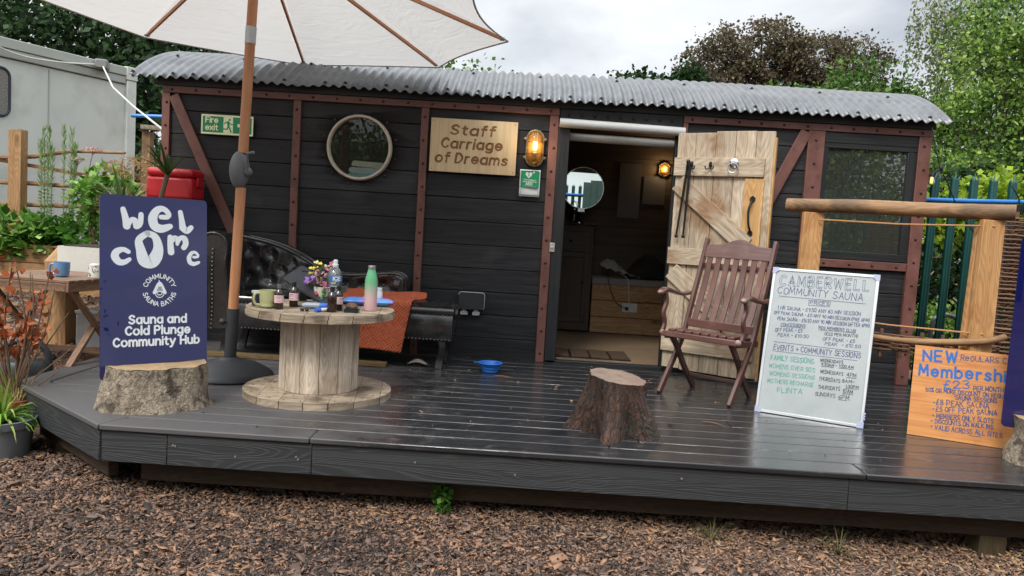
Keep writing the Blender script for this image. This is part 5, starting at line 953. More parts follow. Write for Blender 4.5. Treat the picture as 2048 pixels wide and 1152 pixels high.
mb=MB(); mb.grid(60,16,lambda u,v:(-2.12+1.64*u,-.585+.40*v,.428+.042*(math.sin(math.pi*min(1,max(0,u)))**.18)*(math.sin(math.pi*min(.97,max(.03,v*.9+.05))))**.3+.006*math.sin(u*40+v*3)*math.exp(-((v-.1)/.15)**2)),1.6,.4); mb.grid(60,4,lambda u,v:(-2.12+1.64*u,-.585-.010*math.sin(math.pi*v),.43-.05*(1-v) if False else .39+.045*v),1.6,.05); mb.grid(6,4,lambda u,v:(-.48+.008*math.sin(math.pi*v),-.585+.4*u,.39+.045*v),.4,.05); mb.build('seat',mlea,sf)
mb=MB(); mb.b2((-2.12,-.570,.205),(-.490,-.10,.392)); mb.grid(50,8,lambda u,v:(-2.12+1.634*u,-.571-.016*math.sin(math.pi*v)**.5-.003*math.sin(u*60)*math.sin(math.pi*v),.207+.183*v),1.6,.2); mb.build('apron',mlea,sf,bevel=.012,seg=3)
mb=MB()
for k in range(62):
    x=-2.10+k*.0262
    if x<-.49:
        for z in (.388,.212): mb.lathe([(.0066,0),(.005,.004),(1e-4,.0055)],7,frame_M((x,-.579,z+random.uniform(-.002,.002)),(1,0,0),(0,0,1)))
for k in range(20): mb.lathe([(.0075,0),(.006,.004),(1e-4,.006)],7,frame_M((-2.175+.004*math.sin(k*.3),-.612,.20+.029*k),(1,0,0),(0,0,1)))
mb.build('studs',mstud,sf)
# scroll arm at the left end
def armp(u,v):
    q=u*2*math.pi*1.0; prof=[(-2.06,.42),(-2.075,.55),(-2.09,.66),(-2.08,.75),(-2.10,.83),(-2.17,.865),(-2.25,.84),(-2.275,.77),(-2.24,.71),(-2.20,.66),(-2.19,.55),(-2.19,.42),(-2.19,.2)]
    P=cat_rom(prof,4); k=min(int(u*(len(P)-1)),len(P)-1); x,z=P[k]; pl=.010*math.sin(v*34)*(1 if u<.5 else .2)
    return (x+pl,-.60+.53*v,z)
npf=len(cat_rom([(0,0)]*13,4))-1
mb=MB(); mb.grid(npf,30,armp,1.6,.5); face=[armp(i/npf,0) for i in range(npf+1)]; face=[(x,-.602,z) for x,y,z in face]+[(-2.06,-.602,.2)]
mb.add(face,[list(range(len(face)))],[[(p[0],p[2]) for p in face]]); mb.tube([(x,-.606,z) for x,y,z in face[:-1]],.011,8); mb.b2((-2.19,-.60,.2),(-2.06,-.08,.43)); mb.build('arm',mlea,sf)
mleg=mat('dark_turned_leg',H('161414'),H('242020'),scale=(20,20,20),coord='Object',rough=(.3,.4))
for x,y in ((-.56,-.53),(-.56,-.14),(-2.1,-.53),(-2.1,-.14)):
    mb=MB(); P=cat_rom([(0,0,.205),(.012,-.012,.15),(-.004,-.004,.07),(-.012,-.022,.0)],5); W_=[.034,.034,.028,.026]
    for a,b in zip(P[:-1],P[1:]): mb.bar((x+a[0],y+a[1],a[2]),(x+b[0],y+b[1],b[2]-.001),.046,.03+.1*b[2],(0,-1,0))
    mb.build('leg',mleg,sf)
# orange towel draped over the seat
mort=mat('terracotta_towel',H('a34b2c'),H('bd6240'),scale=(30,30,1),rough=(.85,.95))
def basket(m):
    t=m.node_tree; l=t.links.new; p=t.nodes['Principled BSDF']; tc=N(t,'ShaderNodeTexCoord'); 
    mp=N(t,'ShaderNodeMapping'); mp.inputs['Scale'].default_value=(19,19,1); mp.inputs['Rotation'].default_value=(0,0,.785); l(tc.outputs['UV'],mp.inputs[0]); ck=N(t,'ShaderNodeTexChecker'); ck.inputs['Scale'].default_value=1; l(mp.outputs[0],ck.inputs[0])
    ws_=[]
    for d in ('X','Y'):
        w=N(t,'ShaderNodeTexWave'); w.bands_direction=d; w.inputs['Scale'].default_value=.95; l(mp.outputs[0],w.inputs[0]); ws_.append(w)
    x=N(t,'ShaderNodeMix',data_type='FLOAT'); l(ck.outputs['Fac'],x.inputs['Factor']); l(ws_[0].outputs['Fac'],x.inputs['A']); l(ws_[1].outputs['Fac'],x.inputs['B']); b=N(t,'ShaderNodeBump'); b.inputs['Strength'].default_value=.7; b.inputs['Distance'].default_value=.006; l(x.outputs['Result'],b.inputs['Height']); l(b.outputs[0],p.inputs['Normal'])
basket(mort)
def towel(u,v):
    x0=-1.30+.53*u; s=v*.72   # arc length from the back
    a=.34
    if s<a: y=-.24-s; z=.475+.025*math.exp(-((s-.0)/.06)**2)+.006*math.sin(u*9+s*14)
    elif s<a+.045: q=(s-a)/.045*math.pi/2; y=-.58-.028*math.sin(q); z=.475-.028*(1-math.cos(q))
    else: q=s-a-.045; y=-.612-.012*math.sin(u*8+1)*min(1,q*5)-.02*q; z=.447-q
    x=x0-.10*max(0,s-a)*(u)-.06*max(0,s-a); 
    if s<a: x+=.05*u*(1-s/a)+.02*math.sin(s*20)*(u>.85)
    return (x,y,z+.012*math.sin(u*3.3)*(v>.8))
mb=MB(); mb.grid(40,56,towel,.53,.72); tag(mb.build('woven_towel',mort,solid=.009),'terracotta orange woven towel draped over the chaise seat','towel')
t=thing('loose_timber','long pale timber batten lying on the deck under the chaise','timber'); mb=MB(); mb.bar((-2.3,-.60,.018),(-.93,-.60,.018),.06,.032); mb.build('batten',wood('yellow_batten',H('5f4c30'),H('7d6744'),island=.05),t,bevel=.003)
mb=MB(); mb.grid(10,6,lambda u,v:(-.80+.14*u,-.50+.07*v,.012+.035*math.sin(math.pi*u)*math.sin(math.pi*(.15+.85*v))),.1,.1); tag(mb.build('old_sandal',mat('sandal_grey',H('8a8378'),H('9d968a'),scale=(20,20,20),coord='Object',rough=(.7,.8)),solid=.006),'worn grey sandal lying under the right end of the chaise','sandal')
# dog bowl
mbowl=mat('blue_silicone',H('1f62b4'),H('2b70c4'),coord='Object',rough=(.35,.45)); t=thing('dog_bowl','small bright blue collapsible bowl on the wet deck','bowl',(-.205,-.54,.001)); mb=MB(); mb.lathe([(.05,0),(.056,.004),(.058,.022),(.064,.026),(.066,.042),(.073,.046),(.075,.058),(.086,.061),(.088,.066),(.084,.069),(.071,.066),(.062,.045),(.052,.01),(1e-4,.008)],32); mb.build('bowl',mbowl,t); mb=MB(); mb.prism(rrect(.04,.024,.008,3,-.118,-.012),.006,Matrix.Translation((0,0,.0605))); mb.build('rim_tab',mbowl,t,bevel=.002)
# stump
mst=mat('stump_bark',H('1a110c'),H('5c3f30'),scale=(40,7,1),rough=(.55,.85),bump=1,bscale=(110,16,1),bdist=.04,dist=1.5,lo=.34,hi=.66,detail=10,c3=H('2c2e24'),s3=7,t3=(.5,.64),f3=.75)
mstt=mat('stump_sawn_top',H('64544a'),H('84715f'),scale=(18,18,18),coord='Object',rough=(.6,.75),bump=.4,c3=H('6d5148'),s3=9,f3=.5)
t=thing('tree_stump','dark brown tree stump with spreading roots and a pale sawn top','stump',(.532,-1.955,0)); hS2=.282
lob=[(178,.125,22),(-102,.185,15),(-44,.140,18),(60,.06,30),(120,.05,30)]
def stp(u,v):
    a=u*360-180; z=v; r=.138-.004*(1-z)
    for c,am,w_ in lob:
        d=(a-c+180)%360-180; r+=am*math.exp(-(d/w_)**2)*(1-z)**1.35
    r*=1+.030*math.sin(R(a)*9+z*1.2)+.022*math.sin(R(a)*17+2+z*2.4)+.016*math.sin(R(a)*31+z*4)+.014*abs(math.sin(R(a)*23+1.7*math.sin(z*5)+z*2))+.010*math.sin(R(a)*57+z*7)+.018*math.sin(z*9+R(a)*3); q=R(a)
    ln=.0; return (r*math.cos(q)*(1.06)-.012*z, r*math.sin(q)*.92+.015*z, hS2*z*(1)+ (z>.98)*0 + z*(-.022*math.cos(q+.7)) )
mb=MB(); mb.grid(256,40,stp,1.0,.34,cu=True); b_=mb.build('trunk',mst,t)
tp=[Vector(stp(i/128,1)) for i in range(128)]; c_=sum(tp,Vector())/128; mb=MB(); V_=[]; 
for k in range(6):
    for p in tp: V_.append(c_.lerp(p,1-k/6)+Vector((0,0,.0015*math.sin(k*2+p.x*40)+.003*(k>0))))
F_=[(k*128+j,k*128+(j+1)%128,(k+1)*128+(j+1)%128,(k+1)*128+j) for k in range(5) for j in range(128)]+[tuple(5*128+j for j in range(128))]
mb.add(V_,F_,[[(0,0)]*len(f) for f in F_],True); mb.build('sawn_top',mstt,t)

# ------------------------------------------------------------------ folding chair
mch=mat('oxblood_varnish',H('4c2f29'),H('68473f'),scale=(3,30,1),rough=(.28,.45),bump=.3,bscale=(8,70,1),island=.14,coat=.25,c3=H('7a5850'),s3=9,t3=(.6,.72),f3=.45)
mwn=mat('worn_arm_wood',H('6a4a42'),H('9a8278'),scale=(18,18,18),coord='Object',rough=(.45,.6),lo=.42,hi=.6)
ch=thing('folding_armchair','dark red wooden folding armchair before the open plank door','chair',(1.255,-.885,.001),R(-38.5))
def curvebar(mb,P,w,h,up=(1,0,0),n=6):
    Q=cat_rom(P,n)
    pts=[Vector(p) for p in Q]; up=Vector(up); V=[];ln=0;ls=[];ou=random.random()*30
    for i,p in enumerate(pts):
        d=(pts[min(i+1,len(pts)-1)]-pts[max(i-1,0)]).normalized(); s=d.cross(up).normalized(); u=s.cross(d).normalized()
        if i: ln+=(pts[i]-pts[i-1]).length
        ls.append(ln); V+=[p-s*w/2-u*h/2,p+s*w/2-u*h/2,p+s*w/2+u*h/2,p-s*w/2+u*h/2]
    F=[];U=[]
    for i in range(len(pts)-1):
        for j in range(4):
            j2=(j+1)%4; F.append((i*4+j,i*4+j2,i*4+4+j2,i*4+4+j)); o_=ou+j*.1; U.append([(ls[i]+ou,o_),(ls[i]+ou,o_+w),(ls[i+1]+ou,o_+w),(ls[i+1]+ou,o_)])
    n_=len(pts)-1; F+=[(3,2,1,0),(n_*4,n_*4+1,n_*4+2,n_*4+3)]; U+=[[(0,0)]*4]*2; mb.add(V,F,U,False)
post=[(-.215,0),(-.12,.12),(-.01,.26),(.085,.40),(.165,.60),(.27,.86),(.335,1.035)]
for s in (-1,1):
    mb=MB(); curvebar(mb,[(s*.245,y,z) for y,z in post],.045,.024); mb.build('front_leg',mch,ch,bevel=.004)
    mb=MB(); curvebar(mb,[(s*.205,y,z) for y,z in ((-.17,.385),(-.08,.30),(.03,.17),(.13,.07),(.205,0))],.042,.022); mb.build('rear_leg',mch,ch,bevel=.004)
    mb=MB(); curvebar(mb,[(s*.285,y,z) for y,z in ((.215,.655),(.08,.645),(-.05,.665),(-.15,.685),(-.215,.665))],.022,.05); a_=mb.build('armrest',mch,ch,bevel=.006)
    mb=MB(); mb.ball((s*.285,-.205,.664),.026,8,(.95,1.2,.62)); mb.build('worn_end',mwn,a_)
    mb=MB(); curvebar(mb,[(s*.275,y,z) for y,z in ((-.165,.665),(-.145,.60),(-.175,.53),(-.15,.46),(-.175,.405))],.034,.02); mb.build('arm_support',mch,ch,bevel=.004)
def seatz(y): return .375+.05*((-y+.17)/.36)*.9+.018*math.cos((y+.02)*9)
mb=MB()
for k in range(8):
    x=-.205+.0586*k; curvebar(mb,[(x,y,seatz(y)) for y in (.17,.08,0,-.08,-.15,-.185)],.016,.046,(1,0,0),3)
mb.build('seat',mch,ch,bevel=.003)
mb=MB(); mb.bar((-.262,-.197,.397),(.262,-.197,.397),.034,.036); mb.bar((-.23,.155,.372),(.23,.155,.372),.03,.04); mb.bar((-.24,-.19,.385),(-.24,.16,.365),.022,.04); mb.bar((.24,-.19,.385),(.24,.16,.365),.022,.04); mb.build('seat_frame',mch,ch,bevel=.005)
mb=MB(); mb.ball((-.262,-.197,.400),.021,8,(1,1,1)); mb.ball((.262,-.197,.400),.021,8); mb.build('seat_corner',mwn,ch)
def backy(z):
    for (y0,z0),(y1,z1) in zip(post[:-1],post[1:]):
        if z0<=z<=z1: return y0+(y1-y0)*(z-z0)/(z1-z0)
    return post[-1][0]
mb=MB()
for k in range(7): x=-.192+.064*k; curvebar(mb,[(x,backy(z)-.006+.016*math.sin((z-.47)/.47*3.14),z) for z in (.475,.58,.70,.82,.93)],.012,.040,(1,0,0),4)
mb.build('back_slats',mch,ch,bevel=.002)
mb=MB(); n=16; V_=[]; 
for i in range(n+1):
    x=-.236+.472*i/n; hz=.985+.05*math.exp(-(x/.13)**2)+.006*math.cos(x*30); zb=.905
    yb,yt=backy(zb),backy(min(hz,1.03)); V_+=[(x,yb-.014,zb),(x,yb+.012,zb),(x,yt+.012,hz),(x,yt-.014,hz)]
F_=[]
for i in range(n):
    for j in range(4): F_.append((i*4+j,i*4+(j+1)%4,i*4+4+(j+1)%4,i*4+4+j))
F_+=[(3,2,1,0),(n*4,n*4+1,n*4+2,n*4+3)]; mb.add(V_,F_,[[(V_[q][0],V_[q][2]) for q in f] for f in F_]); mb.build('top_rail',mch,ch,bevel=.004)
mb=MB(); mb.bar((-.236,backy(.46),.455),(.236,backy(.46),.455),.024,.055,(0,0,1)); mb.build('lower_back_rail',mch,ch,bevel=.004)
mb=MB(); mb.bar((-.236,backy(.85)+.018,.85),(.236,backy(.85)+.018,.85),.012,.03); mb.bar((-.2,.11,.10),(.2,.11,.10),.022,.022); mb.build('stretcher',mch,ch,bevel=.003)

# ------------------------------------------------------------------ whiteboard
mwb=mat('whiteboard_face',H('a3a9a9'),H('adb3b3'),scale=(2,2,1),rough=(.22,.32),c3=H('949b9d'),s3=5,t3=(.5,.75),f3=.6); mal=mat('aluminium_frame',H('c3c6c8'),H('d3d5d7'),scale=(3,40,1),rough=(.3,.4),metal=.6); mcor=mat('corner_plastic',H('9da2bd'),H('a9aec6'),coord='Object',rough=(.35,.45))
WBL=[("CAMBERWELL",0.051,0.791,0.552,0.802,0.0716,"o"),("COMMUNITY SAUNA",0.042,0.739,0.526,0.739,0.0474,"b"),("|",0.053,0.723,0.544,0.723,0,"b"),("PRICES",0.239,0.690,0.346,0.692,0.0205,"b"),("|",0.230,0.714,0.353,0.716,0,"b"),("|",0.353,0.716,0.352,0.685,0,"b"),("|",0.352,0.685,0.230,0.683,0,"b"),("|",0.230,0.683,0.230,0.714,0,"b"),
("1 HR SAUNA - £9.50 ANY 60 MIN SESSION",0.055,0.640,0.525,0.650,0.0234,"b"),("OFF PEAK SAUNA - £11 ANY 90 MIN SESSION (PRE 6PM)",0.035,0.608,0.577,0.617,0.0205,"b"),("PEAK SAUNA - £16.50 ANY 90 MIN SESSION (AFTER 6PM)",0.061,0.573,0.58,0.585,0.0222,"b"),("CONCESSIONS",0.085,0.539,0.228,0.546,0.0188,"b"),("|",0.085,0.534,0.228,0.541,0,"b"),("OFF PEAK - £5",0.056,0.500,0.214,0.513,0.0225,"b"),("PEAK - £10.50",0.077,0.472,0.253,0.483,0.0205,"b"),("REG MEMBERS CLUB",0.305,0.545,0.509,0.549,0.0183,"b"),("|",0.306,0.539,0.510,0.544,0,"b"),("(£23 PER MONTH)",0.342,0.512,0.525,0.519,0.0182,"k"),("OFF PEAK - £5",0.336,0.479,0.511,0.486,0.0199,"b"),("PEAK  - £10.50",0.350,0.453,0.545,0.459,0.0198,"b"),("|",0.056,0.437,0.546,0.436,0,"b"),("EVENTS + COMMUNITY SESSIONS",0.061,0.388,0.551,0.399,0.0345,"b"),("|",0.055,0.379,0.535,0.383,0,"b"),
("FAMILY SESSIONS",0.053,0.324,0.300,0.333,0.0311,"g"),("WOMENS OVER 50'S",0.047,0.274,0.313,0.282,0.0272,"g"),("WOMENS SESSIONS",0.057,0.229,0.318,0.238,0.0271,"g"),("MOTHERS RECHARGE",0.050,0.182,0.315,0.195,0.0270,"g"),("FLINTA",0.113,0.133,0.256,0.142,0.0322,"g"),("WEDNESDAYS",0.335,0.350,0.462,0.354,0.0197,"k"),("9.30AM - 11.00 AM",0.344,0.328,0.519,0.333,0.0176,"k"),("|",0.345,0.323,0.413,0.325,0,"k"),("|",0.442,0.326,0.520,0.328,0,"k"),("WEDNESDAYS",0.343,0.283,0.469,0.285,0.0213,"k"),("4PM",0.488,0.282,0.540,0.283,0.0246,"k"),("|",0.489,0.277,0.540,0.278,0,"k"),("THURSDAYS",0.342,0.239,0.457,0.241,0.0230,"k"),("8AM-",0.469,0.245,0.534,0.248,0.0192,"k"),("1.30PM",0.491,0.218,0.559,0.221,0.0174,"k"),("|",0.491,0.213,0.560,0.217,0,"k"),("THURSDAYS",0.343,0.190,0.461,0.194,0.0228,"k"),("10AM",0.479,0.184,0.533,0.186,0.0260,"k"),("|",0.480,0.179,0.533,0.181,0,"k"),("SUNDAYS",0.330,0.147,0.441,0.149,0.0245,"k"),("6PM.",0.460,0.146,0.521,0.148,0.0277,"k"),("|",0.461,0.141,0.508,0.142,0,"k")]
wb=thing('whiteboard','hand lettered whiteboard of prices and sessions leaning on the rustic railing','whiteboard',(1.458,-1.266,.002)); ux=Vector((.534,-.283,0)).normalized(); nb=Vector((-ux.y,ux.x,0))   # nb points away from viewer
Mb=frame_M((0,0,0),ux,nb*math.sin(R(13.5))+Vector((0,0,math.cos(R(13.5)))))
mb=MB(); mb.prism([(.008,.008),(.597,.008),(.597,.892),(.008,.892)],.012,Mb,z0=-.010); mb.build('board',mwb,wb)
mb=MB()
for a,b in (((0,.008),(.605,.008)),((0,.892),(.605,.892)),((.008,.0165),(.008,.8835)),((.597,.0165),(.597,.8835))): mb.bar(Mb@Vector((*a,-.002)),Mb@Vector((*b,-.002)),.017,.018,Mb.to_3x3()@Vector((0,0,1)))
mb.build('frame',mal,wb,bevel=.002)
mb=MB()
for x,y in ((0,0),(.605,0),(0,.9),(.605,.9)):
    sx_,sy_=(1 if x==0 else -1),(1 if y==0 else -1); P=[(x-sx_*.003,y-sy_*.003),(x+sx_*.034,y-sy_*.003),(x+sx_*.034,y+sy_*.018),(x+sx_*.024,y+sy_*.024),(x+sx_*.018,y+sy_*.034),(x-sx_*.003,y+sy_*.034)]
    if sx_*sy_<0: P=P[::-1]
    mb.prism(P,.024,Mb,z0=-.0145)
for k in range(3): mb.prism(rrect(.014,.012,.003,3,.598,.045+.016*k),.022,Mb,z0=-.012)
mb.build('corner_cap',mcor,wb,bevel=.004)
minks={'b':mat('marker_ink_blue',H('3c4870'),coord='Object',rough=(.5,.6)),'g':mat('marker_ink_green',H('2d8f7d'),coord='Object',rough=(.5,.6)),'k':mat('marker_ink_black',H('35383c'),coord='Object',rough=(.5,.6))}
ls={k:MB() for k in 'bgk'}
for s_,x0,y0,x1,y1,h_,c in WBL:
    k='b' if c=='o' else c
    if s_=='|': strip(ls[k],[(x0,y0),((x0+x1)/2,(y0+y1)/2+.0006),(x1,y1)],.0021,Mb,0,.0028)
    elif c=='o': text(ls[k],s_,(x0,y0),(x1,y1),h_*.88,.0021,Mb,outline=.0058,z=.0028,jit=.15,sp=2.6)
    else: text(ls[k],s_,(x0,y0),(x1,y1),h_*.92,.0027 if h_<.03 else .0034,Mb,z=.0028,jit=.34,slant=.04)
for k,n_ in (('b','blue_lettering'),('g','green_lettering'),('k','black_lettering')): ls[k].build(n_,minks[k],wb)
# ------------------------------------------------------------------ plywood membership board
mpl=wood('orange_plywood',H('b87442'),H('d39659'),island=0,su=1.3,sv=26,rough=(.4,.52),c3=H('a5632f'),s3=4,t3=(.56,.7),f3=.5,bump=.2,dist=1.8,knots=False)
BOL=[("NEW",0.045,0.424,0.210,0.433,0.0594,"T"),("ReGULARS CLUB",0.229,0.450,0.517,0.459,0.0301,"n"),("Membership",0.032,0.340,0.498,0.362,0.0570,"T"),("£23",0.162,0.284,0.284,0.297,0.0426,"m"),("PER MONTH",0.303,0.290,0.445,0.300,0.0263,"n"),("50% OR MORE DISCOUNT ON REGULAR",0.074,0.252,0.489,0.270,0.0223,"n"),("SAUNA SESSIONS",0.221,0.228,0.418,0.238,0.0235,"n"),("£8 PEAK SAUNA",0.132,0.184,0.384,0.203,0.0290,"n"),("£5 OFF PEAK SAUNA",0.132,0.149,0.423,0.172,0.0260,"n"),("MEMBERS ONLY SLOTS",0.139,0.113,0.411,0.129,0.0244,"n"),("DISCOUNTS ON WALK INS",0.134,0.083,0.410,0.097,0.0229,"n"),("VALID ACROSS ALL SITES",0.136,0.048,0.455,0.057,0.0253,"n"),("|",0.303,0.043,0.359,0.045,0,"n")]
bd=thing('membership_board','orange plywood board with blue painted membership prices','sign',(2.212,-1.618,.002)); ux=Vector((.42,-.204,0)).normalized(); nb=Vector((-ux.y,ux.x,0))
Mq=frame_M((0,0,0),ux,nb*math.sin(R(10))+Vector((0,0,math.cos(R(10)))))
mb=MB(); mb.prism([(0,0),(.61,0),(.61,.507),(0,.507)],.012,Mq,z0=-.012); mb.build('panel',mpl,bd,bevel=.001)
mn=mat('paint_navy',H('2b4a7c'),coord='Object',rough=(.5,.6)); mB=mat('paint_blue',H('2563ad'),coord='Object',rough=(.45,.55)); a_=MB(); b_=MB()
for s_,x0,y0,x1,y1,h_,c in BOL:
    if s_=='|': strip(a_,[(x0,y0),(x1,y1)],.003,Mq,0,.0008)
    elif c=='T': text(b_,s_,(x0,y0),(x1,y1),h_,.0115,Mq,z=.0008,jit=.18,sp=2.2)
    elif c=='m': text(b_,s_,(x0,y0),(x1,y1),h_,.0056,Mq,z=.0008,jit=.15)
    else: text(a_,s_,(x0,y0),(x1,y1),h_,.0036,Mq,z=.0008,jit=.36)
for x,y in ((.119,.196),(.118,.160),(.12,.124),(.115,.093),(.117,.063)): strip(a_,[(x,y),(x+.003,y)],.0062,Mq,0,.0008)
a_.build('navy_lettering',mn,bd); b_.build('blue_lettering',mB,bd)
# ------------------------------------------------------------------ rustic railing
mfir=wood('larch_post',H('b28250'),H('cfa06c'),island=.06,su=.9,sv=60,rough=(.5,.65),bump=.6,knots=True,c3=H('a86c3c'),s3=5,f3=.4)
mlog=wood('weathered_pole',H('75583b'),H('a5805a'),island=.05,su=2,sv=14,rough=(.6,.75),c3=H('5c4a38'),s3=5,t3=(.48,.62),f3=.8)
rl=thing('rustic_railing','rustic timber railing with a round log top rail and two flat posts','railing'); A=Vector((1.845,-.87,0)); B=Vector((2.69,-1.40,0)); dr=(B-A).normalized(); nr=Vector((-dr.y,dr.x,0))
for p,zt,off in ((A,1.245,0),(B,1.24,1)):
    mb=MB(); mb.bar(p+Vector((0,0,.0)),p+Vector((.0,0,zt)),.125,.048,(0,-1,0)); mb.bar(p+Vector((.02 if not off else -.035,.062,.0)),p+Vector((.035 if not off else .0,.06,zt-.02)),.11,.04,(0,-1,0)); o=mb.build('post',mfir,rl,bevel=.003)
mb=MB(); Q=[A-dr*.17+Vector((0,0,1.288)),A.lerp(B,.3)+Vector((0,0,1.292)),A.lerp(B,.7)+Vector((0,0,1.285)),B+dr*.11+Vector((0,0,1.287))]; mb.tube(cat_rom([tuple(q) for q in Q],5),[.043]*4+[.045]*8+[.046]*4,16); mb.build('top_rail',mlog,rl)
mb=MB(); Q=[A.lerp(B,.2)-nr*.04+Vector((0,0,.50)),A.lerp(B,.5)-nr*.04+Vector((0,0,.485)),A.lerp(B,.75)-nr*.045+Vector((0,0,.495)),B-nr*.045+dr*.02+Vector((0,0,.535)),B+dr*.12+nr*.05+Vector((0,0,.565))]; mb.tube(cat_rom([tuple(q) for q in Q],5),[.017]*8+[.021]*6+[.019]*7,10); mb.build('lower_branch',mlog,rl)
mrope=mat('jute_rope',H('a5764a'),H('c09060'),scale=(90,6,1),rough=(.8,.9)); 
for za,zb in ((1.20,1.205),(.585,.575)): mb=MB(); mb.tube([A+dr*.03+Vector((0,-.03,za)),A.lerp(B,.5)+Vector((0,-.03,(za+zb)/2-.01)),B+Vector((0,-.03,zb))],.005,6); mb.build('rope',mrope,rl)
# ------------------------------------------------------------------ woven hurdles
mwil=wood('willow_rods',H('4a3326'),H('7a5a44'),island=.3,su=3,sv=30,rough=(.6,.8),knots=False)
def hurdle(lb,p0,p1,z0,z1,seed):
    rs=random.Random(seed); t=thing('willow_hurdle',lb,'hurdle',p0); d=Vector(p1)-Vector(p0); ln=d.length; d.normalize(); nn=Vector((-d.y,d.x,0)); mb=MB(); z=z0; k=0
    while z<z1:
        pts=[]; n=int(ln/.045)
        for i in range(n+1):
            s=ln*i/n; ph=(s/.115+ (k%2))*math.pi; pts.append(d*s+nn*.020*math.sin(ph)+Vector((0,0,z+rs.uniform(-.003,.003))))
        r=rs.uniform(.005,.0095); mb.tube(pts,r,5); z+=r*1.75+rs.uniform(0,.003); k+=1
    mb.build('weave',mwil,t); mb=MB(); s=.06
    while s<ln: mb.tube([d*s+Vector((0,0,z0-.05)),d*s+Vector((0,0,z1+.03))],.011,6); s+=.115
    mb.build('stakes',mwil,t)
hurdle('tall dark woven willow hurdle behind the right railing post',(3.02,-.98,0),(4.1,-1.35,0),.02,1.29,1)
hurdle('low woven willow band tied behind the two railing posts',tuple(A+nr*.13+dr*.05),tuple(B+nr*.13+dr*.1),.40,.50,2)
# ------------------------------------------------------------------ green palisade fence, blue pipe
mpal=mat('green_powder_coat',H('12433f'),H('1a524d'),scale=(4,4,4),coord='Object',rough=(.4,.5)); mrail=mat('fence_rail',H('15211f'),H('1c2a28'),coord='Object',rough=(.5,.6))
def palisade(lb,x0,x1,y,ztop,z0,pitch=.155,face=1):
    t=thing('palisade_fence',lb,'fence',(x0,y,0)); n=int((x1-x0)/pitch); proto=None
    for k in range(n+1):
        if proto is None:
            mb=MB(); s=face
            prof=[(-.036,0),(-.026,.012),(-.010,.002),(0,.010),(.010,.002),(.026,.012),(.036,0)]
            V_=[(a,-b*s,z0) for a,b in prof]+[(a,-b*s,ztop-.07) for a,b in prof]; F_=[(i,i+1,i+8,i+7) for i in range(6)]
            for (i,j,xt,dz,dy) in ((0,2,-.026,-.035,-.02),(2,4,0,0,-.008),(4,6,.026,-.035,-.02)):
                V_.append((xt*1.15,dy*s,ztop+dz)); q=len(V_)-1
                for c in range(i,j): F_.append((7+c,8+c,q))
            mb.add(V_,F_,[[(V_[i][0],V_[i][2]) for i in f] for f in F_]); o=mb.build('pale',mpal,t,solid=.003); proto=o
        else: o=proto.copy(); C.objects.link(o); o.parent=t
        o.location=(k*pitch,0,0)
    for z in (ztop-.27,z0+.35): mb=MB(); mb.b2((-.05,.006*face+ (0 if face>0 else -.05),z-.03),(x1-x0+.05,.05*face if face>0 else -.006,z+.03)); mb.build('rail',mrail,t)
palisade('dark green steel palisade fence beside the right end of the carriage',3.11,5.3,.42,1.70,-.40)
mpipe=mat('blue_water_pipe',H('2273c4'),H('2c80d2'),coord='Object',rough=(.35,.45))
o=MB(); o.tube([(3.02,.36,1.45),(3.5,.36,1.462),(4.2,.355,1.49),(5.3,.36,1.52)],.017,10); tag(o.build('blue_pipe',mpipe),'bright blue water pipe run along the palisade by the railing','pipe')
# festoon light
mcab_=mat('black_cable',H('151516'),rough=(.5,.6)); t=thing('festoon_light','single festoon bulb on a black cable at the right corner of the roof','festoon light'); kp=[(2.945,-.08,1.955),(2.985,-.10,1.78),(3.03,-.10,1.655),(3.10,-.08,1.56),(3.20,0,1.45),(3.32,.1,1.34),(3.5,.2,1.20)]
mb=MB(); mb.tube(cat_rom(kp,5),.0045,6); mb.build('cable',mcab_,t); mb=MB(); mb.ball((3.03,-.10,1.66),.017,8,(1,1,1.3)); mb.tube([(3.03,-.10,1.655),(2.99,-.10,1.63),(2.975,-.10,1.615)],.010,8); mb.tube([(2.985,-.10,1.628),(2.972,-.10,1.598)],.017,10); mb.build('lamp_holder',mcab_,t)
mb=MB(); mb.lathe([(.011,0),(.013,-.012),(.022,-.035),(.023,-.048),(.017,-.063),(1e-4,-.068)],16,Matrix.Translation((2.971,-.10,1.597))); mb.build('bulb',thin('festoon_glass',(.95,.85,.6,1),ior=1.5,body=H('c9b27a'),bodyf=.18),t); mb=MB(); mb.tube([(2.968,-.10,1.588),(2.966,-.10,1.545)],.004,6); mb.tube([(2.975,-.10,1.588),(2.977,-.10,1.545)],.004,6); mb.build('filament',emit('filament_warm',(1,.55,.15,1),2.5),t)
# second loose cable drop beside the pipe
o=MB(); o.tube(cat_rom([(3.83,.34,1.60),(3.86,.33,1.55),(3.90,.335,1.48),(3.89,.33,1.40)],4),.006,6); tag(o.build('cable_tie',mcab_),'short black cable loop hanging over the blue pipe','cable')
# bits on the deck
rs=random.Random(5); P=np.array([[rs.uniform(-1.9,2.2),rs.uniform(-2.44,-.5),.002] for _ in range(90)]); V_,F_=chips(P,.011,.12); tag(npmesh('deck_litter',V_,F_,m_chips),'small wood crumbs and leaf bits scattered over the wet deck','litter',kind='stuff')
for p,q,lb in (((-.17,-.70,.006),(-.04,-.735,.006),'thin brown twig on the deck beside the blue bowl'),((1.05,-1.66,.006),(1.15,-1.73,.007),'short twig on the wet deck left of the whiteboard')):
    o=MB(); o.tube([p,tuple((a+b)/2+c for a,b,c in zip(p,q,(0,.008,.003))),q],[.003,.005,.0025],6); tag(o.build('twig',mat('twig_brown',H('6a4a34'),rough=(.7,.8))),lb,'twig','twigs on the deck')
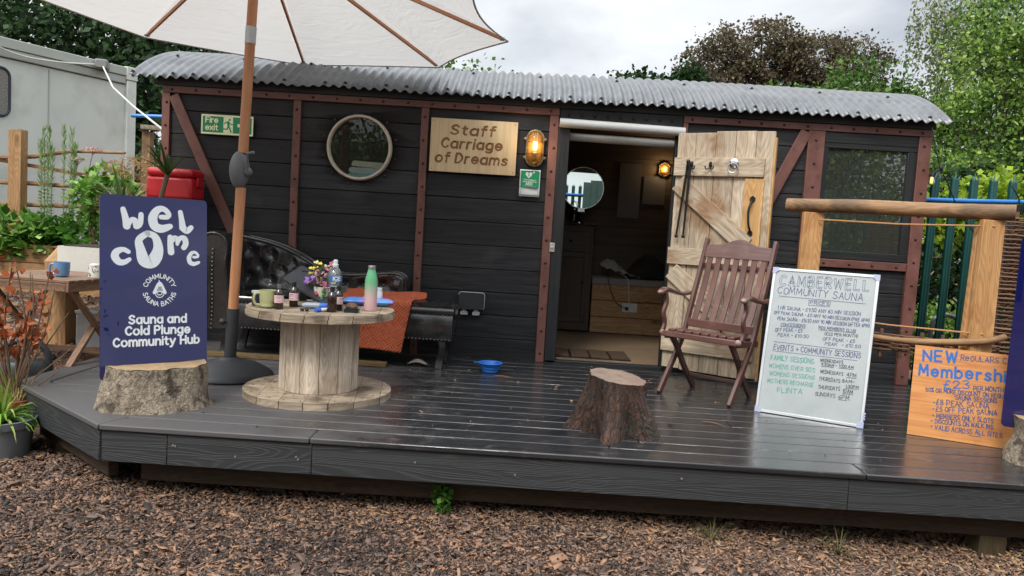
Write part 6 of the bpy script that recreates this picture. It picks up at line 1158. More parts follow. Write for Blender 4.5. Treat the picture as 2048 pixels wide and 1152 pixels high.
# ------------------------------------------------------------------ foliage helpers
def unit(a): return a/np.maximum(np.linalg.norm(a,axis=1,keepdims=True),1e-6)
def leafq(P,D,Ln,wr=.45,flat=None):
    n=len(P); D=unit(D); r=NR.normal(size=(n,3)) if flat is None else np.tile(np.array([[0,0,1.]]),(n,1))+NR.normal(0,flat,(n,3)); S=unit(np.cross(D,r)); Wd=(Ln*wr)[:,None]; Ln=Ln[:,None]; U=np.cross(S,D)
    V=np.stack([P,P+D*Ln*.45+S*Wd+U*Ln*.06,P+D*Ln,P+D*Ln*.45-S*Wd+U*Ln*.06],1).reshape(-1,3); return V,np.arange(4*n).reshape(-1,4)
def ball_pts(n,lo=0.0):
    d=unit(NR.normal(size=(n,3))); r=(lo**3+(1-lo**3)*NR.random(n))**(1/3); return d*r[:,None]
mtrunk=mat('tree_bark',H('3a3027'),H('5d5044'),scale=(8,3,1),rough=(.8,.9),bump=.8); mbirch=mat('birch_bark',H('8f8a80'),H('b9b4a8'),scale=(6,18,1),rough=(.6,.8))
def tree(lb,base,th,crowns,ncl,per,leaf,m,spread=.35,name='tree',group=None,weep=0,wr=.42,bark=None,limbs=16,lo=.45,tr=.14,flat=1.0):
    base=Vector(base); t=thing(name,lb,'tree',base,0,group); tot=sum(c[6] for c in crowns); mb=MB(); cz=[Vector(c[:3])-base for c in crowns]
    top=cz[0]+Vector((0,0,crowns[0][5]*.5)); mb.tube([(0,0,-.1),top*.35+Vector((.1,0,0)),top*.7+Vector((-.08,.05,0)),top],[tr,tr*.75,tr*.45,tr*.12],8)
    Ps=[];Ds=[];Ls=[]
    for c in crowns:
        k=max(3,int(ncl*c[6]/tot)); cc=np.array(c[:3])-np.array(base); B=ball_pts(k,lo)*np.array(c[3:6])+cc
        for i in range(min(k,max(3,int(limbs*c[6]/tot)))):
            e=Vector(B[i]); s=top*random.uniform(.35,.9); mid=s.lerp(e,.5)+Vector((random.uniform(-.2,.2),0,random.uniform(.05,.35)))*tr*3; mb.tube(cat_rom([tuple(s),tuple(mid),tuple(e)],3),[tr*.33*(1-.13*q) for q in range(7)],5)
        sc=NR.uniform(.6,1.3,k)
        for i in range(k):
            n=int(per*sc[i]); 
            if weep:
                st=max(2,n//22); sp_=NR.normal(0,spread*.6,(st,3)); ln=NR.uniform(.4,1.2,st)*weep
                for q in range(st):
                    tt=NR.random(22); p=B[i]+sp_[q]+np.stack([.06*np.sin(tt*4+q),.06*np.cos(tt*3+q),-tt*ln[q]],1)+NR.normal(0,.03,(22,3)); Ps.append(p); Ds.append(NR.normal(0,.5,(22,3))+np.array([0,0,-.8])); Ls.append(leaf*NR.uniform(.6,1.3,22))
            else:
                p=NR.normal(0,1,(n,3))*np.array([spread,spread,spread*.62])*sc[i]+B[i]; Ps.append(p); Ds.append(NR.normal(0,1,(n,3))+unit(B[i:i+1]-cc)*.7+np.array([0,0,-.25])); Ls.append(leaf*NR.uniform(.55,1.35,n))
    mb.build('trunk',bark or mtrunk,t); V,F=leafq(np.concatenate(Ps),np.concatenate(Ds),np.concatenate(Ls),wr,flat); npmesh('crown',V,F,m,t); return t
lm_ash=leafmat('leaf_ash',['18271a','24381f','2f4a2a','405c38','55704a']); lm_lit=leafmat('leaf_light',['2c451c','42622a','5c7d38','7a9a4c']); lm_rob=leafmat('leaf_robinia',['28421a','43602a','628438','84a44a','a6bd66']); lm_yel=leafmat('leaf_yellow',['5a7a1e','84a02c','a8ba44']); lm_cop=leafmat('leaf_copper',['3a352c','4f483a','665b49','7a6e56','666646']); lm_bir=leafmat('leaf_birch',['4c5c36','68784a','828f62','9aa67c']); lm_dk=leafmat('leaf_dark',['10200e','1a3016','27421e','355427'])
# ------------------------------------------------------------------ trees behind
tree('large dark green ash tree behind the white cabin',(-9.2,12.2,.1),3,[(-9.4,12,5.2,3.6,2.0,2.6,5),(-6.6,11.4,4.3,2.3,1.6,1.7,2.4),(-7.6,10.8,2.2,2.0,1.2,1.8,2),(-11,11.5,3.6,2,1.5,2,1.2)],300,120,.17,lm_ash,.42,'ash_tree',wr=.3,limbs=26,tr=.24,lo=.2)
tree('pale green tree rising behind the left end of the carriage roof',(-5.0,16,-.2),3,[(-5.2,16,4.6,2.6,1.4,1.4,3),(-2.7,16.5,4.2,1.8,1.2,1.2,1.5)],120,80,.16,lm_lit,.4,'bushy_tree',limbs=14)
for x,y,z,r,l in ((3.25,19,5.35,.85,'small dark treetop farthest left above the roof'),(4.55,19,5.45,.75,'small dark treetop between its twin and the copper tree')):
    tree(l,(x,y,-.3),4,[(x,y,z,r,.8,.75,1)],46,70,.15,lm_dk,.24,'distant_tree','dark treetops above the roof',limbs=6,tr=.1)
tree('copper brown tree above the carriage roof',(7.7,20,-.3),5,[(7.2,20,7.2,1.7,1.2,.95,3),(5.8,20,6.55,1.15,1.1,.9,1.8),(9.0,20,6.95,1.5,1.2,.95,2.2),(7.6,20,5.8,3.0,1.3,1.0,2.8),(10.3,20,6.75,1.1,.9,.95,1.5)],470,58,.105,lm_cop,.19,'copper_tree',limbs=30,tr=.2,lo=.3)
tree('light green loose tree below the copper tree',(6.3,13.4,-.3),3,[(6.3,13.4,4.15,1.3,.9,.68,1),(5.3,13.4,3.85,.8,.7,.5,.6)],110,85,.11,lm_lit,.2,'bushy_tree','light green trees by the roof end',limbs=14,tr=.09,lo=.2)
tree('light green upright tree between the copper tree and the birch',(8.0,14.2,-.3),3,[(8.3,14.2,4.75,1.0,.8,1.1,1),(7.5,14.2,4.2,.9,.8,.7,.7),(9.2,14.2,4.2,.9,.8,.8,.7)],120,80,.11,lm_lit,.22,'bushy_tree','light green trees by the roof end',limbs=14,tr=.09,lo=.2)
tree('tall weeping birch at the right edge',(10.6,14.2,-.3),5,[(10.7,14,7.6,1.2,1.0,1.4,2),(9.9,14,6.7,.8,.8,.9,1.3),(10.6,14.2,5.6,1.5,1.1,1.2,2),(12.2,14,7.0,1.4,1.0,2.0,1.6)],120,110,.09,lm_bir,.30,'weeping_birch',weep=1.25,bark=mbirch,limbs=22,tr=.13,wr=.3,lo=.1)
tree('large bright green tree behind the palisade fence',(9.0,8.8,-.3),3,[(8.3,8.6,3.0,1.3,1.2,1.3,2.5),(9.3,8.8,4.6,1.5,1.3,1.7,3),(7.6,8.2,1.9,1.2,1.0,1.2,2),(10.4,9.2,3.4,1.3,1.2,2.4,2.2)],330,160,.085,lm_rob,.25,'leafy_tree',wr=.33,limbs=26,tr=.16,lo=.25)
tree('dark green shrub filling the gap behind the palisade pales',(5.9,5.0,-.4),1,[(5.3,5.0,.9,1.1,.6,1.1,2),(6.6,5.0,1.2,1.0,.6,1.3,2),(7.8,5.4,1.0,.9,.6,1.2,1.2)],130,95,.09,lm_dk,.24,'shrub',limbs=10,tr=.06,lo=.1)
tree('yellow green shrub showing over the palisade at the right edge',(5.6,2.9,-.4),1,[(5.2,2.9,1.62,.50,.35,.30,1.5),(4.75,2.9,1.42,.35,.3,.22,.8),(5.7,2.9,1.75,.5,.4,.45,1)],70,60,.085,lm_yel,.13,'shrub',limbs=10,tr=.04,wr=.35)
tree('low sunlit hedge plant behind the palisade',(4.2,2.3,-.4),.5,[(3.9,2.3,.20,.40,.3,.42,1),(4.5,2.3,.22,.45,.3,.40,1),(5.2,2.4,.2,.5,.3,.42,1)],100,110,.05,lm_rob,.10,'hedge_shrub',limbs=8,tr=.03,lo=.3)
tree('small weedy shrub against the right corner of the carriage',(3.08,.9,-.4),.3,[(3.08,.9,.15,.16,.2,.35,1),(3.15,.75,.45,.12,.15,.16,.6)],22,40,.06,lm_lit,.07,'shrub',limbs=4,tr=.012)
t=thing('metal_barrier','pale grey tubular barrier glimpsed between the fence pales','barrier',(3.95,1.3,-.4)); mb=MB(); mb.tube(cat_rom([(-.14,0,0),(-.14,0,.72),(-.08,0,.84),(.02,0,.86),(.12,0,.80),(.14,0,.66),(.14,0,0)],5),.022,10); mb.build('hoop',m_galv,t); mb=MB(); mb.box((0,.0,.40),(.24,.02,.03)); mb.build('crossbar',m_galv,t)
# ------------------------------------------------------------------ behind the viewer: what the mirror, glass and wet deck reflect
palisade('green palisade fence standing behind the viewer and seen in the round mirror',-3.2,6.6,-8.6,2.12,-.40,.155,-1)
o=MB(); o.tube([(-3.3,-8.52,1.86),(6.7,-8.52,1.86)],.028,10); tag(o.build('blue_pipe',mpipe),'blue pipe on the fence seen in the round mirror','pipe')
t=thing('steel_hoarding','grey green steel hoarding panel seen in the round mirror','hoarding',(1.22,-8.42,0)); mb=MB()
for k in range(9): mb.box((.06+.16*k,-.02*(k%2),.9),(.16,.02,2.6 if k>0 else 2.5))
mb.build('panel',mat('hoarding_paint',H('41584f'),H('4d665c'),coord='Object',rough=(.5,.6)),t); mb=MB(); mb.box((.75,-.06,1.9),(1.5,.05,.08)); mb.box((.75,-.06,.2),(1.5,.05,.08)); mb.build('rail',mrail,t)
for x,y,h,l in ((-4.4,-12.5,4.4,'tree behind the viewer reflected in the porthole'),(7.2,-12.5,4.3,'dark tree behind the viewer reflected in the carriage window'),(5.6,-13.2,3.8,'second dark tree reflected at the right of the carriage window'),(6.2,-16,2.2,'low tree behind the viewer farther back than the fence')):
    tree(l,(x,y,-.4),2,[(x,y,h,2.3,1.6,h*.62,1),(x+.6,y+.5,h*.3,2.0,1.2,h*.34,.8)],110,170,.11,lm_rob,.42,'tree','trees behind the viewer',limbs=10,lo=.2)
# ------------------------------------------------------------------ white cabin at the left
mcabn=mat('cabin_cream_steel',H('cdd0c7'),H('d7dad1'),scale=(1.5,1.5,1.5),coord='Object',rough=(.4,.55),c3=H('a3a69c'),s3=2.5,t3=(.5,.75),f3=.6); mcabt=mat('cabin_trim_steel',H('a5a89f'),H('b2b5ab'),coord='Object',rough=(.4,.5))
CR=Vector((-5.2,4.2,0)); CL=Vector((-5.89,2.6,0)); df=(CL-CR).normalized(); dw=Vector((df.y,-df.x,0))
if dw.x>0: dw=-dw
cb=thing('site_cabin','pale grey steel portable site cabin behind the planted bed','cabin',(CR.x,CR.y,.05)); LN=6.0; WD=2.5; HC=2.72
def ob(mb,s0,s1,w0,w1,z0,z1): P=[df*s+dw*w for s,w in ((s0,w0),(s1,w0),(s1,w1),(s0,w1))]; mb.hexa([p+Vector((0,0,z0)) for p in P]+[p+Vector((0,0,z1)) for p in P])
mb=MB(); ob(mb,.12,LN-.12,.03,WD-.03,.1,HC-.22); mb.build('wall',mcabn,cb)
mb=MB()
for s in (1.15,2.3,3.45,4.6): ob(mb,s,s+.012,.022,.029,.12,HC-.24)
mb.build('wall_seam',mcabt,cb)
mb=MB(); ob(mb,.14,LN,.0,.14,HC-.21,HC-.115); ob(mb,.14,LN,-.012,.14,HC-.11,HC-.0); ob(mb,.0,.14,.15,WD,HC-.2,HC); mb.build('roof_beam',mcabt,cb,bevel=.008)
mb=MB(); ob(mb,.2,LN,.1,WD,HC-.05,HC+.01); mb.build('roof',mcabt,cb)
for w0,w1 in ((-.012,.135),):
    mb=MB(); ob(mb,-.01,.132,w0,w1,0,HC-.16); mb.build('corner_post',mcabn,cb,bevel=.012)
    mb=MB(); ob(mb,-.016,.145,-.02,.145,HC-.155,HC+.012); mb.ball(df*.06-dw*.02+Vector((0,0,HC-.075)),.022,8,(1,1,1.2),1); mb.build('corner_casting',[mcabn,m_iron],cb,bevel=.006)
mb=MB(); ob(mb,.14,LN,.0,.14,.0,.16); mb.build('base_rail',mcabt,cb)
# window: rounded, near left edge of the picture
wc=1.83; mb=MB(); Mwn=frame_M(df*wc+Vector((0,0,2.13)),-df,(0,0,1)); zs=1 if (Mwn.to_3x3()@Vector((0,0,1))).dot(-dw)>0 else -1
fr=rrect(.42,.52,.09,5,-.21,-.26); mb.tube([Mwn@Vector((x,y,-.022*zs*0+.0*zs))-dw*(-.022) for x,y in fr+fr[:1]],.018,8); wf=mb.build('window_frame',mat('rubber_navy',H('2c3440'),rough=(.5,.6)),cb)
mb=MB(); mb.add([Mwn@Vector((x*.96,y*.96,0))+dw*.018 for x,y in fr],[list(range(len(fr)))],[[(x,y) for x,y in fr]]); mb.build('window_pane',mat('obscured_glass',H('6f6c66'),H('8c8880'),scale=(60,60,1),rough=(.2,.35),bump=.5),wf)
mwc=mat('white_cable',H('c9cac6'),rough=(.4,.5)); cable=thing('white_cable','white cable sagging along the cabin to the carriage corner with a grey joint box','cable',(CR.x,CR.y,.05))
jb=df*.52-dw*.04+Vector((0,0,HC-.05)); mb=MB(); pts=[df*3.2-dw*.05+Vector((0,0,HC-.12)),df*2.2-dw*.05+Vector((0,0,HC-.05)),df*1.6-dw*.05+Vector((0,0,HC-.16)),df*1.1-dw*.05+Vector((0,0,HC-.14)),jb]; mb.tube(cat_rom([tuple(p) for p in pts],6),.010,6)
car_c=Vector((-2.84,.05,1.60))-Vector((CR.x,CR.y,.05)); mb.tube([jb,jb.lerp(car_c,.25)+Vector((0,0,-.12)),jb.lerp(car_c,.6)+Vector((0,0,-.08)),car_c],.009,6); mb.build('flex',mwc,cable)
mb=MB(); mb.box(jb,(.14,.2,.11),rot=Matrix.Rotation(.35,3,'Z')); mb.build('joint_box',mat('box_grey',H('7d7f7c'),coord='Object',rough=(.5,.6)),cable,bevel=.015)
# ------------------------------------------------------------------ stuff in the gap behind the carriage corner
t=thing('timber_trestle','rough timber trestle behind the left corner of the carriage','trestle',(-4.15,3.3,0)); mb=MB(); mb.bar((-.5,0,1.95),(.6,0,1.93),.09,.05); mb.bar((-.5,.1,1.30),(.6,.1,1.28),.12,.06); mb.build('beam',m_pine,t,bevel=.003); mb=MB(); mb.box((.18,.05,.9),(.10,.10,2.0),long=2); mb.box((-.45,.05,.9),(.10,.10,2.0),long=2); mb.build('post',mlog,t)
o=MB(); o.tube([(-4.7,3.15,2.06),(-3.4,3.15,2.09)],.022,8); tag(o.build('blue_pipe',mpipe),'blue pipe showing in the gap left of the carriage','pipe')
# ------------------------------------------------------------------ planted bed at the left
msl=wood('oak_sleeper',H('8f6c46'),H('b48d62'),island=.1,rough=(.6,.75),c3=H('6f5a42'),s3=2.5,f3=.6); msoil=mat('soil',H('2c211a'),H('40322a'),scale=(40,40,40),coord='Object',rough=(.9,1),bump=1,bdist=.02)
bed=thing('raised_bed','raised timber sleeper bed full of green plants before the cabin','raised bed',(-5.2,1.45,0))
for k,(z0,z1) in enumerate(((.06,.225),(.228,.405),(.408,.585))):
    mb=MB(); mb.b2((-1.6,-.05,z0),(1.45,.06,z1),long=0); mb.b2((1.34,.065,z0),(1.45,1.6,z1),long=1); mb.build('sleeper',msl,bed,bevel=.008)
mb=MB(); mb.b2((-1.6,.06,.3),(1.34,1.6,.53)); mb.build('soil',msoil,bed)
t=thing('timber_post','square timber post rising from the raised bed','post',(-4.95,1.50,.45)); mb=MB(); mb.box((0,0,.60),(.125,.11,1.24),long=2); mb.build('shaft',msl,t,bevel=.006); mb=MB(); mb.box((.0,0,1.222),(.121,.106,.006)); mb.build('sawn_top',mend,t)
t=thing('wattle_rails','crooked branch rails nailed to the post across the cabin front','rails',(-4.95,1.56,0)); 
for z,dx,sl in ((1.42,1.0,.10),(1.17,1.2,-.02),(.96,.9,.0),(.78,1.3,-.10)):
    mb=MB(); mb.tube(cat_rom([(-.7,0,z-.03),(0,.02,z),(.45,.03,z+sl*.7+.01),(dx,.02,z+sl)],5),[.016]*4+[.022]*6+[.015]*6,7); mb.build('branch',mlog,t)
mb=MB(); mb.bar((-.6,.06,1.42),(1.5,.07,1.18),.04,.035); mb.build('batten',msl,t)
# sink planter on timber stand
msk=mat('glazed_white_sink',H('c6c6bd'),H('d2d2ca'),coord='Object',rough=(.2,.35)); sk=thing('sink_planter','white glazed sink used as a planter on a timber stand','planter',(-3.0,-.45,-.10))
mb=MB(); ow=rrect(.56,.42,.03,4,-.26,-.2); mb.prism(ow,.22,Matrix.Translation((0,0,.59))); mb.build('sink',msk,sk,bevel=.012); mb=MB(); mb.prism(rrect(.50,.36,.02,4,-.23,-.17),.006,Matrix.Translation((0,0,.8105))); mb.build('soil',msoil,sk)
mb=MB(); 
x0=-.345
mb.hexa([(x0,-.19,0),(x0+.16,-.19,0),(x0+.16,-.03,0),(x0,-.03,0),(x0,-.19,.70),(x0+.16,-.19,.70),(x0+.16,-.03,.80),(x0,-.03,.80)],long=2); mb.build('post',msl,sk,bevel=.005)
mb=MB(); mb.box((.24,-.11,.28),(.13,.13,.56),long=2); mb.build('post',msl,sk,bevel=.005); mb=MB(); mb.bar((-.18,-.15,.56),(.3,-.15,.56),.05,.06); mb.bar((-.18,-.2,.05),(.3,-.2,.05),.05,.14); mb.build('crossbar',msl,sk,bevel=.003)
t=thing('white_crate','scuffed white crate standing under the sink planter','crate',(-2.93,-.55,-.04)); mb=MB(); mb.box((0,0,.15),(.34,.24,.29)); mb.build('body',mat('scuffed_white',H('a9a8a4'),H('c2c1bd'),scale=(9,9,9),coord='Object',rough=(.5,.6)),t,bevel=.012); mb=MB(); mb.box((0,0,.302),(.35,.25,.02)); mb.build('rim',m_white,t,bevel=.004)
# slatted folding table
mtb=wood('teak_slats',H('6a4e3c'),H('93745c'),island=.16,rough=(.45,.6),su=2,sv=30); ft=thing('folding_table','small slatted wooden folding table at the left deck edge','table',(-3.02,-1.00,-.03),R(-10))
mb=MB()
for k in range(9): mb.box((0,-.27+.0675*k,.565),(.66,.058,.018),long=0)
mb.build('tabletop',mtb,ft,bevel=.003)
mb=MB()
for s in (-1,1): mb.bar((s*.315,-.30,.528),(s*.315,.30,.528),.022,.055)
mb.bar((-.3,-.288,.528),(.3,-.288,.528),.02,.05); mb.build('apron',mtb,ft,bevel=.003)
gl=[.02,.02]
for s in (-1,1):
    mb=MB(); mb.bar((s*.285,-.24,.52),(s*.285,.25,-.02),.022,.045,(1,0,0)); mb.build('leg',mtb,ft,bevel=.003)
    mb=MB(); mb.bar((s*.260,.24,.52),(s*.260,-.25,-.02),.022,.045,(1,0,0)); mb.build('leg',mtb,ft,bevel=.003)
mb=MB(); mb.bar((-.28,.17,.06),(.28,.17,.06),.02,.03); mb.build('stretcher',mtb,ft)
mblm=mat('blue_glaze',H('5f86ad'),H('6b92b8'),coord='Object',rough=(.25,.35),coat=.3); mug('mug','plain blue mug on the slatted folding table','' and None or (-2.925,-1.13,.546),.047,.092,mblm,.98,R(185))
t=mug('mug','upturned white mug with dark dashes on the slatted folding table',(-2.76,-1.04,.546),.043,.088,mvase,.9,0,False); t.scale=(1,1,1)
t.rotation_euler=(math.pi,0,0); t.location=(-2.76,-1.04,.546+.088)
mb=MB(); rs=random.Random(4)
for _ in range(44):
    a=rs.uniform(0,6.28); z=rs.uniform(.012,.078); d=rs.uniform(-1,1); r0=.0436 if z>.06 else .0425; P=[]
    for q in (-1,1): aa=a+q*.16*math.cos(d); zz_=z+q*.008*math.sin(d); rr0=(.043*.9*(1.9)/2 + (.043-.043*.9*.95)*min(1,max(0,(zz_-.022)/.04)))+.0012; P.append((rr0*math.cos(aa),rr0*math.sin(aa),zz_))
    mb.tube(P,.0022,5)
mb.build('dash_pattern',mat('dash_ink',H('2a3138'),rough=(.4,.5)),t)
# watering can
mwcn=mat('black_can_plastic',H('23282b'),H('2e3336'),scale=(10,10,10),coord='Object',rough=(.4,.55)); t=thing('watering_can','black plastic watering can beside the left deck edge','watering can',(-2.98,-1.42,-.16),R(20))
mb=MB(); mb.lathe([(.115,0),(.12,.01),(.125,.12),(.12,.19),(.10,.215),(1e-4,.225)],28,Matrix.Diagonal((1.25,.85,1,1))); mb.build('body',mwcn,t); mb=MB(); mb.tube(cat_rom([(-.13,0,.15),(-.13,0,.25),(-.05,0,.325),(.06,0,.325),(.13,0,.26),(.145,0,.12)],6),.020,10); mb.build('handle',mwcn,t); mb=MB(); mb.tube([(-.13,0,.05),(-.24,0,.16),(-.32,0,.26)],[.024,.018,.014],10); mb.build('spout',mwcn,t)
# ------------------------------------------------------------------ plants at the left
def plant(name,lb,cat,loc,group=None): return thing(name,lb,cat,loc,0,group)
def addleaves(t,nm,m,n,cen,rad,L_,wr=.42,flat=.5,up=.2,lo=.2):
    P=ball_pts(n,lo)*np.array(rad)+np.array(cen); D=NR.normal(0,.7,(n,3))+unit(P-np.array(cen))*.6+np.array([0,0,up]); V,F=leafq(P,D,L_*NR.uniform(.6,1.3,n),wr,flat); return npmesh(nm,V,F,m,t)
lm_gd=leafmat('leaf_garden',['365a24','507e30','709f44','90b95c','b2cc7c'],.4); lm_fern=leafmat('leaf_fern',['33581f','4a7a2a','63963a']); lm_dry=leafmat('leaf_dry',['8a4526','a85a34','c0714a','9a5c3c'],.7,.2); lm_spi=leafmat('leaf_spider',['4c7426','6c9634','8eb24a','b0c070'],.4); lm_yuc=leafmat('leaf_yucca',['2a3a1c','3c5026','536a38'],.35); lm_mare=leafmat('leaf_marestail',['6c8c50','8aa868','b4c898'])
mstemb=mat('stem_brown',H('5a4636'),H('7d6650'),coord='Object',rough=(.7,.8)); mstg=mat('stem_pale_green',H('5c7a44'),H('7c9a5c'),coord='Object',rough=(.6,.7))
BZ=.53
t=plant('leafy_clump','broad leaved green clump spilling over the raised bed','plant',(-5.05,1.50,BZ)); addleaves(t,'leaves',lm_gd,900,(0,0,.14),(.55,.20,.22),.085,.5,.5); addleaves(t,'low_leaves',lm_fern,500,(-.1,-.05,.03),(.6,.2,.12),.07,.5,.5)
t=plant('leafy_clump','denser green clump at the right end of the raised bed','plant',(-4.35,1.55,BZ)); addleaves(t,'leaves',lm_fern,900,(0,0,.12),(.45,.22,.26),.07,.4,.5)
t=plant('fern','bright green fern in the raised bed under the branch rails','fern',(-4.62,1.48,BZ)); Vs=[];Fs_=[];o_=0
for k in range(14):
    a=random.uniform(0,6.28); ln=random.uniform(.28,.42); n=26; s=np.linspace(.05,1,n); px=np.stack([np.cos(a)*ln*.75*s,np.sin(a)*ln*.4*s,ln*(1.0*s-.62*s*s)],1)
    for sd in (-1,1):
        D=np.stack([-np.sin(a)*sd+.3*np.cos(a)+0*s,np.cos(a)*sd+.3*np.sin(a)+0*s,-.2+0*s],1); V,F=leafq(px,D,.085*np.sin(np.pi*np.clip(s*.9+.08,0,1)),.2,.1); Vs.append(V); Fs_.append(F+o_); o_+=len(V)
npmesh('fronds',np.concatenate(Vs),np.concatenate(Fs_),lm_fern,t)
for (x,lb) in ((-4.66,'tall feathery plant left of the pink umbels'),(-4.50,'tall feathery plant nearest the pink umbels')):
    t=plant('horsetail_plant',lb,'plant',(x,1.52,BZ),'feathery plants in the bed'); Vs=[];o_=0;Fs_=[]; mb=MB()
    for k in range(4):
        bx_=random.uniform(-.07,.07); by=random.uniform(-.04,.04); hh=random.uniform(.95,1.18); mb.tube([(bx_,by,0),(bx_*1.1,by,hh*.6),(bx_*1.4+.01,by,hh)],[.005,.004,.002],5)
        for z in np.linspace(.12,hh,30):
            n=5; a=NR.uniform(0,6.28,n); f=z/hh; D=np.stack([np.cos(a),np.sin(a),np.full(n,.2+2.6*f*f)],1); P=np.tile([[bx_*(1+.4*f),by,z]],(n,1)); V,F=leafq(P,D,np.full(n,.036+.05*f*(f>.55)),.06 if f>.55 else .2,.8); Vs.append(V); Fs_.append(F+o_); o_+=len(V)
    npmesh('foliage',np.concatenate(Vs),np.concatenate(Fs_),lm_mare,t); mb.build('stems',mstg,t)
for dx,h_,cn,lb in ((-4.22,.98,'c98f8c','pink umbel flower on a thin stem before the cabin'),(-4.36,.88,'b3a68c','faded buff umbel flower on a thin stem before the cabin')):
    t=plant('umbel_flower',lb,'flower',(dx,1.5,BZ),'umbels in the bed'); mb=MB(); mb.tube([(-.22,0,0),(-.1,0,h_*.5),(0,0,h_)],.0035,5)
    for q in range(9): mb.tube([(0,0,h_-.03),(.05*math.cos(q*.7),.035*math.sin(q*.7),h_+.02)],.0015,4)
    mb.build('stem',mstemb,t); n=160; P=np.stack([NR.normal(0,.042,n),NR.normal(0,.03,n),h_+.02+NR.normal(0,.008,n)],1); V,F=leafq(P,NR.normal(0,1,(n,3)),np.full(n,.012),.5); npmesh('flower_head',V,F,mat('umbel_'+cn,H(cn),rough=(.8,.9)),t)
t=plant('currant_bush','pale green leafy bush left of the welcome sign','bush',(-3.88,1.1,.5)); addleaves(t,'leaves',lm_gd,520,(0,0,.58),(.30,.2,.30),.075,.5,.6); addleaves(t,'lower_leaves',lm_lit,260,(.05,0,.25),(.22,.2,.3),.06,.4,.6); mb=MB()
for k in range(9): mb.tube([(random.uniform(-.05,.05),0,-.3),(random.uniform(-.15,.15),0,.3),(random.uniform(-.28,.28),0,.8)],[.008,.006,.003],5)
mb.build('stems',mstemb,t)
def blades(mb_name,m,t,n,ln,wd,up,droop,cen=(0,0,0),ell=1,seg=7):
    V=[];F=[];
    for k in range(n):
        a=random.uniform(0,6.28); l=ln*random.uniform(.55,1.1); u0=up*random.uniform(.6,1.15); dd=Vector((math.cos(a),math.sin(a)*ell,0)); s=Vector((-dd.y,dd.x,0)).normalized(); o=len(V)
        for i in range(seg+1):
            q=i/seg; p=Vector(cen)+dd*(l*q*(1-.12*q))*(1/max(.4,u0+.4))+Vector((0,0,l*(u0*q-droop*q*q*random.uniform(.95,1.05)))); w_=wd*(1-q)**.6*(.55+.6*min(1,q*4)) ; V+=[p-s*w_,p+Vector((0,0,-w_*.5)),p+s*w_]
        for i in range(seg): b=o+i*3; F+=[(b,b+1,b+4,b+3),(b+1,b+2,b+5,b+4)]
    return npmesh(mb_name,np.array([tuple(v) for v in V]),np.array(F),m,t,True)
t=plant('yucca','spiky yucca behind the top left of the welcome sign','plant',(-2.86,-.52,.72),'yuccas in the sink planter'); blades('blades',lm_yuc,t,15,.42,.014,1.05,.35,(0,0,.24)); mb=MB(); mb.tube([(0,0,0),(.01,0,.26)],.02,8); mb.build('stem',mstemb,t)
t=plant('yucca','spiky yucca leaning in front of the red box','plant',(-2.62,-.50,.72),'yuccas in the sink planter'); blades('blades',lm_yuc,t,18,.36,.013,1.1,.45,(.06,0,.52)); mb=MB(); mb.tube([(-.05,0,0),(.0,0,.3),(.06,0,.54)],.018,8); mb.build('stem',mstemb,t)
t=plant('dry_grass','bleached dry grass tuft at the cabin corner','grass',(-3.35,.4,.6)); blades('blades',leafmat('straw',['9a7a54','b8966c','c7ab82'],.8),t,150,.42,.004,1.2,.7,(0,0,.3),.6)
P=ball_pts(700,.5)*np.array([.34,.12,.10])+np.array([.15,0,.72]); V,F=leafq(P,NR.normal(0,1,(700,3)),NR.uniform(.02,.06,700),.1); npmesh('seed_head',V,F,leafmat('straw',[]),t)
# grey pot, spider plant, red pot, dry beech
mpot=mat('grey_plastic_pot',H('5d6064'),H('696c70'),coord='Object',rough=(.45,.6)); mterr=mat('terracotta',H('94482f'),H('a85a3e'),scale=(12,12,12),coord='Object',rough=(.6,.75))
pz=float(gz(-2.68,-2.06)); t=thing('plant_pot','grey plastic pot of spider plant on the wood chips by the deck corner','pot',(-2.70,-2.03,pz)); mb=MB(); mb.lathe([(.128,0),(.135,.004),(.160,.165),(.168,.167),(.172,.205),(.165,.208),(.158,.17),(.150,.15),(1e-4,.15)],36); mb.build('pot',mpot,t); mb=MB(); mb.lathe([(.153,.151),(.10,.168),(1e-4,.172)],24); mb.build('soil',msoil,t)
t=thing('spider_plant','bright green spider plant arching out of the grey pot','plant',(-2.70,-2.03,pz+.165)); blades('blades',lm_spi,t,58,.30,.0105,.95,.85,(0,0,0)); blades('inner_blades',lm_spi,t,26,.24,.009,1.5,.55,(0,0,0))
rz_=float(gz(-2.86,-1.80)); t=thing('terracotta_pot','small terracotta red pot behind the grey pot','pot',(-2.80,-1.80,-.20)); mb=MB(); mb.lathe([(.085,-.2),(.105,.075),(.118,.076),(.120,.118),(.110,.12),(.104,.08),(1e-4,.08)],28); mb.build('pot',mterr,t)
t=thing('dry_beech','dead shrub with rusty orange leaves at the left edge','plant',(-2.80,-1.80,-.12)); mb=MB(); P=[];
rs=random.Random(12)
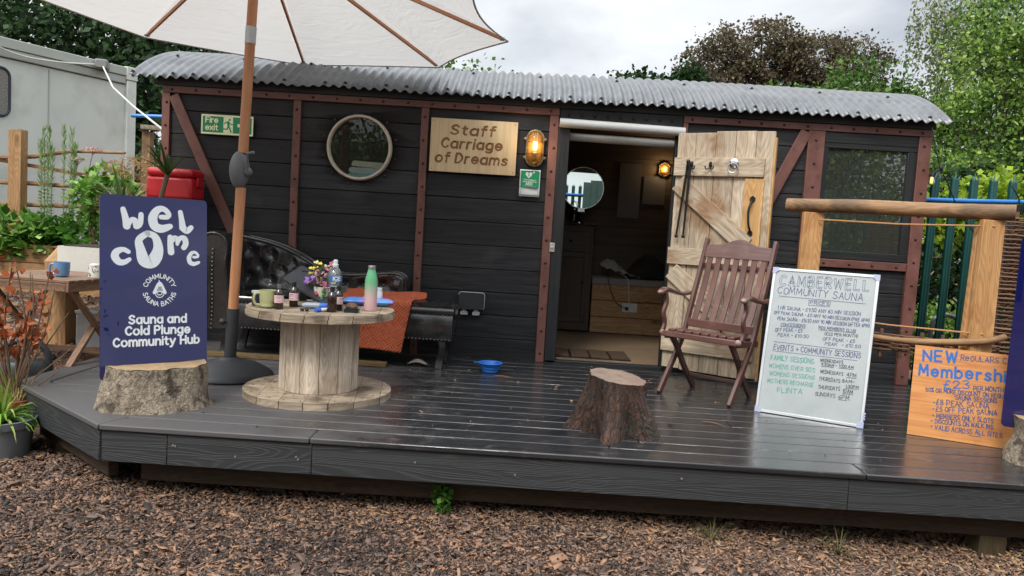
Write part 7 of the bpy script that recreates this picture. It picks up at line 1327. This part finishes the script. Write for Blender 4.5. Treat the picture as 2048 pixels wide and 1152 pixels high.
for k in range(17):
    a=rs.uniform(-.22,.28); h=rs.uniform(.35,.85); tip=Vector((a*1.1-.06,rs.uniform(-.16,.16),h)); mid=tip*.5+Vector((rs.uniform(-.07,.07),0,.02)); mb.tube(cat_rom([(rs.uniform(-.03,.03),0,0),tuple(mid),tuple(tip)],4),[.006]*4+[.004]*4+[.002],5)
    for _ in range(rs.randint(3,8)):
        q=rs.uniform(.45,1.02); p=(mid.lerp(tip,(q-.5)*2) if q>.5 else mid*(q*2)); P.append(tuple(p+Vector((rs.uniform(-.02,.02),rs.uniform(-.02,.02),rs.uniform(-.02,.02)))))
for p,q in (((0,0,.05),(.34,.0,.34)),((.02,0,.02),(.30,-.05,.22)),((0,0,.1),(.26,.1,.52)),((.05,0,.0),(.16,-.1,.40))): mb.tube([p,tuple((a+b)/2+.02 for a,b in zip(p,q)),q],[.005,.004,.003],5)
mb.build('stems',mstemb,t); P=np.array(P); P=np.repeat(P,2,0)+NR.normal(0,.012,(len(P)*2,3)); V,F=leafq(P,NR.normal(0,.6,(len(P),3))+np.array([0,0,-.6]),NR.uniform(.035,.06,len(P)),.42); npmesh('dead_leaves',V,F,lm_dry,t)
t=plant('dry_grass','dry straw stems around the grey pot','grass',(-2.74,-1.84,-.15)); blades('blades',leafmat('straw',[]),t,46,.30,.0025,1.5,.6); blades('green_blades',lm_spi,t,5,.5,.006,1.7,.4)
# weeds under the deck edge
t=plant('weed','small green weed growing from the chips under the deck front','weed',(-.33,-2.36,float(gz(-.33,-2.36)))); addleaves(t,'leaves',lm_fern,110,(0,0,.075),(.05,.04,.085),.026,.5,.9); mb=MB(); mb.tube([(0,0,-.01),(.01,0,.14)],.003,5); mb.build('stem',mstg,t)
for x,lb in ((.95,'wispy dry grass tuft under the middle of the deck front'),(1.55,'wispy grass tuft under the right part of the deck front')):
    t=plant('grass_tuft',lb,'grass',(x,-2.42,float(gz(x,-2.42))),'grass tufts below the deck'); blades('blades',leafmat('straw_green',['4a5430','6a6a40','8a8258'],.7),t,26,.22,.0022,1.1,.7)
